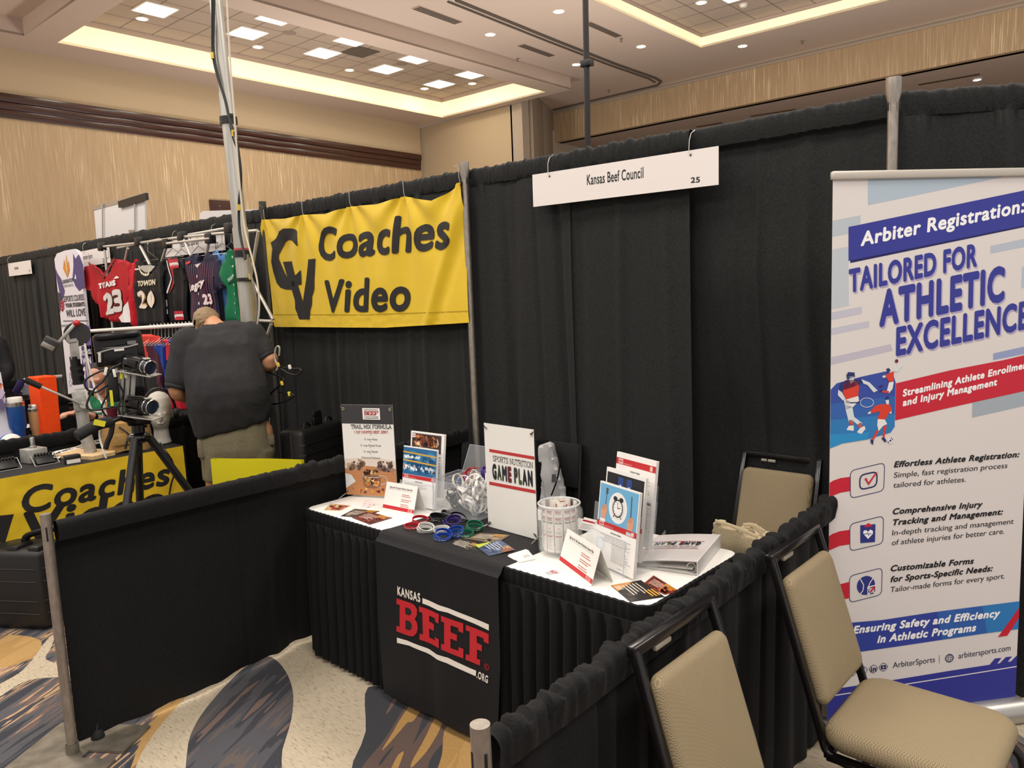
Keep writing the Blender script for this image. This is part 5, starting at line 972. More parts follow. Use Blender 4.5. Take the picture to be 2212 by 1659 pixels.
pr.stroke(A(3, [(400, 1490), (435, 1550), (430, 1610), (395, 1660)]), .0035, '#f4efec', 6); pr.stroke(A(3, [(545, 1470), (505, 1530), (490, 1570)]), .0035, '#f4efec', 6); pr.poly(A(3, [(478, 1572), (570, 1550), (570, 1640), (478, 1665)]), '#f4efec', 6); rbox(3, [(490, 1585), (560, 1568), (560, 1640), (490, 1655)], .0022, '#1f2560', 7); pr.stroke(A(3, [(515, 1625), (555, 1572)]), .008, RD, 8)
BK = '#17161c'
tx(3, 'Effortless Athlete Registration:', (770, 255), (2160, 140), 68, BK, .035, .25); tx(3, 'Simple, fast registration process', (770, 368), (2025, 258), 58, BK, 0, .1); tx(3, 'tailored for athletes.', (766, 478), (1565, 412), 58, BK, 0, .1)
tx(3, 'Comprehensive Injury', (757, 775), (1752, 692), 68, BK, .035, .25); tx(3, 'Tracking and Management:', (760, 896), (1978, 775), 68, BK, .035, .25); tx(3, 'In-depth tracking and management', (750, 1006), (2095, 875), 58, BK, 0, .1); tx(3, 'of athlete injuries for better care.', (748, 1115), (1990, 985), 58, BK, 0, .1)
tx(3, 'Customizable Forms', (735, 1405), (1655, 1318), 68, BK, .035, .25); tx(3, 'for Sports-Specific Needs:', (733, 1525), (1865, 1400), 68, BK, .035, .25); tx(3, 'Tailor-made forms for every sport.', (735, 1634), (1995, 1480), 58, BK, 0, .1)
pr.poly(A(4, [(40, 452), (265, 437), (640, 405), (1200, 320), (1700, 255), (2260, 185), (2260, 490), (1800, 550), (1400, 610), (800, 700), (340, 765), (40, 800)]), '#3345a3', 3); pr.poly(A(4, [(1250, 313), (1700, 255), (2260, 185), (2260, 490), (1800, 550), (1300, 625)]), '#3163b3', 4); pr.poly(A(4, [(1750, 249), (2260, 185), (2260, 490), (1800, 550)]), '#2f80c4', 5)
pr.poly(A(4, [(2260, 120), (2260, 215), (2025, 577), (1922, 593)]), RD, 6); tx(4, 'Ensuring Safety and Efficiency', (315, 560), (1945, 368), 88, '#ffffff', .045, .25, 7); tx(4, 'in Athletic Programs', (583, 662), (1680, 528), 88, '#ffffff', .045, .25, 7)
for i, (x, y) in enumerate(((195, 995), (312, 983), (432, 965), (545, 948), (655, 928))):
    rbox(4, [(x-44, y-40), (x+44, y-50), (x+44, y+36), (x-44, y+46)], .0016, '#1f2560')
    if i == 0: rbox(4, [(x-26, y-24), (x+26, y-30), (x+26, y+22), (x-26, y+28)], .003, '#1f2560', 5); c0 = A(4, [(x, y)])[0]; pr.ring(*c0, .006, .006, .003, '#1f2560', 5)
    elif i == 4: pr.poly(A(4, [(x-28, y-20), (x+28, y-26), (x+28, y+18), (x-28, y+24)]), '#1f2560', 5); pr.poly(A(4, [(x-8, y-12), (x+14, y-2), (x-8, y+12)]), '#e9e1de', 6)
    else: tx(4, ('', 'f', 'X', 'in')[i], (x-(30, 12, 22, 30)[i], y+32), (x+(30, 16, 22, 30)[i], y+26), 62, '#1f2560', .03 if i != 2 else 0, 0, 5)
tx(4, 'ArbiterSports', (760, 935), (1225, 870), 62, '#2a2a44', -.005, 0); pr.stroke(A(4, [(1275, 795), (1273, 882)]), .0015, '#2a2a44', 4); rbox(4, [(1340, 785), (1432, 778), (1430, 868), (1338, 876)], .0016, '#1f2560'); c0 = A(4, [(1386, 826)])[0]
for rx in (.0145, .006): pr.ring(*c0, rx, .0145, .0016, '#1f2560', 5)
for dy in (-.006, .002, .009): pr.stroke([(c0[0]-.013, c0[1]+dy), (c0[0]+.013, c0[1]+dy)], .0014, '#1f2560', 5)
tx(4, 'arbitersports.com', (1485, 832), (2060, 740), 62, '#2a2a44', -.005, 0)
pr.poly(A(4, [(20, 1182), (310, 1138), (880, 1050), (1400, 965), (1830, 900), (1890, 830), (1962, 824), (1915, 886), (1942, 884), (2010, 815), (2078, 808), (2030, 866), (2065, 864), (2130, 798), (2300, 780), (2300, 1300), (1700, 1400), (20, 1700)]), NB, 3); pr.stroke(A(4, [(10, 1256), (880, 1118), (1500, 1020), (2260, 898)]), .004, '#f2efec', 4)
t = thing('roll_up_banner', f(W_/2, 0, -.03)-V((0, 0, .086)), 'tall roll-up banner about athlete registration standing at the right edge', 'banner'); sheet('printed_panel', f, W_, H_, pr, '#e6dfdc', .001, t, .4, clip=True)
mb = MB(); mb.box((W_/2, H_+.008, 0), (W_+.012, .03, .022), f, .006); mb.build('top_rail', mat('#cfc6bb', .35, .4), t)
mb = MB(); ca = [(.052*cos(i*pi/8+.2), .045*sin(i*pi/8+.2)) for i in range(16)]; ca = [(-.055, -.078), (.055, -.078), (.062, -.06), (.055, -.03), (.035, -.008), (.008, 0), (-.03, -.004), (-.055, -.03)]
mb.loft([[f(x, v_, w2) for w2, v_ in ca] for x in (-.015, W_+.015)]); mb.build('base_cassette', mat('#bcb9b4', .35, .7), t)
for x in (.1, W_-.1): mb = MB(); mb.box((x, -.082, .0), (.035, .008, .36), f, .003); mb.build('foot', mat('#8f8c88', .4, .6), t)
mb = MB(); mb.cyl(f(W_/2, -.06, -.02), f(W_/2, H_, -.012), .006); mb.build('support_pole', mat('#77746f', .4, .7), t)
# ================================================================ THE CAMERA BOOTH ON THE LEFT
class Face:
    """a plane through o that faces the visitor, for laying out things whose depth is set by v"""
    def __init__(s, o): s.o = V(o); d = s.o-CAM; d.z = 0; s.n = d.normalized(); s.x = V((s.n.y, -s.n.x, 0)); s.k = d.length/FOC
    def __call__(s, x, y, v=0): return onP(x, y, s.o+s.n*v, s.n)
BLK = mat('#111113', .45); BLKG = mat('#0c0c0e', .22); ALU = mat('#bdbab4', .35, .75); WHT = mat('#e9e6df', .5); RUBBER = mat('#151516', .8)
CX, CZ, CY0, CY1 = -1.75, .80, -2.28, -.95
tb = thing('display_table', (CX-.23, (CY0+CY1)/2, 0), 'camera display table under a black cloth with a yellow banner', 'table'); mb = MB(); mb.box((CX-.22, (CY0+CY1)/2, CZ-.03), (.40, CY1-CY0-.06, .03)); mb.build('tabletop', mat('#6d675e', .6), tb)
for x in (CX-.38, CX-.06):
    for y in (CY0+.1, CY1-.1): mb = MB(); mb.cyl((x, y, 0), (x, y, CZ-.045), .014); mb.build('leg', ALU, tb)
def clothbox(x0, y0, x1, y1, z, zb, seed, amp=.012):
    mb = MB(); per = [(x0, y0), (x1, y0), (x1, y1), (x0, y1)]; path = []
    for i in range(4):
        a, b = V(per[i]), V(per[(i+1) % 4]); L = (b-a).length; n = max(2, int(L/.02)); d = (b-a)/L; path += [(a+d*L*j/n, V((d.y, -d.x))) for j in range(n)]
    rows = []
    for j in range(14):
        h = j/13; zz = z-(z-zb)*h; rows.append([V((*(p+nn*(.003+amp*(h**.6)*(noise.noise(V((p.x*6+seed, p.y*6, h*1.2)))+.5*noise.noise(V((p.x*14, p.y*14+seed, 0)))))), zz)) for p, nn in path])
    n = len(path); mb.add([q for r in rows for q in r], [(j*n+i, j*n+(i+1) % n, (j+1)*n+(i+1) % n, (j+1)*n+i) for j in range(13) for i in range(n)], True); mb.add([q for q in rows[0]], [tuple(range(n))], False); return mb
tag(clothbox(CX-.43, CY0, CX, CY1, CZ, .05, 3).build('tablecloth', RUN), 'black cloth over the camera display table', 'tablecloth')
# yellow banner on the table front
f = Fr((CX+.016, CY0+.02, .2), (0, 1, 0), (0, 0, 1)); P = Px(f); y1 = P(404, 1060)[0]; hh = P(200, 998)[1]
pr = Print(); Y2_ = lambda a, b: P(130+a*.2731, 850+b*.2731)
pr.text('Coaches', *P(49, 1112), P.cap(60, 1110, 60, 1052), INK, bold=.03, shear=.2, end=P(369, 1046)); c0 = P(58, 1180); pr.text('Video', c0[0], c0[1], .2, INK, bold=.03, shear=.2, width=.8, rot=0)
a, b, c, d = P(-14, 1115), P(29, 1110), P(11, 1170), P(-30, 1175); pr.poly([a, b, c, d], INK, 2)
crum = lambda u, v: .006*noise.noise(V((u*5, v*5, 2)))+.004*noise.noise(V((u*14, v*14, 5)))
mb = MB(); mb.grid(lambda u, v: f(u*y1, v*hh, .004+crum(u*y1, v*hh)), 90, 36); pr.into(mb, lambda u, v, d: f(u, v, .0052+d*2+crum(u, v)), 1, .04, (0, y1, 0, hh))
tag(mb.build('table_banner', [YELM]+pr.mats(.6)), 'yellow banner reading Coaches Video across the front of the camera display table', 'banner')
ct = lambda x, y, z=CZ: onZ(x, y, z+.002)
# ---- crank-up mast sample on a wood base
o = ct(197, 984); o.x = min(o.x, CX-.2); F = Face(o); t = thing('crank_mast', (o.x, o.y, CZ), 'grey crank-up mast sample with a long lever on a wooden base', 'camera mast')
q = rotz((o.x, o.y, 0), .5); mb = MB(); mb.prism([(-.19, -.09), (.12, -.12), (.16, .02), (.1, .1), (-.19, .1)], .022, q, CZ+.002); WD = NT('pale_wood', Roughness=.6); WD.color(WD.ramp(WD.noise(WD.coord('Object', (3, 30, 3)), 4, 3), [(.3, '#c9a878'), (.7, '#dcc095')])); mb.build('base_board', WD.m, t)
GREYM = NT('cast_metal', Roughness=.5, Metallic=.35); GREYM.color(GREYM.ramp(GREYM.noise(GREYM.coord(), 30, 3), [(.3, '#9c9a95'), (.7, '#b9b6b0')])); GREYM = GREYM.m
foot_ = V((o.x, o.y, CZ+.024)); pt = lambda x, y, v=0: F(x, y, v)
mb = MB(); mb.tube([foot_, pt(183, 935), pt(176, 880), pt(169, 842)], .036, 20); mb.build('pole', GREYM, t)
mb = MB(); a, b = pt(178, 887), pt(171, 841); mb.bar(a, b, .088, .088, F.n, .012); mb.build('bracket', GREYM, t)
mb = MB(); mb.tube([pt(171, 830), pt(164, 790)], .034, 20); mb.build('collar', BLKG, t); mb = MB(); mb.tube([pt(165, 800), pt(161, 770)], .029, 20); mb.build('collar', BLKG, t)
for y in (829, 812, 798): mb = MB(); mb.tube([pt(171-(829-y)*.16, y), pt(170-(829-y)*.16, y-5)], .037, 20); mb.ball(pt(181-(829-y)*.16, y-8), .012); mb.build('clamp_ring', BLK, t)
mb = MB(); mb.bar(pt(163, 776), pt(159, 735), .05, .05, F.n, .004); mb.build('top_section', GREYM, t)
mb = MB(); c = pt(167, 722); mb.tube([c-F.n*.004, c+F.n*.006], .075, 24); mb.build('head_plate', mat('#3c3b3d', .4, .4), t)
mb = MB(); mb.bar(pt(146, 737, -.03), pt(166, 734, -.03), .02, .01, F.n); mb.bar(pt(147, 737, -.03), pt(145, 722, -.03), .02, .01, F.n); mb.build('head_bracket', ALU, t)
mb = MB(); mb.bar(pt(163, 698, -.04), pt(125, 742, -.04), .02, .02, F.n, .003); mb.build('arm', ALU, t); mb = MB(); mb.ball(pt(165, 698, -.04), (.022, .022, .02)); mb.build('arm_pivot', mat('#b3202c', .4), t)
mb = MB(); mb.bar(pt(93, 736, -.04), pt(124, 750, -.04), .05, .07, V((.2, 0, 1)), .006); mb.build('arm_box', mat('#4a4a4a', .4, .5), t); mb = MB(); mb.bar(pt(91, 741, -.055), pt(117, 754, -.055), .02, .03, V((.2, 0, 1)), .003); mb.build('box_face', ALU, t)
mb = MB(); mb.bar(pt(181, 875, -.06), pt(86, 834, -.06), .012, .02, F.n, .003); mb.build('lever', ALU, t); mb = MB(); g_ = [pt(89, 835.5, -.06).lerp(pt(53, 820, -.06), i/14) for i in range(15)]; mb.tube(g_, [.017+.002*(i % 2) for i in range(15)], 14); mb.build('lever_grip', RUBBER, t)
mb = MB(); c = pt(181, 875, -.07); mb.tube([c, c+F.n*.02], .022, 16); mb.build('pivot_bolt', mat('#d6d3cc', .3, .6), t)
# ---- small things on the display table
def boxthing(nm, c, size, ang, m, lab, cat, group=None, bev=.004, z=CZ+.002):
    mb = MB(); mb.box((0, 0, size[2]/2+z), size, rotz((c.x, c.y, 0), ang), bev); return tag(mb.build(nm, m), lab, cat, group)
p = ct(55, 990); p.x = max(min(p.x, CX-.12), CX-.36); b_ = boxthing('metal_block', p, (.11, .11, .085), .2, GREYM, 'grey metal block with an upright pin at the back of the display table', 'metal fitting'); mb = MB(); mb.lathe([(.02, CZ+.087), (.02, CZ+.1), (.014, CZ+.102), (.014, CZ+.15), (.012, CZ+.155)], Fr((p.x, p.y, 0)), 16); mb.build('pin', mat('#c9c6c0', .25, .9), b_)
for i, (px, lab) in enumerate((((20, 1016), 'black clip board with a silver frame at the left edge of the display table'), ((103, 1004), 'black clip board with a silver frame right of the metal block'))):
    p = ct(*px); p.x = min(p.x, CX-.06); g_ = Fr((p.x, p.y, CZ+.004), (0, 1, 0), (-.75, 0, .55)); t = thing('framed_clip', (p.x, p.y, CZ), lab, 'clip', 'silver framed black clips'); mb = MB()
    for a, b in (((-.065, -.02), (.065, -.02)), ((-.065, .07), (.065, .07)), ((-.065, -.02), (-.065, .07)), ((.065, -.02), (.065, .07))): mb.bar(g_(a[0], a[1]+.02), g_(b[0], b[1]+.02), .004, .004)
    mb.build('frame', mat('#dad7d0', .3, .6), t); mb = MB(); mb.box((0, .05, -.008), (.10, .07, .02), g_, .004)
    for j in range(6): mb.box((-.042+j*.017, .088, .004), (.012, .012, .02), g_, .002)
    mb.build('clip_body', BLK, t)
p = ct(157, 1000); p.x = min(p.x, CX-.05); b_ = boxthing('small_black_box', p, (.085, .05, .05), 1.5, BLK, 'small black box with a white label before the wooden mast base', 'box'); mb = MB(); mb.box((0, -.026, .016+CZ), (.075, .001, .024), rotz((p.x, p.y, 0), 1.5)); mb.build('label', WHT, b_)
# white award ribbon
R0 = [(92, 984), (112, 973), (128, 955), (146, 944), (185, 934)]; R1 = [(128, 990), (146, 976), (163, 958), (178, 950), (205, 945)]
ra = [onZ(x, y, CZ+.015+.05*i*.25+.004*(i % 2)) for i, (x, y) in enumerate(R0)]; rb = [onZ(x, y, CZ+.012+.03*i*.25) for i, (x, y) in enumerate(R1)]; fx = lambda p: V((max(min(p.x, CX-.03), CX-.44), p.y, p.z))
ra, rb = bez([fx(p) for p in ra], 8), bez([fx(p) for p in rb], 8); N_ = len(ra)-1
def rib(u, v, d=0): k_ = max(0, min(N_-1e-6, u*N_)); i = int(k_); a = ra[i].lerp(ra[i+1], k_-i); b = rb[i].lerp(rb[i+1], k_-i); return a.lerp(b, v)+V((.004, 0, .01))*min(1, d*400)
mb = MB(); mb.grid(lambda u, v: rib(u, v), 40, 8); pr = Print(); pr.text('45 Years Serving', .12, .3, .45, INK, 1, .86, .03); pr2 = Print(); pr2.items = [([(1-p[0], 1-p[1]) for p in it[0]], it[1], it[2], it[3]) for it in pr.items]; pr2.cols = pr.cols
pr2.into(mb, lambda u, v, d: rib(u, v, d), 1, .04); tag(mb.build('ribbon', [WHT]+pr.mats(.6)), 'white printed ribbon trailing over the back of the display table', 'ribbon')
# tan canvas bag
p = ct(276, 972); p.x = CX-.2; g_ = rotz((p.x, p.y, CZ), 1.35); mb = MB()
mb.loft([[g_((.16-.03*abs(h-.4))*cos(a)*(1 if abs(cos(a)) < .9 else .95), (.085-.02*h)*sin(a), .004+.19*h+.012*sin(a*3+h*4)) for a in [i*2*pi/28 for i in range(28)]] for h in (0, .1, .3, .5, .7, .85, .97, 1.02)])
KH = fabric('khaki_canvas', '#a58350', .85, 500, .3, .4, .2); b_ = tag(mb.build('canvas_bag', KH), 'tan canvas camera bag slumped behind the tripod', 'bag'); mb = MB(); mb.box((-.04, -.088, .09), (.13, .012, .075), g_, .01); mb.build('front_pocket', KH, b_); mb = MB(); mb.tube([g_(-.05, -.08, .17), g_(.0, -.1, .12), g_(-.03, -.1, .03)], .006, 6); mb.build('strap', BLK, b_)
# styrofoam head with a headset
p = ct(345, 938); p.x = CX-.24; p.y = onX(345, 930, p.x).y; F = Face((p.x, p.y, CZ)); zt = F(340, 846).z; k_ = F.k; t = thing('foam_head', (p.x, p.y, CZ), 'white foam mannequin head wearing a headset', 'mannequin head')
h = zt-CZ; q = Fr((p.x, p.y, CZ+.002), F.x, F.n); mb = MB(); FOAM = mat('#c4bfb4', .85)
rs = [(0, .06, .065, .0), (.12, .05, .055, .0), (.28, .046, .052, .0), (.36, .052, .07, -.012), (.46, .062, .085, -.016), (.6, .072, .095, -.01), (.75, .078, .1, 0), (.88, .07, .09, .004), (.96, .046, .06, .006), (1., .012, .016, .006)]
mb.loft([[q(.01+a*cos(i*pi/14), c+b*sin(i*pi/14), h*z) for i in range(28)] for z, a, b, c in rs]); mb.ball((.01, -.108, h*.53), (.012, .02, .028), q); mb.ball((.01, -.098, h*.42), (.022, .01, .008), q); mb.ball((.088, .01, h*.55), (.01, .02, .03), q); mb.ball((-.068, .01, h*.55), (.01, .02, .03), q); mb.ball((.036, -.09, h*.6), (.02, .012, .01), q); mb.ball((-.016, -.09, h*.6), (.02, .012, .01), q)
mb.build('head', FOAM, t, fuse=.007, relax=2)
hs = thing('headset', (p.x, p.y, CZ+h*.9), 'black over-ear headset on the foam head', 'headset'); mb = MB(); mb.tube([q(.01+.1*cos(a), .02, h*.58+h*.475*sin(a)) for a in [i*pi/16 for i in range(17)]], .009, 10); mb.build('headband', BLKG, hs)
for s in (-1, 1): mb = MB(); mb.lathe([(.001, -.016), (.034, -.016), (.038, 0), (.034, .016), (.001, .016)], Fr(q(.01+s*.1, .015, h*.55), F.n, (0, 0, 1)), 20, False); mb.build('ear_cup', BLK, hs)
# envelopes, tools, cables
for i, (cs, c, lab) in enumerate((([(358, 953), (404, 947), (432, 936), (392, 934)], '#c78d3e', 'manila envelope at the right end of the display table'), ([(352, 945), (392, 936), (420, 934), (380, 930)], '#a5632c', 'brown envelope under the manila one'))):
    z = CZ+.002+.004*(1-i); q_ = [onZ(x, y, z) for x, y in cs]; q_ = [V((max(CX-.42, min(CX-.02, v.x)), min(CY1-.01, v.y), z)) for v in q_]; mb = MB(); mb.add(q_+[v+V((0, 0, .003)) for v in q_], [(3, 2, 1, 0), (4, 5, 6, 7), (0, 1, 5, 4), (1, 2, 6, 5), (2, 3, 7, 6), (3, 0, 4, 7)], False); tag(mb.build('envelope', mat(c, .7)), lab, 'envelope', 'envelopes on the display table')
rr = random.Random(3)
for i, (a, b, c, lab) in enumerate((((322, 948), (352, 934), '#6a6864', 'grey tool lying behind the canvas bag'), ((345, 942), (392, 930), '#33302e', 'black pen-like tool beside the red plug'), ((360, 938), (368, 935), '#b9283a', 'small red plug among the tools'), ((365, 936), (405, 928), '#3c3a38', 'dark slim tool before the envelopes'))):
    A_, B_ = onZ(*a, CZ+.012), onZ(*b, CZ+.012); A_, B_ = [V((max(CX-.40, min(CX-.05, v.x)), min(CY1-.02, v.y), v.z)) for v in (A_, B_)]; mb = MB(); mb.tube([A_, B_], .010, 8); tag(mb.build('hand_tool', mat(c, .5)), lab, 'tool')
def cable(nm, pts, r, m, lab, cat='cable', group=None): mb = MB(); mb.tube(bez(pts, 8), r, 8); return tag(mb.build(nm, m), lab, cat, group)
F = Face((CX+.04, -1.15, CZ)); ed = lambda x, y, v=0: (lambda p_: V((max(p_.x, CX+.03) if p_.z < CZ+.005 else p_.x, p_.y, p_.z)))(F(x, y, v))
cable('power_cable', [ct(322, 946, CZ+.01), ct(345, 956, CZ+.012), ed(356, 972), ed(372, 996), ed(377, 1020), ed(370, 1045), ed(366, 1070), ed(368, 1085)], .006, BLK, 'black cable hanging down the yellow table banner beside a tripod leg')
cable('rope', [F(228, 865, -.2), F(222, 900, -.1), F(215, 940, 0), F(224, 975, 0), F(232, 1000, .0), F(240, 1036, 0)], .006, WHT, 'white cord hanging from the mast over the table front', 'cord')
cable('rope', [F(183, 742, .1), F(192, 790, .1), F(205, 840, .1), F(220, 870, 0), F(231, 900, 0)], .006, WHT, 'white cord running down from the mast head', 'cord')

# ================================================================ CAMERA TRIPOD
TC = V((-.42, -1.76, 1.12)); F = Face(TC)
t = thing('tripod', (TC.x, TC.y, 0), 'black camera tripod behind the left rail carrying two camcorders', 'tripod')
mb = MB(); mb.tube([F(300, 950), F(298, 915)], .028, 16); mb.ball(F(300, 945), (.05, .05, .03)); mb.build('collar', BLKG, t); mb = MB(); mb.tube([F(299, 985), F(300, 940)], .016, 12); mb.build('centre_column', BLK, t)
mb = MB(); mb.box((0, 0, 0), (.1, .09, .06), Fr(F(300, 903), F.x, F.n), .012); mb.tube([F(286, 916), F(318, 918)], .012, 10); mb.build('pan_head', BLKG, t)
feet = [V((TC.x+.58*cos(radians(312)), TC.y+.58*sin(radians(312)), .012)), V((TC.x+.64*cos(radians(80)), TC.y+.64*sin(radians(80)), .012)), V((TC.x+.58*cos(radians(165)), TC.y+.58*sin(radians(165)), .012))]
for ft in feet:
    d = (ft-TC); d.z = 0; d.normalize(); a = TC+d*.04+V((0, 0, .01)); L = ft-a; mb = MB(); mb.tube([a, a+L*.34], .018, 12); lg = mb.build('leg', BLK, t)
    mb = MB(); mb.tube([a+L*.3, a+L*.66], .015, 10); mb.tube([a+L*.62, ft+V((0, 0, .03))], .010, 10); mb.build('lower_leg', BLKG, lg); mb = MB(); mb.box((0, 0, 0), (.042, .042, .06), Fr(a+L*.66, d), .008); mb.build('leg_lock', BLKG, lg)
    mb = MB(); mb.lathe([(.012, .034), (.024, .02), (.026, 0), (.02, -.01)], Fr(ft), 14); mb.build('rubber_foot', RUBBER, lg)
    mb = MB(); mb.bar(a+L*.42, V((TC.x, TC.y, TC.z-.45)), .014, .006); mb.build('brace', BLK, t)
mb = MB(); mb.tube(bez([F(296, 913, -.03), F(275, 908, -.06), F(258, 904, -.09), F(238, 912, -.12)]), .011, 10); ph = mb.build('pan_handle', BLKG, t); mb = MB(); mb.tube(bez([F(238, 911, -.12), F(210, 918, -.15), F(165, 943, -.19)]), [.024]*12+[.021], 14); mb.build('foam_grip', RUBBER, ph)
mb = MB(); mb.box((0, 0, 0), (.045, .004, .024), Fr(F(215, 914, -.178), F.x-V((0, 0, .35)), F.n)); mb.build('grip_label', mat('#d9cf2a', .5), ph)
cable('strap', [F(243, 912, -.1), F(240, 935, -.1), F(232, 955, -.1), F(228, 970, -.1)], .012, BLK, 'black strap hanging from the tripod handle', 'strap')
ms = thing('camera_bracket', F(275, 900), 'aluminium bracket holding two camcorders above the tripod', 'camera bracket'); mb = MB(); a, b = F(271, 893, .03), F(277, 798, .03)
for s in (-1, 0, 1): mb.bar(a+F.x*s*.024, b+F.x*s*.024, .020, .05, F.n, .003)
mb.build('post', ALU, ms)
for x0_, y0_, x1_, y1_ in ((266, 799, 338, 812), (266, 894, 345, 904)): mb = MB(); A_, B_ = F(x0_, y0_, -.02), F(x1_, y1_, -.09); mb.bar(A_, B_, .11, .006, (0, 0, 1), .002); mb.build('plate', ALU, ms)
def camcorder(a, b, lab):
    """a: rear centre, b: lens centre"""
    d = (b-a); L = d.length; d.normalize(); q = Fr(a, d, V((0, 0, 1)).cross(d)); t = thing('camcorder', (a+b)/2-V((0, 0, .045)), lab, 'camera', 'black camcorders'); mb = MB()
    mb.loft([[q(x, r1*cos(i*pi/10)*(1.0), r2*sin(i*pi/10)+z) for i in range(20)] for x, r1, r2, z in ((0, .02, .025, 0), (.006, .032, .038, 0), (L*.45, .034, .042, .002), (L*.72, .034, .038, .004), (L*.74, .03, .03, .004))]); mb.build('body', BLKG, t)
    mb = MB(); mb.tube([q(L*.72, 0, .004), q(L*.98, 0, .004)], .033, 22); mb.build('lens_barrel', BLK, t); mb = MB()
    for x in (L*.80, L*.985): mb.tube([q(x, .0325*cos(i*pi/12), .004+.0325*sin(i*pi/12)) for i in range(24)], .003, 6, closed=True)
    mb.build('chrome_ring', mat('#cfcfd2', .15, .95), t); mb = MB(); mb.tube([q(L*.985, 0, .004), q(L*.99, 0, .004)], .026, 20); mb.build('lens', mat('#1a2230', .05), t)
    mb = MB(); mb.tube(bez([q(L*.1, -.034, -.01), q(L*.35, -.05, -.03), q(L*.6, -.036, -.02)]), .008, 8, sx=.5); mb.build('hand_strap', RUBBER, t); mb = MB(); mb.box((L*.45, -.034, .014), (L*.4, .006, .035), q, .002); mb.build('screen_flap', BLK, t); mb = MB(); mb.box((L*.8, 0, .041), (.02, .03, .006), q, .002); mb.build('accessory_shoe', mat('#d6d6d6', .3, .6), t); return t
camcorder(F(276, 782, -.0), F(326, 797, -.12), 'black camcorder on the upper plate under the monitor'); camcorder(F(280, 871, -.0), F(330, 882, -.12), 'black camcorder on the lower plate beside the foam head')
q = Fr(F(258, 757, .06), F.x+V((0, 0, .05)), V((0, 0, 1))); mt = thing('monitor', F(258, 775, .06), 'black field monitor seen from behind above the tripod', 'monitor'); mb = MB(); mb.box((.0, .005, -.02), (.205, .15, .03), q, .012); mb.box((.0, .07, .01), (.19, .03, .05), q, .012); mb.box((0, -.02, .012), (.15, .09, .03), q, .01); mb.build('housing', BLKG, mt)
mb = MB(); mb.tube(bez([q(-.09, .0, .045), q(-.03, .012, .05), q(.03, .014, .05), q(.08, .022, .045)]), .004, 6); mb.build('cable', mat('#8f8d88', .4), mt); mb = MB(); mb.box((.055, .032, .038), (.036, .016, .002), q); mb.build('label', mat('#6f6f70', .5), mt); mb = MB(); mb.box((.0, .008, .052), (.04, .014, .002), q); mb.build('cable_tag', WHT, mt); mb = MB(); mb.tube([q(-.085, -.04, .04), q(-.08, -.0, .05)], .006, 6); mb.build('clip', WHT, mt)
mb = MB(); mb.bar(F(254, 795, .05), F(258, 772, .06), .03, .02); mb.build('mount', BLK, mt)
b_ = boxthing('battery_pack', F(243, 845, -.03), (.055, .04, .13), 0, BLK, 'black battery pack with a yellow label tied to the camera bracket', 'battery', z=F(243, 868, -.03).z); mb = MB(); mb.box((0, 0, 0), (.012, .003, .07), Fr(F(241, 860, -.07), F.x, F.n)); mb.build('label', mat('#d9d22a', .5), b_)
for i, (pts, c, lab) in enumerate(((((262, 785, -.05), (240, 795, -.05), (222, 800, -.05), (200, 810, -.05), (184, 822, -.05), (186, 838, -.05), (204, 848, -.04), (226, 836, -.04), (246, 815, -.04)), BLK, 'black cable looping left of the monitor'), (((250, 790, -.06), (238, 800, -.06), (222, 823, -.06), (206, 838, -.06), (192, 860, -.06), (188, 880, -.06), (205, 886, -.06), (240, 880, -.06), (268, 876, -.05)), BLK, 'black cable looping past the mast lever'),
                                       (((240, 822, -.05), (233, 850, -.05), (220, 880, -.05), (232, 900, -.05), (255, 905, -.05)), BLK, 'black cable hanging from the battery pack'), (((186, 838, 0), (190, 862, 0), (198, 884, 0), (215, 890, 0), (228, 880, 0), (205, 845, 0), (190, 842, 0)), WHT, 'white cable coil beside the mast bracket'), (((256, 828, -.05), (266, 850, -.05), (256, 878, -.06), (262, 898, -.06), (276, 882, -.08)), BLK, 'black cable below the battery pack'))):
    cable('camera_cable', [F(*p_) for p_ in pts], .0045, c, lab)
for i, (px, c, lab) in enumerate((((228, 802), WHT, 'white cable tag left of the monitor stand'), ((247, 806), WHT, 'white cable tag on the camera bracket cable'), ((263, 810), mat('#d9d22a', .5), 'yellow tag on the bracket post'), ((271, 808), WHT, 'white tag hanging by the upper camcorder'))): mb = MB(); mb.box((0, 0, 0), (.012, .003, .036), Fr(F(*px, -.062), F.x+V((0, 0, .4*(i % 2)-.3)), F.n), .001); tag(mb.build('cable_tag', c), lab, 'tag')

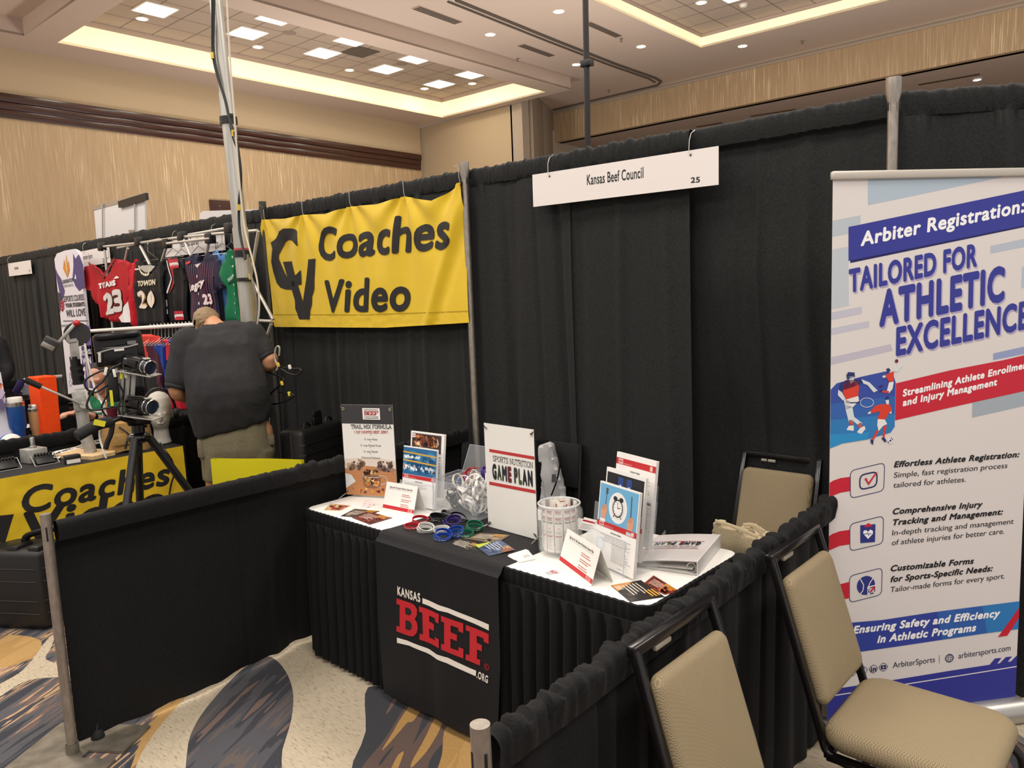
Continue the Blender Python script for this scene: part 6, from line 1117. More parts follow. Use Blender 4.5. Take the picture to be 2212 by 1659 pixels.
# ================================================================ YELLOW BACKED FOLDING CHAIRS, HARD CASES
def director(lp, rp, z, lab, letters, hgt=.28):
    a, b = onZ(*lp, z), onZ(*rp, z); d = b-a; W_ = d.length; f = Fr(a, d, (0, 0, 1)); t = thing('folding_chair', (f(W_/2).x, f(W_/2).y, 0)-f.z*.22 if False else V((f(W_/2).x, f(W_/2).y, 0))-V((f.z.x, f.z.y, 0))*.22, lab, 'chair', 'yellow backed folding chairs')
    lp_ = [(.0, 0), (.02, .012), (W_-.02, .012), (W_, 0), (W_-.02, -.012), (.02, -.012)]; mb = MB()
    mb.loft([[f(x+.0*(1), v, w2+.006*sin(x*14)) for x, w2 in [(i/16*W_, .013) for i in range(17)]+[(W_-i/16*W_, -.013) for i in range(17)]] for v in (-hgt, -hgt*.7, -hgt*.35, -.006, 0)], False)
    pr = Print(); pr.text(letters, W_*.1, -.215, .1, INK, 1, W_*.8, .05, .15); pr.into(mb, lambda u, v, d_: f(u, v, .0145+.006*sin(u*14)+d_*3), 1, .03); mb.build('back_canvas', [mat('#dcd009', .5)]+pr.mats(.6), t, solid=0)
    for x in (.012, W_-.012): mb = MB(); mb.tube([f(x, -.004, 0), f(x, -z+.42, 0)], .012, 10); mb.build('back_post', BLK, t)
    mb = MB(); mb.box((W_/2, -z+.46, -.22), (W_-.03, .02, .38), f, .006); mb.build('seat', mat('#dcd009', .6), t)
    for s in (.02, W_-.02): mb = MB(); mb.bar(f(s, -z+.62, .0), f(s, -z+.62, -.42), .03, .02); mb.build('armrest', BLK, t)
    for w2 in (-.04, -.40):
        for s0, s1 in ((.01, W_-.01), (W_-.01, .01)): mb = MB(); mb.tube([f(s0, -z+.012, w2), f(s1, -z+.45, w2)], .011, 8); mb.build('leg', BLK, t)
    return t
director((458, 990.5), (655, 993.5), .905, 'yellow backed folding chair behind the left rail at its middle', 'Coaches'); director((862, 893), (951, 904), .955, 'yellow backed folding chair behind the trail mix table banner', 'Coaches')
CASE = mat('#191818', .5)
def hard_case(f, w_, d_, h, lab, top=True):
    t = thing('hard_case', f(w_/2, d_/2, 0), lab, 'case', 'black hard cases'); mb = MB(); mb.box((w_/2, d_/2, h/2+.004), (w_, d_, h-.008), f, .035, 3); mb.build('shell', CASE, t)
    for z in (.10, .17, h-.17, h-.10):
        if z < h: mb = MB(); mb.tube([f(-.001, d_*.15, z), f(.02, -.001, z), f(w_*.9, -.001, z), f(w_+.001, .03, z), f(w_+.001, d_*.9, z)], .004, 6); mb.build('rib', CASE, t)
    mb = MB(); mb.box((w_/2, d_*.5, h/2), (w_+.008, .03, h-.02), f, .01); mb.build('lid_seam', CASE, t); mb = MB(); mb.box((w_*.75, d_*.5, h*.5), (.03, .1, .06), f, .008); mb.build('latch', BLK, t); return t
a, b = onZ(105, 1366, 0), onZ(8, 1362, 0); f = Fr((*b[:2], 0), a-b, V((-(a-b).y, (a-b).x, 0))); w_ = (a-b).length; zt = onP(88, 1192, a, Face(a).n).z
t = hard_case(Fr(f(-.12), f.x, f.y), w_+.11, .24, zt, 'black hard case standing on the carpet left of the short post'); g_ = Fr(f(-.12), f.x, f.y); W2 = w_+.11
mb = MB(); mb.tube(bez([g_(W2*.55, .12, zt-.01), g_(W2*.6, .12, zt+.05), g_(W2*1.0, .16, zt+.075), g_(W2*1.1, .18, zt+.01)]), .014, 10, sx=1.6); mb.build('handle', BLK, t)
for u in (.62, .95): mb = MB(); mb.box((W2*u-.03, .08, zt), (.07, .12, .04), g_, .012); mb.build('handle_mount', BLK, t)
a, b = onZ(652, 932, .86), onZ(750, 903, .86); d = (b-a).normalized(); f = Fr((*a[:2], 0), d, V((-d.y, d.x, 0))); t = hard_case(f, .52, .2, .86, 'large black hard case standing against the drape behind the left rail')
mb = MB(); c = f(.28, .05, .86); mb.box((.25, .06, .89), (.1, .03, .075), f, .012); mb.box((.24, .05, .94), (.09, .02, .04), f, .01); mb.build('open_latch', BLK, t)
for u in (.13, .38): mb = MB(); mb.tube(bez([f(u-.04, .06, .85), f(u-.02, .06, .885), f(u+.02, .06, .885), f(u+.04, .06, .85)]), .01, 8); mb.build('handle_mount', BLK, t)

# ================================================================ TELESCOPING TOWER
TY = -.42; tp = lambda x, y, dy=0: onY(x, y, TY+dy); t = thing('telescoping_tower', V((tp(556, 800).x, TY, 0)), 'tall telescoping grey metal tower rising to the ceiling left of the yellow banner', 'camera mast')
px = lambda y: 466+ (y-0)*(534-466)/640.
SIL = NT('brushed_mast', Metallic=.5, Roughness=.38); SIL.color(SIL.ramp(SIL.noise(SIL.coord('Object', (6, 6, .3)), 5, 3), [(.3, '#a7a49d'), (.7, '#c6c3bb')])); SIL = SIL.m
zz = lambda y: tp(px(y), y)
base = V((tp(566, 980).x, TY, .01))
for y0_, y1_, r in ((-160, 206, .041), (202, 496, .046), (492, 1000, .052)):
    a, b = zz(y0_), (zz(y1_) if y1_ < 900 else base); mb = MB(); mb.tube([a, b], r, 24); mb.build('mast_section', SIL, t)
for y, m in ((257, BLK), (265, BLK), (545, BLK), (552, BLK), (604, BLK)):
    c = zz(y); mb = MB(); mb.tube([c+V((0, 0, .012)), c-V((0, 0, .012))], .058, 20); mb.bar(c+V((.04, -.02, 0)), c+V((.12, -.04, 0)), .02, .02); mb.build('clamp', m, t)
c = zz(541); mb = MB(); mb.tube([c+V((0, 0, .014)), c-V((0, 0, .005))], .0535, 20); mb.build('red_band', mat('#b8404c', .5), t)
mb = MB(); mb.box((base.x, base.y, .008), (.3, .3, .016), ID, .004); mb.build('base_plate', BLK, t)
G = 'cables on the tower'
cable('tower_cable', [tp(459, -20, -.06), tp(459, 60, -.06), tp(460, 118, -.06), tp(470, 165, -.06), tp(486, 215, -.06), tp(497, 262, -.06), tp(510, 300, -.07), tp(519, 360, -.07), tp(520, 400, -.07), tp(516, 445, -.06), tp(518, 500, -.07), tp(530, 560, -.09)], .009, BLK, 'thick black cable snaking down the grey tower')
cable('tower_cable', [tp(464, -20, -.06), tp(462, 60, -.06), tp(463, 118, -.06), tp(474, 170, -.06), tp(490, 225, -.06), tp(501, 290, -.07), tp(514, 330, -.07), tp(521, 380, -.07), tp(518, 440, -.07)], .006, BLK, 'thin black cable beside the thick one on the grey tower')
for px_ in ((459, 120), (504, 288), (516, 448), (541, 597)): mb = MB(); c = tp(*px_, -.07); mb.tube([c+V((0, 0, .02)), c-V((0, 0, .02))], .012, 8); tag(mb.build('cable_tape', mat('#d9b63a', .5)), 'yellow tape wrapped round a cable on the grey tower', 'tape', 'yellow cable tapes')
cable('hoist_rope', [tp(489, -20, -.1), tp(497, 130, -.1), tp(507, 260, -.1), tp(516, 380, -.1), tp(528, 490, -.1), tp(545, 560, -.1), tp(556, 610, -.1), tp(560, 660, -.1), tp(556, 700, -.1), tp(548, 730, -.08)], .006, mat('#cfc6b4', .8), 'pale rope hanging beside the grey tower', 'rope')
cable('tower_cable', [tp(535, 550, -.08), tp(541, 590, -.08), tp(551, 630, -.08), tp(555, 680, -.08), tp(551, 715, -.08)], .008, mat('#77736a', .5), 'grey cable drooping below the tower clamp')
LY = -.5; lp = lambda x, y, v=0: onY(x, y, LY+v)
for i, (pts, c, lab) in enumerate((([(603, 768), (604, 752), (600, 748), (595, 755), (594, 775), (600, 792), (597, 800)], mat('#a7a39a', .4), 'pale cable loop by the elbow of the man'), ([(598, 790), (612, 794), (630, 796), (648, 797), (650, 804), (640, 810), (625, 807), (608, 797)], BLK, 'black cable loop with a white tag beside the man'), ([(562, 794), (580, 804), (600, 812), (612, 818), (612, 826), (596, 840), (584, 852), (580, 868), (590, 873), (612, 868), (630, 860), (634, 854), (624, 850), (600, 846)], BLK, 'black and grey cable coil under the elbow of the man'))): cable('cable_loop', [lp(*p_, -.02*j/len(pts)) for j, p_ in enumerate(pts)], .006, c, lab)
for px_, c in (((601, 788), '#d9b63a'), ((609, 828), '#d9b63a'), ((625, 851), '#d9c83a'), ((626, 793), '#e6e3dc')): mb = MB(); c_ = lp(*px_, -.02); mb.box((0, 0, 0), (.016, .016, .03), Fr(c_, (1, 0, .4), (0, 1, 0)), .004); tag(mb.build('cable_marker', mat(c, .5)), 'small coloured marker on a cable loop beside the man', 'tag', 'cable loop markers')
# thin black pole rising behind the drape
p = onY(1271, 330, .6); mb = MB(); a, b = onY(1262, -160, .6), onY(1270, 330, .6); mb.tube([V((b.x, .6, .01)), b, a], .017, 12); tp_ = tag(mb.build('black_pole', mat('#232122', .4, .3)), 'thin black pole rising behind the drape to the ceiling', 'pole'); c = onY(1268, 137, .6); mb = MB(); mb.box(c, (.07, .05, .04), ID, .008); mb.build('pole_joint', BLK, tp_)
# ================================================================ WRISTBANDS, JAR, BINDER
SILI = {n: mat(c, .45) for n, c in (('white', '#e9e6e0'), ('black', '#141416'), ('red', '#c01f2c'), ('purple', '#3b2478'), ('blue', '#1a49b0'), ('green', '#0d6b4a'))}
_wb = {}
def band_mesh(col, squash, txt):
    key = (col, squash, txt)
    if key in _wb: return _wb[key]
    R, hw, th = .0315, .0062, .0011; mb = MB(); n = 40
    pt = lambda a, r, z: V(((R+r)*cos(a)*(1+squash), (R+r)*sin(a)*(1-squash), z))
    for i in range(n):
        pass
    vs = []; prof = [(-th, -hw), (th, -hw), (th*1.2, 0), (th, hw), (-th, hw), (-th*1.2, 0)]
    for i in range(n): vs += [pt(2*pi*i/n, r, z) for r, z in prof]
    k_ = len(prof); mb.add(vs, [(i*k_+j, i*k_+(j+1) % k_, ((i+1) % n)*k_+(j+1) % k_, ((i+1) % n)*k_+j) for i in range(n) for j in range(k_)], True)
    ms = [SILI[col]]
    if txt:
        pr = Print(); pr.text('Fueled by Beef', 0, -.0028, .0056, '#16161a' if col == 'white' else '#e8e6e2', 1, .062, .02)
        for off in (0., pi): pr.into(mb, lambda u, v, d: pt(off-pi/2+(u-.03)/R, th*1.25+.0002, v), 1, .006)
        ms += pr.mats(.5)
    o = mb.build('wristband', ms, None, origin=(0, 0, 0)); _wb[key] = o; o['_new'] = 1; return o
def band(col, p, lab, grp, tilt=(0, 0, 0), squash=.0, txt=False):
    o = band_mesh(col, squash, txt)
    if '_new' in o: del o['_new']
    else: o = o.copy(); COL.objects.link(o)
    o.location = p; o.rotation_euler = tilt; return tag(o, lab, 'wristband', grp)
TT = T+.0025
# clear bins
def bin_(fl, fr_, back, h, lab, lid=False):
    a = onZ(*fl, T+.002); d = onZ(*fr_, T+.002)-a; f = Fr(a, d, V((-d.y, d.x, 0))); w_ = d.length; t = thing('acrylic_bin', f(w_/2, back/2, 0), lab, 'bin', 'clear acrylic bins')
    for nm, c, s in (('front_wall', (w_/2, 0, h*.46), (w_, .003, h*.92)), ('back_wall', (w_/2, back, h/2), (w_, .003, h)), ('side_wall', (0, back/2, h/2), (.003, back, h)), ('side_wall', (w_, back/2, h/2), (.003, back, h)), ('bottom', (w_/2, back/2, .002), (w_, back, .003))): mb = MB(); mb.box(c, s, f); mb.build(nm, CLEAR, t)
    for c0, c1 in (((0, 0, 0), (0, 0, h*.92)), ((w_, 0, 0), (w_, 0, h*.92)), ((0, 0, h*.92), (w_, 0, h*.92)), ((0, back, h), (w_, back, h)), ((0, 0, h*.92), (0, back, h)), ((w_, 0, h*.92), (w_, back, h))): mb = MB(); mb.tube([f(*c0), f(*c1)], .0016, 5); mb.build('edge', EDGE, t)
    if lid:
        mb = MB(); g_ = Fr(f(0, back*.95, h), f.x, f.y*.5+V((0, 0, 1))); mb.box((w_/2, .07, 0), (w_, .14, .003), g_); mb.build('lid', CLEAR, t)
        for c0, c1 in (((0, 0, 0), (0, .14, 0)), ((w_, 0, 0), (w_, .14, 0)), ((0, .14, 0), (w_, .14, 0))): mb = MB(); mb.tube([g_(*c0), g_(*c1)], .002, 5); mb.build('lid_edge', EDGE, t)
        mb = MB(); mb.bar(f(w_*.3, back, h+.002), f(w_*.8, back, h+.002), .012, .008); mb.build('hinge', mat('#d8d6d2', .3, alpha=.8), t)
    return f, w_
rr = random.Random(11); PI = pi
f, w_ = bin_((938, 1106), (1030, 1127), .17, .165, 'clear front bin heaped with white and black wristbands')
def heap(col, x0, x1, y0, y1, z0, z1, n, lab, grp, txt=.4):
    for i in range(n): band(col, f(rr.uniform(x0, x1), rr.uniform(y0, y1), rr.uniform(z0, z1)), lab, grp, (rr.uniform(.3, 2.6), rr.uniform(-1.2, 1.2), rr.uniform(0, 6.3)), rr.choice((0, .1, .25)), rr.random() < txt)
heap('white', w_*.52, w_-.028, .03, .14, .03, .165, 34, 'white wristband in the heap filling the right of the clear front bin', 'white wristbands in the clear bin')
heap('black', .03, w_*.45, .035, .13, .03, .085, 16, 'black wristband in the dark heap at the left of the clear front bin', 'black wristbands in the clear bin')
heap('white', w_*.3, w_*.6, .06, .13, .10, .15, 5, 'white wristband lying on the black ones in the clear front bin', 'white wristbands over the black ones', 1)
for i, (u, v, z, c, l) in enumerate(((.42, .14, .165, 'red', 'left'), (.54, .14, .17, 'red', 'right'), (.34, .15, .145, 'red', 'lowest'), (.72, .15, .175, 'purple', ''), (.66, .16, .165, 'purple', ''))):
    band(c, f(w_*u, v, z), {'red': 'red wristband on top at the back of the clear front bin, %s one' % l, 'purple': 'purple wristband on top of the white heap in the front bin'}[c], {'purple': 'purple wristbands in the clear bin'}.get(c, 'red wristbands in the clear bin'), (1.1, .3*i, .5*i), .1)
f, w_ = bin_((962, 1082), (1062, 1104), .13, .12, 'clear lidded bin behind the front one holding blue wristbands', True)
f = Fr(f(0, .05, 0), f.x, f.y)
heap('blue', .03, w_*.5, .03, .06, .03, .10, 7, 'blue wristband in the clear lidded bin at the back', 'blue wristbands in the lidded bin', 0)
# loose bands on the runner
L_ = 'loose wristbands on the runner'
for px, c, z, tl, sq, lab in (((890, 1136), 'red', .007, (.05, 0, .3), .1, 'red wristband nearest the table front, left of the white ones'), ((908, 1122), 'red', .012, (.25, .1, 1.), .12, 'red wristband behind the front red one'), ((917, 1143), 'white', .007, (.05, .05, .2), .08, 'white wristband on the runner beside the front red one'), ((921, 1139), 'white', .018, (.3, .2, .4), .1, 'white wristband stacked on the front white one'), ((953, 1143), 'white', .008, (.1, 0, 1.2), .1, 'white wristband between the blue and black ones'),
                              ((941, 1120), 'black', .008, (.1, 0, .2), .15, 'black wristband on the runner left of the purple ones'), ((945, 1117), 'black', .02, (.3, .2, 1), .1, 'black wristband stacked on another left of the purple ones'), ((965, 1110), 'black', .012, (.5, .2, 2), .2, 'black wristband spilling from the front bin'), ((990, 1118), 'black', .014, (.6, .3, .3), .25, 'black wristband right of the purple ones'),
                              ((975, 1128), 'purple', .009, (.15, 0, .6), .12, 'purple wristband on the runner before the bin'), ((980, 1124), 'purple', .022, (.4, -.2, 1.4), .1, 'purple wristband stacked on the lower purple one'), ((955, 1160), 'blue', .009, (.15, 0, .2), .12, 'blue wristband nearest the table front'), ((958, 1154), 'blue', .022, (.5, .2, .8), .1, 'blue wristband leaning on the front blue one'), ((985, 1152), 'blue', .009, (.1, 0, .3), .05, 'blue wristband right of the front blue ones'), ((983, 1147), 'blue', .022, (.3, -.2, 1.), .1, 'blue wristband stacked on the right blue one'),
                              ((1006, 1152), 'green', .009, (.1, 0, .1), .1, 'green wristband beside the blue ones'), ((1024, 1140), 'green', .009, (.1, .05, .9), .1, 'green wristband nearest the white table banner'), ((1026, 1135), 'green', .022, (.35, .2, .4), .1, 'green wristband stacked on the one by the white table banner')):
    p = onZ(*px, TT+z); band(c, p, lab, L_, tl, sq, True)
# glass jar of meat sticks
GLASS = mat('#eef4f4', .04, alpha=.16); JC = onZ(1211, 1192, T+.002); F = Face(JC); jk = F.k
t = thing('glass_jar', JC, 'round glass jar full of wrapped beef sticks', 'jar'); R = 50*jk; H = (1195-1083)*jk*1.0
prof = [(.001, .004), (R*.9, .004), (R*.97, .014), (R*.98, H*.15), (R*1.0, H*.45), (R*1.05, H*.75), (R*1.04, H*.86), (R*.93, H*.95), (R*.91, H*.97), (R*.96, H*1.0), (R*.93, H*1.02), (R*.88, H*1.0), (R*.87, H*.95), (R*.97, H*.86), (R*.985, H*.75), (R*.94, H*.45), (R*.92, H*.1), (R*.86, .016), (.001, .014)]
mb = MB(); mb.lathe(prof, Fr(JC), 48, False); mb.build('glass_body', GLASS, t); mb = MB(); mb.tube([JC+V((R*.925*cos(i*pi/24), R*.925*sin(i*pi/24), H*1.005)) for i in range(48)], R*.04, 8, closed=True); mb.build('rim', mat('#e6ecec', .05, alpha=.6), t)
rr = random.Random(8); WR = ['#ece6e0', '#e2dad2']
def stick_print(w_, h):
    pr = Print(); pr.rect(0, 0, w_, h, '#ece5de', 1); RD = '#a6323a'
    for k_ in (.93, .78, .38): pr.slab('BEEF', w_*.08, h*(k_-.04), h*.038, RD, 2, w_*.84, .2)
    for k_ in (.86, .71): pr.text('STICK', w_*.12, h*(k_-.015), h*.045, RD, 2, w_*.76, .02)
    pr.rect(w_*.1, h*.64, w_*.35, h*.03, '#5a5450', 2); pr.rect(w_*.55, h*.64, w_*.35, h*.03, '#5a5450', 2); pr.ring(w_*.5, h*.53, w_*.16, h*.012, .0008, RD, 2, 10); pr.lines(w_*.1, h*.46, w_*.8, 3, h*.02, h*.008, '#8a8480', 2); pr.lines(w_*.1, h*.3, w_*.8, 9, h*.03, h*.008, '#9a948e', 2, .3, 3); return pr
SW, SH = .030, H*.90; sp_ = stick_print(SW, SH); n = 24; first = None
for i in range(n):
    ring_ = i < 12; a = (i/12*2*pi+.1) if ring_ else rr.random()*6.28; r = R*(.74 if ring_ else rr.uniform(.1, .45)); c = JC+V((r*cos(a), r*sin(a), .02+(0 if ring_ else rr.uniform(0, .018))))
    if first is None:
        f = Fr((-SW/2, -.004, 0), (1, 0, 0), (0, 0, 1)); mb = MB(); mb.loft([[V((-SW/2*k_+SW*k_*j/8, (-1)*.006*k2*sin(pi*j/8), z)) for j in range(9)]+[V((SW/2*k_-SW*k_*j/8, .006*k2*sin(pi*j/8), z)) for j in range(1, 8)] for z, k_, k2 in ((0, 1, .1), (.01, 1, .8), (SH*.5, .98, 1.), (SH-.01, 1, .8), (SH, 1, .1))])
        sp_.into(mb, lambda u, v, d: V((u-SW/2, -.0062*sin(pi*max(.02, min(.98, u/SW)))*(.85 if v < .01 or v > SH-.01 else 1)-.0006-d, v)), 1, .012); first = mb.build('meat_stick', [mat('#ddd5cd', .3)]+sp_.mats(.3), origin=(0, 0, 0)); o = first
    else: o = first.copy(); COL.objects.link(o)
    face_a = math.atan2(-(CAM-c).x, (CAM-c).y) if False else a+pi/2; o.location = c; o.rotation_euler = (0, rr.uniform(-.07, .07), (face_a if ring_ else rr.random()*6.28)); tag(o, 'white and red wrapped beef stick standing in the glass jar', 'meat stick', 'wrapped sticks in the glass jar')
# white ring binder lying shut
z1 = .05; A, B = onZ(1507, 1244, T+.001), onZ(1557, 1182, T+.001); Cc = onZ(1362, 1220, T+.001); f = Fr(A, B-A, Cc-A); L = (B-A).length; Wd = f.inv(Cc).y; t = thing('ring_binder', f(L/2, Wd/2), 'white ring binder lying closed beside the right leaflet holder', 'binder'); S = 1 if f.z.z > 0 else -1
up = lambda u, v, z: f(u, v, 0)+V((0, 0, z)); BW2 = mat('#e4dfdb', .35)
mb = MB(); mb.add([up(0, 0, 0), up(L, 0, 0), up(L, 0, z1), up(0, 0, z1), up(0, .003, 0), up(L, .003, 0), up(L, .003, z1), up(0, .003, z1)], [(0, 1, 2, 3), (7, 6, 5, 4), (0, 4, 5, 1), (3, 2, 6, 7), (0, 3, 7, 4), (1, 5, 6, 2)], False); mb.build('spine', BW2, t)
zl = .016; top = lambda u, v, d=0: up(u, v, z1+(zl-z1)*v/Wd+.004*sin(v/Wd*pi)+d)
mb = MB(); mb.grid(lambda u, v: top(u*L, v*Wd, 0), 8, 16); mb.grid(lambda u, v: top(u*L, (1-v)*Wd, -.003), 8, 16); pr = Print()
def bl(pr_):
    q = Print(); q.cols = pr_.cols; q.items = [([(.5-(p[1]-.5), p[0]) for p in it[0]], it[1], it[2], it[3]) for it in pr_.items]; return q
pr.rect(.0, .565, .86, .012, '#a52f4a', 1); pr.rect(.0, .30, .86, .012, '#a52f4a', 1); pr.slab('SPORTS NUTRITION', .03, .47, .065, '#6a6664', 2, .76, .11); 
x = .03
for i, ch in enumerate('GAME PLAN'):
    if ch != ' ': pr.text(ch, x, .335, .11, GP[i % 8], 2, .075, .07)
    x += .088 if ch != ' ' else .05
def bmap(u, v, d): return top((.97-v*.94)*L if True else 0, (1-u)*Wd*1.0, d*3+.0012) 
pr.into(mb, lambda u, v, d: top(L*(1-v), Wd*max(0., min(1., .14+u*.95)), d*3+.0012), 1, .06)
mb.build('front_cover', [mat('#d9d2d0', .35)]+pr.mats(.5), t)
mb = MB(); mb.grid(lambda u, v: up(u*L, v*Wd, .002), 4, 4); mb.grid(lambda u, v: up(u*L, (1-v)*Wd, 0), 4, 4); mb.build('back_cover', BW2, t)
mb = MB(); mb.grid(lambda u, v: up(.006+u*(L-.012), .02+v*(Wd*.9), .006+.012*(1-v)), 4, 10); mb.grid(lambda u, v: up(.006+u*(L-.012), .02+(1-v)*(Wd*.9), .004), 4, 10); mb.build('pages', mat('#f2efea', .6), t)
for u in (.02, .5, .98): mb = MB(); mb.tube([up(L*(.02+.96*u), .025+.016*cos(a), .022+.018*sin(a)) for a in [i*pi/8 for i in range(16)]], .0022, 6, closed=True); mb.build('ring', mat('#b9b6b0', .2, .9), t)
# ================================================================ JERSEY STAND AND THE BOOTHS FURTHER LEFT
JY0 = -.20
def J(x, y, v=0): return onY(x, y, JY0+v)
K4 = lambda pts: [(a*.2532, 480+b*.2532) for a, b in pts]
TUBE = mat('#cfcbc3', .3, .4)
gt = thing('jersey_stand', V((J(360, 900).x, JY0, 0)), 'folding white tube display frame from which the jerseys hang', 'display frame')
for a, b, v0, v1 in (((222, 533), (300, 525), .0, 0), ((300, 525), (394, 512), .0, 0), ((394, 512), (500, 502), 0, 0), ((254, 536), (345, 517), .08, .1), ((361, 526), (454, 515), -.02, -.02), ((394, 510), (496, 492), .05, .1), ((522, 501), (556, 498), 0, 0), ((300, 526), (324, 572), 0, -.06), ((396, 514), (413, 553), 0, -.06), ((361, 527), (349, 566), 0, .02), ((276, 536), (270, 564), 0, .02), ((452, 517), (446, 549), 0, .02), ((558, 499), (536, 634), 0, .02), ((520, 560), (590, 690), .02, .04), ((548, 692), (588, 694), .0, .0), ((586, 700), (570, 745), 0, 0)):
    mb = MB(); mb.tube([J(*a, v0), J(*b, v1)], .012, 10); mb.build('tube', TUBE, gt)
for c in ((220, 533), (300, 522), (394, 511), (361, 526), (454, 515), (496, 493)): mb = MB(); mb.box(J(*c), (.09, .06, .08), ID, .012); mb.build('hub', BLK, gt)
for x in (226, 500): mb = MB(); p = J(x, 540); mb.tube([p, V((p.x, JY0, .01))], .012, 10); mb.build('tube', TUBE, gt)
def cloth(c, r=.6): return fabric('jersey_'+c.strip('#'), c, r, 700, .1, .2, .15)
def hanger(x, y, v=0, s=1., lab='', grp='wire hangers on the jersey frame'):
    """hook at the pixel, arms below"""
    p = J(x, y, v); k = .0042*s; mb = MB(); mb.tube(bez([p+V((-.012, 0, .0)), p+V((0, 0, .018)), p+V((.014, 0, 0)), p+V((.004, 0, -.025)), p+V((0, 0, -.06))]), .0025, 6); mb.tube([p+V((0, 0, -.06)), p+V((-.19*s, 0, -.14)), p+V((.19*s, 0, -.14)), p+V((0, 0, -.06))], .0025, 6); return tag(mb.build('wire_hanger', mat('#c9c6c0', .25, .8)), lab, 'hanger', grp)
def garment(nm, px, v, col, lab, cat='jersey', grp=None, pr=None, th=.035, fold=.012, seed=1, m=None, rough=.55):
    q = [J(x, y, v) for x, y in px]; fn = lambda x, z: JY0+v+fold*sin(x*34+seed)*min(1, max(0, (2.1-z)*2.5))+.02*noise.noise(V((x*5+seed, z*4, seed)))
    vs, fs = slabmesh([(p.x, p.z) for p in q], fn, th, .03); mb = MB(); mb.add(vs, fs, True); ms = [m or cloth(col, rough)]
    if pr: pr.into(mb, lambda u, w2, d: V((u, fn(u, w2)-th/2-.002-d*8, w2)), 1, .03); ms += pr.mats(.6)
    return tag(mb.build(nm, ms), lab, cat, grp)
def JP(x, y, v=0): p = J(x, y, v); return (p.x, p.z)
def jt_(pr, t, s, e, cap, col, bold=.05, sh=0., v=0, la=2, out=None):
    s_, e_ = JP(*s, v), JP(*e, v); c = abs(JP(s[0], s[1]-cap, v)[1]-s_[1])
    if out: pr.text(t, *s_, c, out, la, bold=bold+.045, shear=sh, end=e_)
    pr.text(t, *s_, c, col, la+2, bold=bold, shear=sh, end=e_)
k5 = lambda a, b: (100+a*.2101, 530+b*.2101)      # red jersey detail crop
pr = Print(); jt_(pr, 'TITANS', k5(570, 448), k5(748, 412), 12, '#efe9e6', .07); jt_(pr, '23', k5(632, 722), k5(830, 668), 47, '#d9d3ce', .05, .0, out='#4a1216')
pr.poly([JP(*k5(*p)) for p in ((790, 790), (775, 740), (880, 520), (900, 790))], '#e9e4e2', 1)
for i in range(3): pr.poly([JP(*k5(*p)) for p in ((722+18*i, 345-3*i), (735+18*i, 345-4*i), (758+9*i, 318-4*i+9*i), (745+9*i, 313-3*i+8*i))], '#efe9e6', 3)
nk = [k5(*p) for p in ((472, 185), (615, 330), (720, 140))]; pr.stroke([JP(*p) for p in nk], .03, '#8c1420', 2); pr.stroke([JP(*k5(*p)) for p in ((372, 372), (425, 375))], .02, '#efe9e6', 3); pr.stroke([JP(*k5(*p)) for p in ((372, 352), (420, 352))], .012, '#1b1b1d', 3)
garment('jersey', K4([(695, 430), (730, 380), (800, 355), (860, 405), (915, 470), (960, 395), (985, 315), (1060, 325), (1115, 345), (1130, 480), (1120, 600), (1105, 680), (1125, 720), (1130, 830), (1040, 850), (960, 852), (870, 800), (850, 720), (805, 655), (785, 585), (740, 577), (708, 545), (710, 500)]), 0, '#b01323', 'red football jersey lettered TITANS 23 on the frame', grp='hanging jerseys', pr=pr)
garment('jersey', K4([(1128, 350), (1160, 308), (1168, 400), (1170, 890), (1130, 890)]), -.02, '#c21d2c', 'narrow red jersey seen edge-on between the red and the black ones', grp='hanging jerseys', th=.05)
pr = Print(); jt_(pr, 'TOWSON', (305, 619), (345, 615), 12, '#efe3c8', .05, .25, -.04); jt_(pr, '20', (306, 666), (344, 666.5), 38, '#e9dccb', .045, 0, -.04, out='#b98a3c')
for i in range(12): a = pi+i*pi/11; pr.ell(*(lambda c: (c[0]+.10*cos(a), c[1]+.075*sin(a)))(JP(*K4([(1255, 375)])[0], -.04)), .014, .012, ('#e6cf9a', '#efe9e2')[i % 2], 2)
pr.poly([JP(*K4([p])[0], -.04) for p in ((1205, 380), (1235, 370), (1300, 365), (1345, 375), (1310, 420), (1255, 430))], '#bdb6ae', 1)
pr.stroke([JP(*p, -.04) for p in ((299, 582), (308, 581))], .012, '#e9e4e2', 3)
garment('jersey', K4([(1170, 335), (1212, 308), (1225, 345), (1245, 395), (1290, 432), (1340, 400), (1360, 350), (1372, 325), (1396, 330), (1400, 480), (1410, 600), (1432, 880), (1300, 888), (1168, 888), (1165, 600)]), -.04, '#17171a', 'black sleeveless jersey lettered TOWSON 20 on the frame', grp='hanging jerseys', pr=pr)
garment('jersey', K4([(1398, 420), (1440, 400), (1500, 500), (1490, 890), (1432, 885), (1410, 600)]), .03, '#3c1428', 'maroon garment behind the black jersey with red sleeves', grp='hanging jerseys', th=.04)
pr = Print()
for p in (((1445, 315), (1475, 300), (1530, 470), (1470, 610), (1500, 480)),): pr.poly([JP(*K4([q_])[0], .0) for q_ in p], '#b5202e', 2)
pr.stroke([JP(*K4([q_])[0]) for q_ in ((1440, 330), (1485, 480), (1462, 600))], .016, '#e6e1dd', 3); pr.rect(JP(361, 678)[0], JP(361, 678)[1], .10, .12, '#e6e1dd', 3); pr.stroke([JP(*p) for p in ((363, 668), (371, 664))], .025, '#1b1b1d', 4)
garment('jersey', K4([(1440, 310), (1500, 288), (1525, 330), (1545, 600), (1540, 835), (1480, 880), (1440, 700), (1412, 500)]), 0, '#1a191c', 'black hockey style jersey with a red and white striped sleeve', grp='hanging jerseys', pr=pr)
pr = Print()
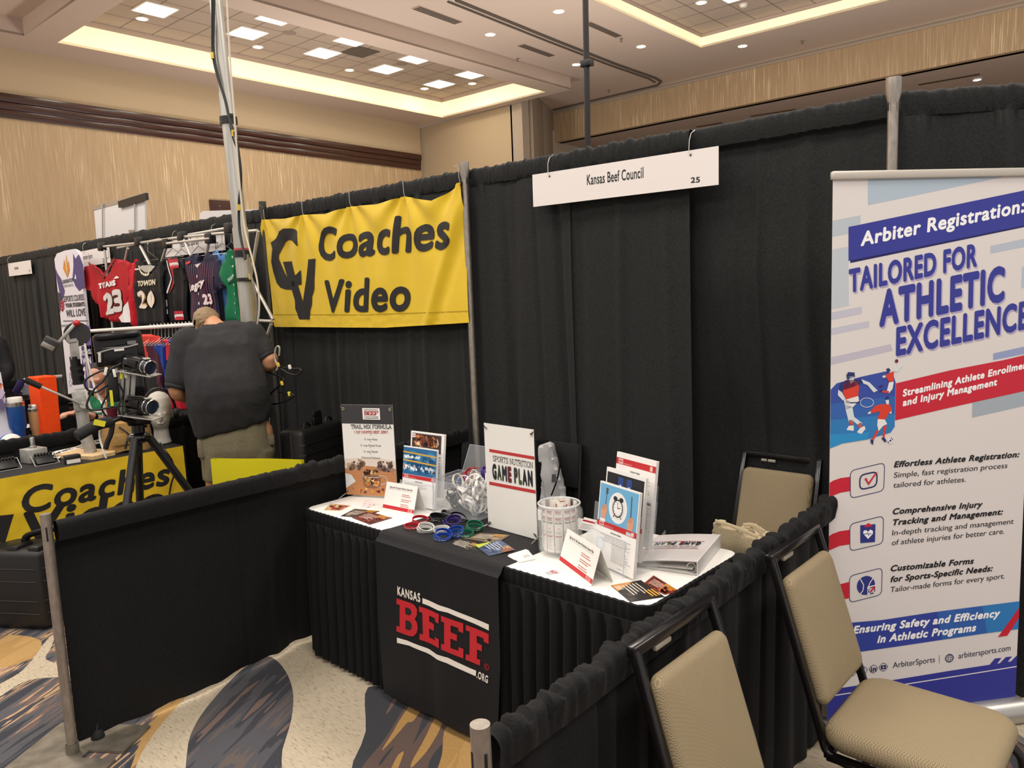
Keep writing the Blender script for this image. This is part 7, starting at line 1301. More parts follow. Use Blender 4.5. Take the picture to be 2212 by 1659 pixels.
for y, c in ((765, '#c3283a'), (790, '#e6e1dd'), (810, '#c3283a')): pr.rect(JP(*K4([(1545, y)])[0])[0], JP(*K4([(1545, y+22)])[0])[1], JP(*K4([(1615, y)])[0])[0]-JP(*K4([(1545, y)])[0])[0], .03, c, 3)
for y, c in ((330, '#c3283a'), (355, '#e6e1dd'), (375, '#c3283a')): pr.rect(JP(*K4([(1505, y)])[0])[0], JP(*K4([(1505, y+20)])[0])[1], .14, .03, c, 3)
garment('jersey', K4([(1500, 330), (1560, 318), (1595, 500), (1618, 832), (1545, 838), (1505, 700)]), -.02, '#131316', 'black long sleeved jersey with red cuff stripes', grp='hanging jerseys', pr=pr, th=.05)
pr = Print(); A0, A1 = JP(*K4([(1600, 300)])[0], -.05), JP(*K4([(1880, 840)])[0], -.05)
for i in range(15): x = A0[0]+.03+i*(A1[0]-A0[0]-.06)/14; pr.stroke([(x+.012*(i-7)*.3, A0[1]-.06), (x+.01*sin(i), (A0[1]+A1[1])/2), (x, A1[1]+.03)], .005, '#8c4a5c', 1)
jt_(pr, 'Legacy', (415, 631), (453, 616), 17, '#efe3e2', .055, .3, -.05, out='#b5303c'); jt_(pr, '23', (450, 658), (463, 657), 23, '#efe3e2', .07, 0, -.05, out='#b5303c')
for y in (597, 616, 634, 655): pr.ell(*JP(434+(y-597)*.04, y, -.05), .012, .012, '#e9e4e2', 5)
pr.poly([JP(*p, -.05) for p in ((425, 572), (440, 568), (432, 579))], '#cfc8c4', 2); pr.stroke([JP(*p, -.05) for p in ((409, 569), (416, 566))], .018, '#d03a3c', 3)
garment('jersey', K4([(1590, 300), (1680, 268), (1690, 330), (1715, 355), (1740, 320), (1752, 262), (1832, 283), (1872, 330), (1922, 570), (1868, 590), (1850, 480), (1860, 600), (1885, 842), (1760, 842), (1640, 840), (1615, 560)]), -.05, '#1d1c38', 'dark navy pinstripe baseball jersey lettered Legacy 23', grp='hanging jerseys', pr=pr)
garment('jersey', K4([(1790, 275), (1850, 236), (1870, 300), (1900, 260), (1935, 258), (1945, 560), (1968, 852), (1900, 852), (1885, 560)]), .02, '#5a8fd0', 'light blue jersey between the navy and the green ones', grp='hanging jerseys')
pr = Print()
for i in range(8): pr.ell(*JP(507+i*1.2, 555+i*20, -.07), .009, .009, '#b9d8c8', 3)
jt_(pr, 'Wild', (501, 609), (510, 600), 8, '#dfe9e2', .02, .3, -.07); pr.stroke([JP(*p, -.07) for p in ((500, 613), (511, 604))], .01, '#141416', 3)
garment('jersey', K4([(1958, 228), (1985, 240), (2000, 380), (2012, 520), (2058, 862), (1962, 850), (1955, 560), (1885, 455), (1920, 340)]), -.07, '#127048', 'green baseball jersey at the right end next to the tower', grp='hanging jerseys', pr=pr)
for x, y, l in ((233, 541, 'red football jersey'), (318, 528, 'black sleeveless jersey'), (427, 515, 'navy pinstripe jersey'), (478, 508, 'light blue jersey'), (371, 520, 'black striped sleeve jersey'), (390, 522, 'black long sleeved jersey'), (498, 505, 'green jersey')): hanger(x, y, .01, 1., 'wire hanger carrying the %s' % l)
# ---- lower rail with folded garments
rt = thing('garment_rail', V((J(300, 900, -.25).x, JY0-.25, 0)), 'white garment rail below the jerseys', 'garment rail'); a, b = J(181, 716, -.25), J(440, 700, -.25); mb = MB(); mb.tube([a, b], .016, 12); mb.build('bar', WHT, rt)
for p in (a, b): mb = MB(); mb.tube([p, V((p.x, p.y, .012))], .014, 10); mb.build('upright', TUBE, rt)
G = 'garments on the lower rail'
for i, (px, c, lab) in enumerate((([(306, 722), (330, 722), (345, 728), (352, 760), (330, 780), (310, 770)], '#cf3a30', 'bright red shorts on the lower rail behind the monitor'), ([(318, 742), (335, 735), (352, 745), (356, 848), (345, 850), (330, 780)], '#4c2433', 'maroon garment on the lower rail'), ([(336, 744), (352, 742), (362, 748), (370, 845), (356, 842), (350, 780)], '#1c3f96', 'blue garment on the lower rail'), ([(355, 732), (370, 735), (386, 760), (380, 800), (372, 850), (364, 780)], '#c2253a', 'red garment on the lower rail beside the man'), ([(366, 732), (382, 738), (392, 765), (376, 750)], '#2a4a9c', 'small blue garment behind the red one on the lower rail'), ([(356, 850), (400, 850), (402, 884), (370, 886)], '#b3182a', 'red garment low on the rail behind the foam head'))):
    garment('garment', px, -.27-.015*i, c, lab, 'garment', G, th=.04, seed=i)
for i in range(14):
    x = 325+i*7.6; p = J(x, 706-i*.55, -.25); mb = MB(); mb.tube(bez([p+V((-.015, 0, .0)), p+V((0, 0, .02)), p+V((.015, 0, 0)), p+V((.0, 0, -.06)), p+V((0, 0, -.09))]), .003, 6); mb.tube([p+V((0, 0, -.09)), p+V((0, -.1, -.15)), p+V((0, .1, -.15)), p+V((0, 0, -.09))], .003, 6); tag(mb.build('clip_hanger', mat('#c9c6c0', .25, .8)), 'chrome hanger on the white garment rail', 'hanger', 'chrome hangers on the lower rail')
# ---- tall purple and white banner
f = Fr(onY(150, 840, -.25), onY(203, 835, -.25)-onY(150, 840, -.25), (0, 0, 1)); o = onY(117, 555, -.25); P = Px(f); k6 = lambda pts: [P(*k5(*p)) for p in pts]
pr = Print(); pu = '#4a3f78'
pr.poly(k6([(275, 85), (300, 140), (335, 90), (380, 200), (395, 420), (340, 470), (300, 420), (270, 340), (280, 200)]), pu, 2); pr.poly(k6([(85, 210), (115, 290), (150, 340), (190, 470), (170, 560), (140, 500), (105, 330)]), pu, 2); pr.poly(k6([(110, 470), (150, 500), (165, 560), (150, 640), (140, 700)]), '#3a3744', 2)
pr.poly(k6([(290, 345), (300, 290), (310, 345)]), '#efebf2', 3)
for dx, dy in ((0, 0), (22, 60), (-22, 50)): pr.poly(k6([(205+dx, 90+dy), (218+dx, 190+dy), (218, 335), (196+dx, 190+dy)]), '#d98a2c' if dx else '#e6b060', 3)
for t_, s, e, cp, b in (('GENERATION', (170, 395), (285, 372), 40, .03), ('ESPORTS', (185, 432), (280, 420), 26, 0), ('ESPORTS COURSES', (188, 582), (390, 562), 62, .02), ('YOUR STUDENTS', (200, 640), (398, 625), 45, .05), ('WILL LOVE', (210, 738), (408, 722), 75, .02), ('Gaming Concepts', (158, 838), (252, 828), 25, .02)):
    s_, e_ = k6([s, e]); c_ = abs(k6([(s[0], s[1]-cp)])[0][1]-s_[1]); pr.text(t_, *s_, c_, '#2b2838', 4, bold=b, end=e_)
pr.stroke(k6([(175, 778), (432, 776)]), .008, '#2b2838', 3)
for i in range(3): pr.stroke(k6([(148, 575+i*35), (165, 600+i*35), (182, 570+i*35)]), .025, '#b8324a', 3)
for px, c in ((((182, 700), (196, 706), (202, 840), (186, 840)), '#6a4fa0'), (((176, 748), (198, 745), (200, 792), (178, 792)), '#3c2f72')): pr.poly([P(*p) for p in px], c, 3)
s_, e_ = P(178, 768), P(198, 764); pr.text('SCHOOL', *s_, .05, '#efebf2', 4, bold=.03, end=e_); s_, e_ = P(180, 788), P(198, 786); pr.text('WIN', *s_, .07, '#efebf2', 4, bold=.03, end=e_)
for x, y in ((152, 812), (152, 828), (190, 815)): pr.ring(*P(x, y), .03, .03, .005, '#5a5080', 4)
out = [P(*p) for p in ((150, 905), (146, 840), (117, 560), (122, 548), (140, 541), (158, 538), (166, 542), (172, 556), (206, 905))]
mb = MB(); mb.prism(out, .03, f, -.032); pr.into(mb, lambda u, v, d: f(u, v, d*2), 1); t = thing('banner_stand', f(.1, 0, 0)-V((0, 0, f.o.z)), 'tall white and purple fabric banner left of the red jersey', 'banner'); mb.build('printed_panel', [mat('#e6e1e8', .5)]+pr.mats(.5), t)
mb = MB(); mb.tube([f(.1, -.2, -.02), V((*f(.1, 0, -.02)[:2], .01))], .015, 10); mb.build('pole', TUBE, t); mb = MB(); mb.box((0, 0, .01), (.5, .3, .02), Fr(V((*f(.1, 0, -.02)[:2], 0)))); mb.build('foot_plate', BLK, t)
# ---- backs of two white displays beyond the drape
for px, y, lab, rr_ in (([(205, 455), (314, 424), (318, 640), (220, 640)], .7, 'back of a white hanging banner beyond the drape at the left', 0), ([(433, 462), (440, 456), (560, 452), (640, 450), (640, 640), (433, 640)], .9, 'rounded white display top beyond the drape behind the tower', 1)):
    q = [onY(a, b, y) for a, b in px]; t = thing('white_display', V((sum(p.x for p in q)/len(q), y, 0)), lab, 'display', 'white displays beyond the drape'); f = Fr((0, y, 0), (1, 0, 0), (0, 0, 1)); mb = MB(); mb.prism([(p.x, p.z) for p in q], .02, f, -.01); mb.build('panel', mat('#e4e0e0', .6), t)
    cx_ = t.location.x; zt_ = min(p.z for p in q); mb = MB()
    for x in ((222, 292) if not rr_ else (500, 560)): p = onY(x, 560, y); mb = MB(); mb.tube([V((p.x, y+.03, .01)), V((p.x, y+.03, onY(x, 445 if not rr_ else 470, y).z))], .014, 8); mb.tube([onY(x, 560, y-.03), onY(x-1, 440 if not rr_ else 470, y-.03)], .01, 8); mb.build('pole', TUBE, t)
    if not rr_: mb = MB(); mb.bar(onY(201, 451, y), onY(318, 420, y), .03, .05); mb.build('top_bar', ALU, t); mb = MB(); mb.bar(onY(258, 442, y-.03), onY(318, 424, y-.03), .03, .075); mb.build('black_flap', BLK, t)
# ---- table of the next booth and what stands on it
LX, LZ = -2.75, .80
t = thing('display_table', (LX-.15, -1.5, 0), 'black covered table of the next booth at the left edge', 'table'); mb = MB(); mb.box((LX-.1, -1.6, LZ-.02), (.62, 1.5, .03)); mb.build('tabletop', mat('#6d675e', .6), t)
for x in (LX-.35, LX+.15):
    for y in (-2.2, -1.0): mb = MB(); mb.cyl((x, y, 0), (x, y, LZ-.035), .014); mb.build('leg', ALU, t)
tag(clothbox(LX-.43, -2.36, LX+.23, -.84, LZ, .05, 9).build('tablecloth', RUN), 'black cloth over the table of the next booth', 'tablecloth')
l = lambda x, y, X=LX: onX(x, y, X)
a, b, c, d = l(84, 925), l(130, 922), l(121, 812), l(80, 814); q = Fr((LX, 0, 0), (0, 1, 0), (0, 0, 1)); mb = MB(); OR = fabric('orange_foam', '#f04a10', .8, 300, .1, .3, .1); F = Face(V((LX, a.y, LZ)))
px3 = [(92, 926), (132, 920), (122, 811), (80, 815)]; z0 = LZ+.003; p0 = [V((x_.x, x_.y, max(z0, x_.z))) for x_ in [l(*p) for p in px3]]; off = V((-.14, .0, 0))
side = [l(88, 922), l(80, 815)]; pv = [V((p0[0].x, p0[0].y, z0)), V((p0[1].x, p0[1].y, z0)), p0[2], p0[3]]; mb.add(pv+[p+off-V((0, .02, 0)) for p in pv], [(0, 1, 2, 3), (7, 6, 5, 4), (0, 4, 5, 1), (1, 5, 6, 2), (2, 6, 7, 3), (3, 7, 4, 0)], False)
o_ = mb.build('pylon', OR); bv = o_.modifiers.new('b', 'BEVEL'); bv.width = .008; bv.segments = 2; tag(o_, 'bright orange foam pylon standing on the next booth table', 'pylon')
def tumbler(px_, pt_, r, m, lidm, lab):
    p = onX(*px_, LX-.08); h = onX(*pt_, LX-.08).z-LZ; q = Fr((p.x, p.y, LZ+.002)); t = thing('tumbler', (p.x, p.y, LZ), lab, 'tumbler', 'insulated tumblers'); mb = MB(); mb.lathe([(r*.75, 0), (r*.78, h*.3), (r, h*.4), (r*1.02, h*.82)], q, 24); mb.build('body', m, t); mb = MB(); mb.lathe([(r*1.02, h*.82), (r*1.04, h*.9), (r*1.0, h*.905)], q, 24); mb.build('steel_rim', mat('#c9c6c0', .2, .9), t); mb = MB(); mb.lathe([(r*.85, h*.9), (r*.85, h*.99), (r*.8, h)], q, 20); mb.build('lid', lidm, t)
tumbler((38, 918), (38, 858), .055, mat('#1d4a8c', .35), mat('#e4e0d8', .4), 'blue tumbler with a white lid beside the cap'); tumbler((80, 926), (80, 873), .042, mat('#b98a5c', .35), mat('#cfc9c0', .25, .8), 'tan and blue tumbler half hidden by the orange pylon')
p = onX(18, 918, LX+.0); q = Fr((p.x, p.y, LZ+.006), (0, 1, 0), (-1, 0, 0)); t = thing('cap', (p.x, p.y, LZ), 'white, blue and red baseball cap on the next booth table', 'cap'); mb = MB(); mb.lathe([(.085*cos(a)*1.0+.001, .1*sin(a)) for a in [i*pi/2/8 for i in range(9)]], q, 24, False)
mb.mi = [0 if (f_[0] % 24) < 13 else 1 for f_ in mb.f]; mb.build('crown', [mat('#2450a8', .7), mat('#e9e4de', .7)], t); mb = MB(); mb.grid(lambda u, v: q(.07*cos(-pi*u)*(1+.9*v)+0, -(.06+.09*v)*sin(pi*u)*1.0, .006-.012*v), 12, 4); mb.build('brim', mat('#b8283a', .7), t)
card([(0, 926), (60, 924), (82, 916), (20, 916)], LZ+.003, Print(), '#e6e6ea', 'white papers beside the cap on the next booth table', 'paper', 'paper_sheet'); card([(0, 935), (30, 932), (40, 926), (0, 927)], LZ+.006, food_card(12, '#d9a98c', FOOD, 8, lines=0), '#e0c0b0', 'peach coloured leaflet at the left edge of the next booth table', 'leaflet', 'leaflet')
f = Fr(onX(0, 893, LX-.05), (0, 1, 0), (-.2, 0, 1)); P = Px(f); w_ = P(22, 893)[0]; h = P(5, 803)[1]; pr = Print(); blobs(pr, -.1, 0, w_+.1, h, ['#8c6a9c', '#d9d3dc', '#d96a3a', '#5a4a72', '#b9a8c0', '#e6e0e4'], 40, .05, 6, 2); pr.lines(-.08, h*.9, w_+.06, 3, .03, .012, '#3c2f52', 6)
t = thing('leaflet_stand', (f.o.x-.05, f.o.y, LZ), 'clear stand of purple and orange leaflets at the left edge', 'leaflet holder'); f0 = Fr(V((f.o.x, f.o.y-.12, LZ+.004)), f.x, f.y); hh = h+f.o.z-LZ-.004; sheet('leaflet_stack', f0, w_+.12, hh, None, '#d9d3dc', .02, t, .4); mb = MB(); pr.into(mb, lambda u, v, d: f(u, v, d+.001), 0); mb.build('printed_front', pr.mats(.4), t); mb = MB(); mb.box((w_/2+.06, hh*.3, .012), (w_+.13, hh*.6, .002), f0); mb.build('clear_pocket', CLEAR, t)
# folded jacket on the rail further back
mb = MB(); RX = -2*BW; q = [onX(x, y, RX+.06) for x, y in ((30, 850), (40, 830), (52, 822), (68, 824), (84, 832), (86, 850), (60, 858))]
vs, fs = slabmesh([(p.y, p.z) for p in q], lambda y, z: .03*noise.noise(V((y*9, z*9, 1))), .08, .03); mb.add([(RX+.1+v[1], v[0], v[2]) for v in vs], fs, True); jk = tag(mb.build('folded_jacket', cloth('#8f8c96', .8)), 'grey and purple jacket thrown over the second low rail', 'jacket'); mb = MB(); a, b = onX(46, 824, RX+.16), onX(34, 848, RX+.16); mb.tube([a, a.lerp(b, .5)+V((.02, 0, .01)), b], .03, 8); mb.build('purple_sleeve', cloth('#2d2350', .8), jk)
# ================================================================ PEOPLE
def skin_mat(name, a, b): k = NT(name, Roughness=.5); n = k.noise(k.coord(), 25, 3); k.color(k.mix(n, a, b)); k.b.inputs['Subsurface Weight'].default_value = .08; k.b.inputs['Subsurface Radius'].default_value = (.01, .004, .002); return k.m
SKIN = skin_mat('skin', '#c08862', '#d09a76'); SKIN2 = skin_mat('skin_fair', '#c48a70', '#d6a188')
def limb(mb, pts, rs, seg=18, n=5):
    P_ = bez(pts, n); R_ = []
    for i in range(len(pts)-1):
        for j in range(n): t = j/n; t = t*t*(3-2*t); R_.append(rs[i]*(1-t)+rs[i+1]*t)
    R_.append(rs[-1]); mb.tube(P_, R_, seg); mb.ball(pts[0], rs[0]); mb.ball(pts[-1], rs[-1])
def hand(mb, w_, d, up, s=1., curl=.5, side=1):
    """a palm, four unequal fingers and a thumb from the side of the palm; d = pointing direction, up = back of the hand"""
    d = V(d).normalized(); up = V(up); up = (up-d*up.dot(d)).normalized(); r = d.cross(up)*side; w_ = V(w_)
    for k in range(5): mb.ball(w_+d*.018*k*s, (.034*s, .034*s, .018*s), Fr(V((0, 0, 0)), r, d) if False else ID)
    for i, L in enumerate((.068, .078, .072, .055)):
        b = w_+d*.085*s+r*(.026-.0175*i)*s; p1 = b+d*L*.45*s-up*.006*s; a1 = curl*1.0; d1 = d*cos(a1)-up*sin(a1); p2 = p1+d1*L*.33*s; a2 = curl*2.0; d2 = d*cos(a2)-up*sin(a2); p3 = p2+d2*L*.25*s
        mb.tube(bez([w_+d*.05*s+r*(.022-.015*i)*s, b, p1, p2, p3], 4), [.0105*s]*12+[.0095*s]*4+[.008*s], 10); mb.ball(p3, .008*s)
    t0 = w_+d*.025*s+r*.028*s; t1 = t0+(d*.6+r*.8).normalized()*.04*s-up*.008*s; t2 = t1+(d*.9+r*.25).normalized()*.03*s-up*.01*s; mb.tube(bez([w_+d*.01*s, t0, t1, t2], 4), [.016*s]*4+[.0125*s]*8+[.0095*s], 10); mb.ball(t2, .0095*s)
def wrinkle(o, amp, sc, seed=0.):
    me = o.data; me.update(); 
    for v in me.vertices:
        c = v.co; q = V((c.x*sc+seed, c.y*sc, c.z*sc*.45+c.x*sc*.4)); v.co = c+v.normal*amp*(1-2*abs(noise.noise(q))+.4*noise.noise(q*2.3))
    me.update()
    for p in me.polygons: p.use_smooth = True
# ---- the man in the dark polo, seen from behind, bending over the equipment
PO = V((-1.476, -.729, 0)); F = Face(PO); W2 = Fr(PO, F.x, F.n)
man = thing('person', PO, 'man in a dark grey polo shirt and khaki shorts seen from behind, bending over', 'person')
B_ = lambda x, y, v=0: F(x, y, v)
hip = lambda s, v=0, z=.88: W2(.115*s, v, z)
mb = MB()
# pelvis and torso
def trow(y, xl, xr, v, dep, tilt=0., n=26, grow=0.):
    a, b = B_(xl, y, v), B_(xr, y, v); c = (a+b)/2; hw = (b-a).length/2+grow; dp = dep+grow; e = .82
    out = []
    for i in range(n):
        t = 2*pi*i/n; cx_, sy_ = cos(t), sin(t); px_ = math.copysign(abs(cx_)**e, cx_)*hw; py_ = math.copysign(abs(sy_)**e, sy_)*dp; out.append(c+F.x*px_+F.n*py_+V((0, 0, tilt*px_-.25*py_*(1 if y < 780 else .0))))
    return out
TOR = [(920, 427, 580, .02, .15, .2), (895, 420, 580, .01, .165, .18), (868, 413, 577, .0, .175, .12), (840, 408, 573, .0, .175, .04), (808, 405, 567, .02, .165, .0), (780, 402, 560, .05, .15, .0), (755, 400, 552, .09, .13, .0), (732, 404, 548, .14, .11, 0.02), (714, 420, 541, .19, .085, .04), (703, 448, 520, .23, .05, .06)]
mb.loft([trow(*r, grow=-.018) for r in TOR])
limb(mb, [B_(468, 712, .2), B_(458, 700, .26), B_(452, 690, .31)], [.068, .06, .058])            # neck, bent forward
hc = B_(449, 699, .32); hf = Fr(hc, F.x*.9+F.n*-.1+V((0, 0, .25)), F.n*.75+V((0, 0, -.55))); mb.ball((0, 0, 0), (.078, .098, .092), hf, 22, 16); mb.ball((0, .05, -.06), (.06, .055, .06), hf)
for s in (-1, 1): mb.ball((.079*s, .005, -.012), (.01, .02, .032), hf)
mb.ball((0, .10, -.03), (.014, .02, .022), hf); mb.ball((0, .1, -.075), (.024, .012, .01), hf); mb.ball((0, .085, .03), (.05, .02, .02), hf)
for s in (-1, 1): mb.ball((.03*s, .098, .0), (.014, .008, .009), hf)
# arms: elbows out, forearms going forward to the work
sl, el, wl = B_(408, 742, .1), B_(381, 843, .05), B_(424, 868, .30); sr, er, wr = B_(541, 728, .12), B_(582, 782, .03), B_(532, 800, .34)
limb(mb, [sl, (sl+el)/2+F.x*-.01, el, (el+wl)/2, wl], [.072, .062, .05, .048, .031]); hand(mb, wl, (wl-el), V((0, 0, 1)), 1., .7, -1)
limb(mb, [sr, (sr+er)/2+F.x*.015, er, (er+wr)/2, wr], [.074, .064, .058, .05, .031]); hand(mb, wr, (wr-er), V((0, 0, 1)), 1., .7, 1)
for s, xk, xa in ((-1, 462, 470), (1, 545, 548)):
    zk = .52; kn = B_(xk, 1000, .04); kn.z = .50; an = V((kn.x, kn.y, .10))+F.x*.01*s+F.n*-.02; hp_ = V((*W2(.10*s+.02, .02, 0)[:2], .86)); limb(mb, [hp_, (hp_+kn)/2, kn, kn.lerp(an, .35)+F.n*-.015, an], [.115, .095, .066, .062, .042]); mb.ball(an+V((0, 0, -.02))+F.n*.02, (.045, .05, .05)); limb(mb, [an+V((0, 0, -.05)), an+F.n*.1+V((0, 0, -.065)), an+F.n*.17+V((0, 0, -.075))], [.04, .038, .024])
    if s < 0: ANL = an
    else: ANR = an
body = mb.build('body', SKIN, man, fuse=.011, relax=3)
# clothes
POLO = fabric('dark_polo', '#2e2e30', .8, 500, .2, .25, .15)
mb = MB(); mb.loft([trow(*r, grow=.012) for r in TOR]+[trow(699, 456, 508, .25, .04, .08)], True)
e1 = sl.lerp(el, .80); limb(mb, [sl, sl.lerp(el, .45), e1], [.094, .082, .074]); e2 = sr.lerp(er, .66); limb(mb, [sr, sr.lerp(er, .4), e2], [.094, .08, .073])
sh = mb.build('polo_shirt', POLO, man, fuse=.012, relax=4); wrinkle(sh, .012, 6, 3); wrinkle(sh, .006, 13, 8)
for c, d in ((e1, (el-sl).normalized()), (e2, (er-sr).normalized())):
    mb = MB(); c = c+d*.045; mb.tube([c-d*.014, c+d*.012], [.075, .070], 24, caps=False); mb.build('sleeve_cuff', mat('#1c1c1e', .8), man, solid=.004)
mb = MB(); c = (B_(436, 707, .28)+B_(482, 699, .28))/2; q = Fr(c, B_(482, 699, .28)-B_(436, 707, .28), F.n*.9+V((0, 0, -.5))); mb.tube([q(.070*cos(i*pi/12), .062*sin(i*pi/12), -.01) for i in range(24)], .013, 8, closed=True); mb.build('collar', POLO, man)
SHORT = fabric('khaki_cotton', '#77705a', .85, 500, .25, .3, .2); mb = MB()
mb.loft([trow(912, 434, 576, .02, .14, .1, grow=.0), trow(940, 429, 584, .02, .16, .02), trow(965, 431, 590, .02, .165, 0), trow(985, 433, 592, .02, .15, 0)])
for s, x0_, x1_, xm0, xm1 in ((-1, 440, 472, 433, 522), (1, 530, 586, 524, 594)):
    a = trow(968, xm0, xm1, .02, .14, 0); b = trow(1000, xm0+3, xm1-6, .02, .13, 0); c = trow(1034, (440 if s < 0 else 528), (474 if s < 0 else 588)+(18 if s < 0 else 0), .02, .105, 0); mb.loft([a, b, c])
so = mb.build('shorts', SHORT, man, fuse=.012, relax=4); wrinkle(so, .006, 9, 5)
for x, y in ((436, 967), (584, 948)):
    mb = MB(); c = B_(x, y, -.02); mb.box((0, 0, 0), (.05, .12, .12) if x < 500 else (.05, .12, .07), Fr(c, F.x, F.n), .015); mb.build('cargo_pocket', SHORT, man)
HAIR = NT('short_hair', Roughness=.7); HAIR.color(HAIR.ramp(HAIR.noise(HAIR.coord('Object', (30, 30, 120)), 5, 3), [(.3, '#6b543c'), (.55, '#9a8262'), (.75, '#b39c7c')])); HAIR = HAIR.m
mb = MB(); mb.ball((0, -.012, .012), (.083, .098, .092), hf, 26, 18)
ha = mb.build('hair', HAIR, man, fuse=.008)
me = ha.data; bm = bmesh.new(); bm.from_mesh(me); og = WORLD(ha); kill = [v for v in bm.verts if (lambda l: l.y > .055 or l.z < -.045 or (abs(l.x) > .06 and l.z < .0))(hf.inv(v.co+og))]; bmesh.ops.delete(bm, geom=kill, context='VERTS'); bm.to_mesh(me); bm.free()
for v in me.vertices: v.co += v.normal*(.006*noise.noise(v.co*60)+.004*noise.noise(v.co*140)+.004)
for an in (ANL, ANR):
    mb = MB(); q = Fr(V((an.x, an.y, 0)), F.x, F.n); mb.loft([[q((.05*k_)*cos(t), .06+(.15*k_)*sin(t), z) for t in [i*2*pi/20 for i in range(20)]] for z, k_ in ((.004, .95), (.03, 1), (.06, .9), (.085, .62), (.1, .45))]); mb.build('shoe', mat('#d9d6d0', .6), man)
    mb = MB(); mb.tube([V((an.x, an.y, .08)), V((an.x, an.y, .15))], .05, 16); mb.build('sock', mat('#e4e1db', .8), man)

# ---- the person sitting beyond the mast, looking down at a phone
P2 = onX(215, 830, -3.5); F2 = Face((P2.x, P2.y, 0)); C = lambda x, y, v=0: F2(x, y, v)
p2 = thing('person', F2.o, 'seated person in green and maroon looking down at a phone behind the crank mast', 'person'); mb = MB(); q = Fr(C(217, 812, .0), F2.x*.8-F2.n*.55, F2.n*.7+F2.x*.5+V((0, 0, .45)))
# head: face turned to the left and down
mb.ball((0, 0, .01), (.075, .092, .095), q, 22, 16); mb.ball((0, -.045, -.065), (.055, .05, .055), q); mb.ball((0, -.1, -.02), (.014, .022, .024), q); mb.ball((0, -.098, -.065), (.026, .012, .008), q); mb.ball((0, -.085, .02), (.052, .02, .014), q); mb.ball((0, -.085, -.1), (.025, .02, .02), q)
for s in (-1, 1): mb.ball((.03*s, -.088, .0), (.014, .01, .008), q); mb.ball((.076*s, .005, -.01), (.01, .02, .03), q)
nb = C(220, 850, .04); limb(mb, [q(0, .02, -.05), nb], [.055, .06])
TOR2 = [(872, 190, 250, .05, .1), (900, 185, 256, .05, .12), (930, 186, 256, .05, .13), (965, 186, 258, .05, .14), (990, 188, 258, .04, .15)]
def trow2(y, xl, xr, v, dep, grow=0.):
    a, b = C(xl, y, v), C(xr, y, v); c = (a+b)/2; hw = (b-a).length/2+grow; return [c+F2.x*hw*cos(t)+F2.n*(dep+grow)*sin(t) for t in [2*pi*i/24 for i in range(24)]]
mb.loft([trow2(860, 203, 236, .05, .06)]+[trow2(*r) for r in TOR2])
s1, e1_, w1 = C(194, 874, .03), C(188, 925, -.05), C(170, 893, -.22); s2, e2_, w2 = C(247, 874, .03), C(243, 922, -.1), C(196, 898, -.24)
limb(mb, [s1, e1_, w1], [.06, .045, .03]); hand(mb, w1, C(156, 893, -.25)-w1, V((0, 0, 1)), 1., .8, 1); limb(mb, [s2, e2_, (e2_+w2)/2, w2], [.06, .046, .042, .03]); hand(mb, w2, C(170, 888, -.27)-w2, V((0, 0, 1)), 1., .8, -1)
for s in (-1, 1):
    h0 = C(222+14*s, 985, .05); h0.z = .5; kn = h0+F2.n*-.1+F2.x*-.02*s+V((0, .0, .0))+F2.n*-.28; an = V((kn.x, kn.y, .08)); limb(mb, [h0, kn, an], [.08, .062, .042]); limb(mb, [an+V((0, 0, -.02)), an-F2.n*.15+V((0, 0, -.04))], [.04, .03])
mb.build('body', SKIN2, p2, fuse=.010, relax=2)
mb = MB(); mb.loft([trow2(862, 200, 240, .05, .07, .008)]+[trow2(*r, grow=.014) for r in TOR2]); limb(mb, [s1, s1.lerp(e1_, .75)], [.075, .065]); limb(mb, [s2, s2.lerp(e2_, .75)], [.075, .065]); sh2 = mb.build('shirt', fabric('green_shirt', '#1e6b46', .7, 500, .1, .2, .15), p2, fuse=.012, relax=3); wrinkle(sh2, .005, 10, 2)
mb = MB(); mb.loft([trow2(y, xl, xr, -.03, .1, .02) for y, xl, xr in ((880, 226, 252), (920, 224, 258), (960, 222, 260), (988, 222, 262))]); mb.build('maroon_vest', fabric('maroon_cloth', '#5c1a2a', .75, 500, .1, .2, .15), p2)
mb = MB(); mb.tube(bez([C(228, 802, -.09), C(230, 850, -.11), C(229, 900, -.12), C(232, 945, -.13)]), .018, 8, sx=.4); mb.build('orange_lanyard', mat('#d98a3a', .6), p2)
mb = MB(); mb.ball((0, .018, .026), (.081, .09, .088), q, 22, 14); ha2 = mb.build('hair', mat('#2b2019', .75), p2, fuse=.009); bm = bmesh.new(); bm.from_mesh(ha2.data); og = WORLD(ha2); bmesh.ops.delete(bm, geom=[v for v in bm.verts if (lambda l: (l.y < -.035 and l.z < .06) or l.z < -.03)(q.inv(v.co+og))], context='VERTS'); bm.to_mesh(ha2.data); bm.free()
mb = MB(); mb.loft([[C(x, y, v)+V((0, 0, dz)) for x, y, v, dz in ((190, 985, -.25, 0), (255, 985, -.25, 0), (262, 985, .2, 0), (186, 985, .2, 0))] for dz_ in (0,) for _ in (0,)] + [[C(x, y, v)+V((0, 0, -.12)) for x, y, v in ((190, 985, -.25), (255, 985, -.25), (262, 985, .2), (186, 985, .2))]]); mb.build('trousers', mat('#1b1b1e', .8), p2)
mb = MB(); mb.box((0, 0, 0), (.075, .15, .009), Fr(C(163, 884, -.26), F2.x*.9+V((0, 0, .1)), F2.n*-.5+V((0, 0, .7))), .004); tag(mb.build('phone', BLKG), 'dark phone in the hands of the seated person behind the mast', 'phone')
wc = w2+(e2_-w2)*.12; mb = MB(); dd = (e2_-w2).normalized(); mb.tube([wc-dd*.012, wc+dd*.012], .036, 16); mb.build('watch', BLK, p2)
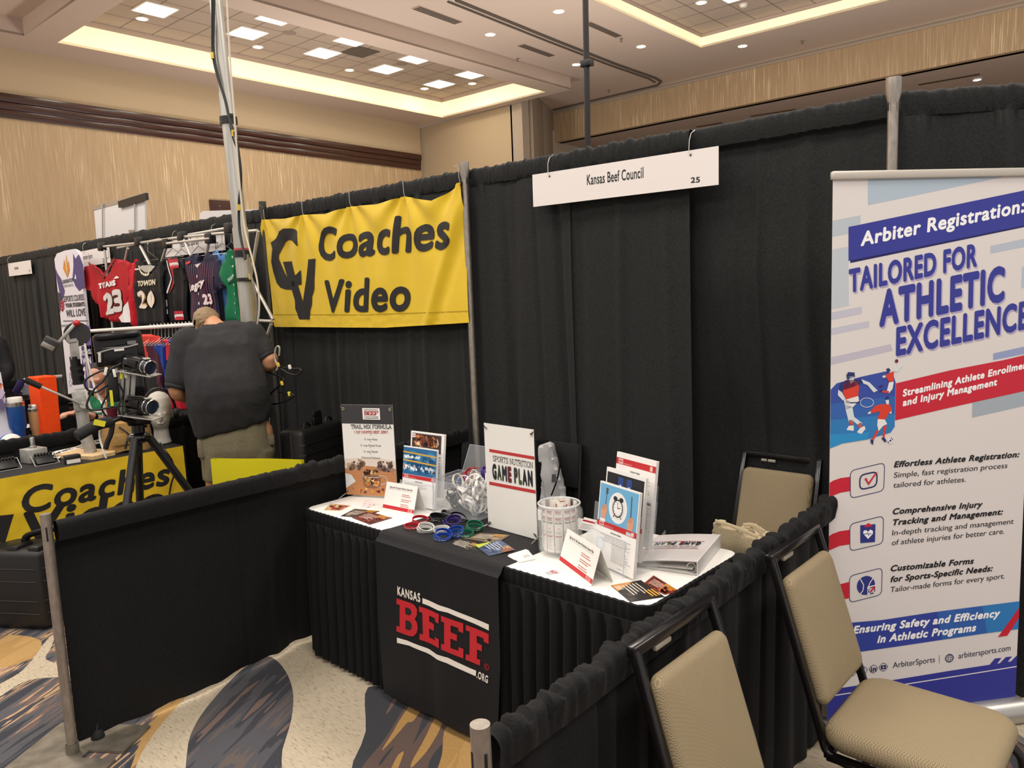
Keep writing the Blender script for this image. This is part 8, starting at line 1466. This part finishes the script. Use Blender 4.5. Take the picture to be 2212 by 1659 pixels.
st = thing('folding_stool', V((F2.o.x+.05, F2.o.y+.08, 0)), 'black stool under the seated person behind the mast', 'stool'); so_ = C(224, 985, .1); mb = MB(); mb.box((so_.x, so_.y, .36), (.36, .36, .04), ID, .01); mb.build('seat', BLK, st)
for a in (-1, 1):
    for b in (-1, 1): mb = MB(); mb.tube([V((so_.x+.14*a, so_.y+.14*b, .34)), V((so_.x+.17*a, so_.y+.17*b, .01))], .012, 8); mb.build('leg', BLK, st)
# ---- the person in black at the left edge
F3 = Face(onX(-22, 800, -4.2)*1); F3 = Face((F3.o.x, F3.o.y, 0)); D = lambda x, y, v=0: F3(x, y, v); p3 = thing('person', F3.o, 'person in a black sleeve cut off by the left edge of the photo', 'person'); mb = MB()
def trow3(y, xl, xr, v, dep, grow=0.):
    a, b = D(xl, y, v), D(xr, y, v); c = (a+b)/2; hw = (b-a).length/2+grow; return [c+F3.x*hw*cos(t)+F3.n*(dep+grow)*sin(t) for t in [2*pi*i/24 for i in range(24)]]
T3 = [(728, -62, -12, 0, .09), (745, -70, -4, 0, .11), (790, -66, -8, 0, .12), (850, -64, -10, 0, .13), (890, -64, -10, 0, .14)]
mb.loft([trow3(*r) for r in T3]); limb(mb, [D(-37, 730), D(-37, 712)], [.055, .05]); mb.ball(D(-37, 690), (.08, .09, .11)); mb.ball(D(-30, 692, -.09), (.014, .02, .02))
for s in (-1, 1): mb.ball(D(-37+24*s, 690), (.01, .02, .03)); a = V((*D(-37+13*s, 890)[:2], .88)); limb(mb, [a, V((a.x, a.y, .48)), V((a.x, a.y, .09))], [.095, .065, .045]); limb(mb, [V((a.x, a.y, .05)), V((a.x, a.y, .03))+F3.n*-.15], [.04, .03])
a_, b_, c_ = D(-8, 745), D(12, 800, -.06), D(-12, 830, -.25); limb(mb, [a_, b_, c_], [.06, .048, .032]); hand(mb, c_, c_-b_, V((0, 0, 1)), 1., .5, 1); a2, b2, c2 = D(-66, 745), D(-78, 810, -.04), D(-70, 850, -.2); limb(mb, [a2, b2, c2], [.06, .048, .032]); hand(mb, c2, c2-b2, V((0, 0, 1)), 1., .5, -1)
mb.build('body', SKIN2, p3, fuse=.011, relax=2)
BJ = fabric('black_jacket', '#19191b', .6, 500, .1, .2, .2); mb = MB(); mb.loft([trow3(*r, grow=.018) for r in T3]); limb(mb, [a_, b_, b_.lerp(c_, .85)], [.08, .066, .05]); limb(mb, [a2, b2, b2.lerp(c2, .85)], [.08, .066, .05]); js = mb.build('black_jacket', BJ, p3, fuse=.013, relax=3); wrinkle(js, .006, 9, 1)
mb = MB()
for s in (-1, 1): a = V((*D(-37+13*s, 890)[:2], .9)); limb(mb, [a, V((a.x, a.y, .5)), V((a.x, a.y, .1))], [.11, .08, .065])
mb.build('trousers', mat('#1b1b1e', .8), p3, fuse=.013, relax=2); mb = MB(); mb.ball(D(-37, 684, .01), (.086, .095, .105)); mb.build('hair', mat('#2b2019', .75), p3)
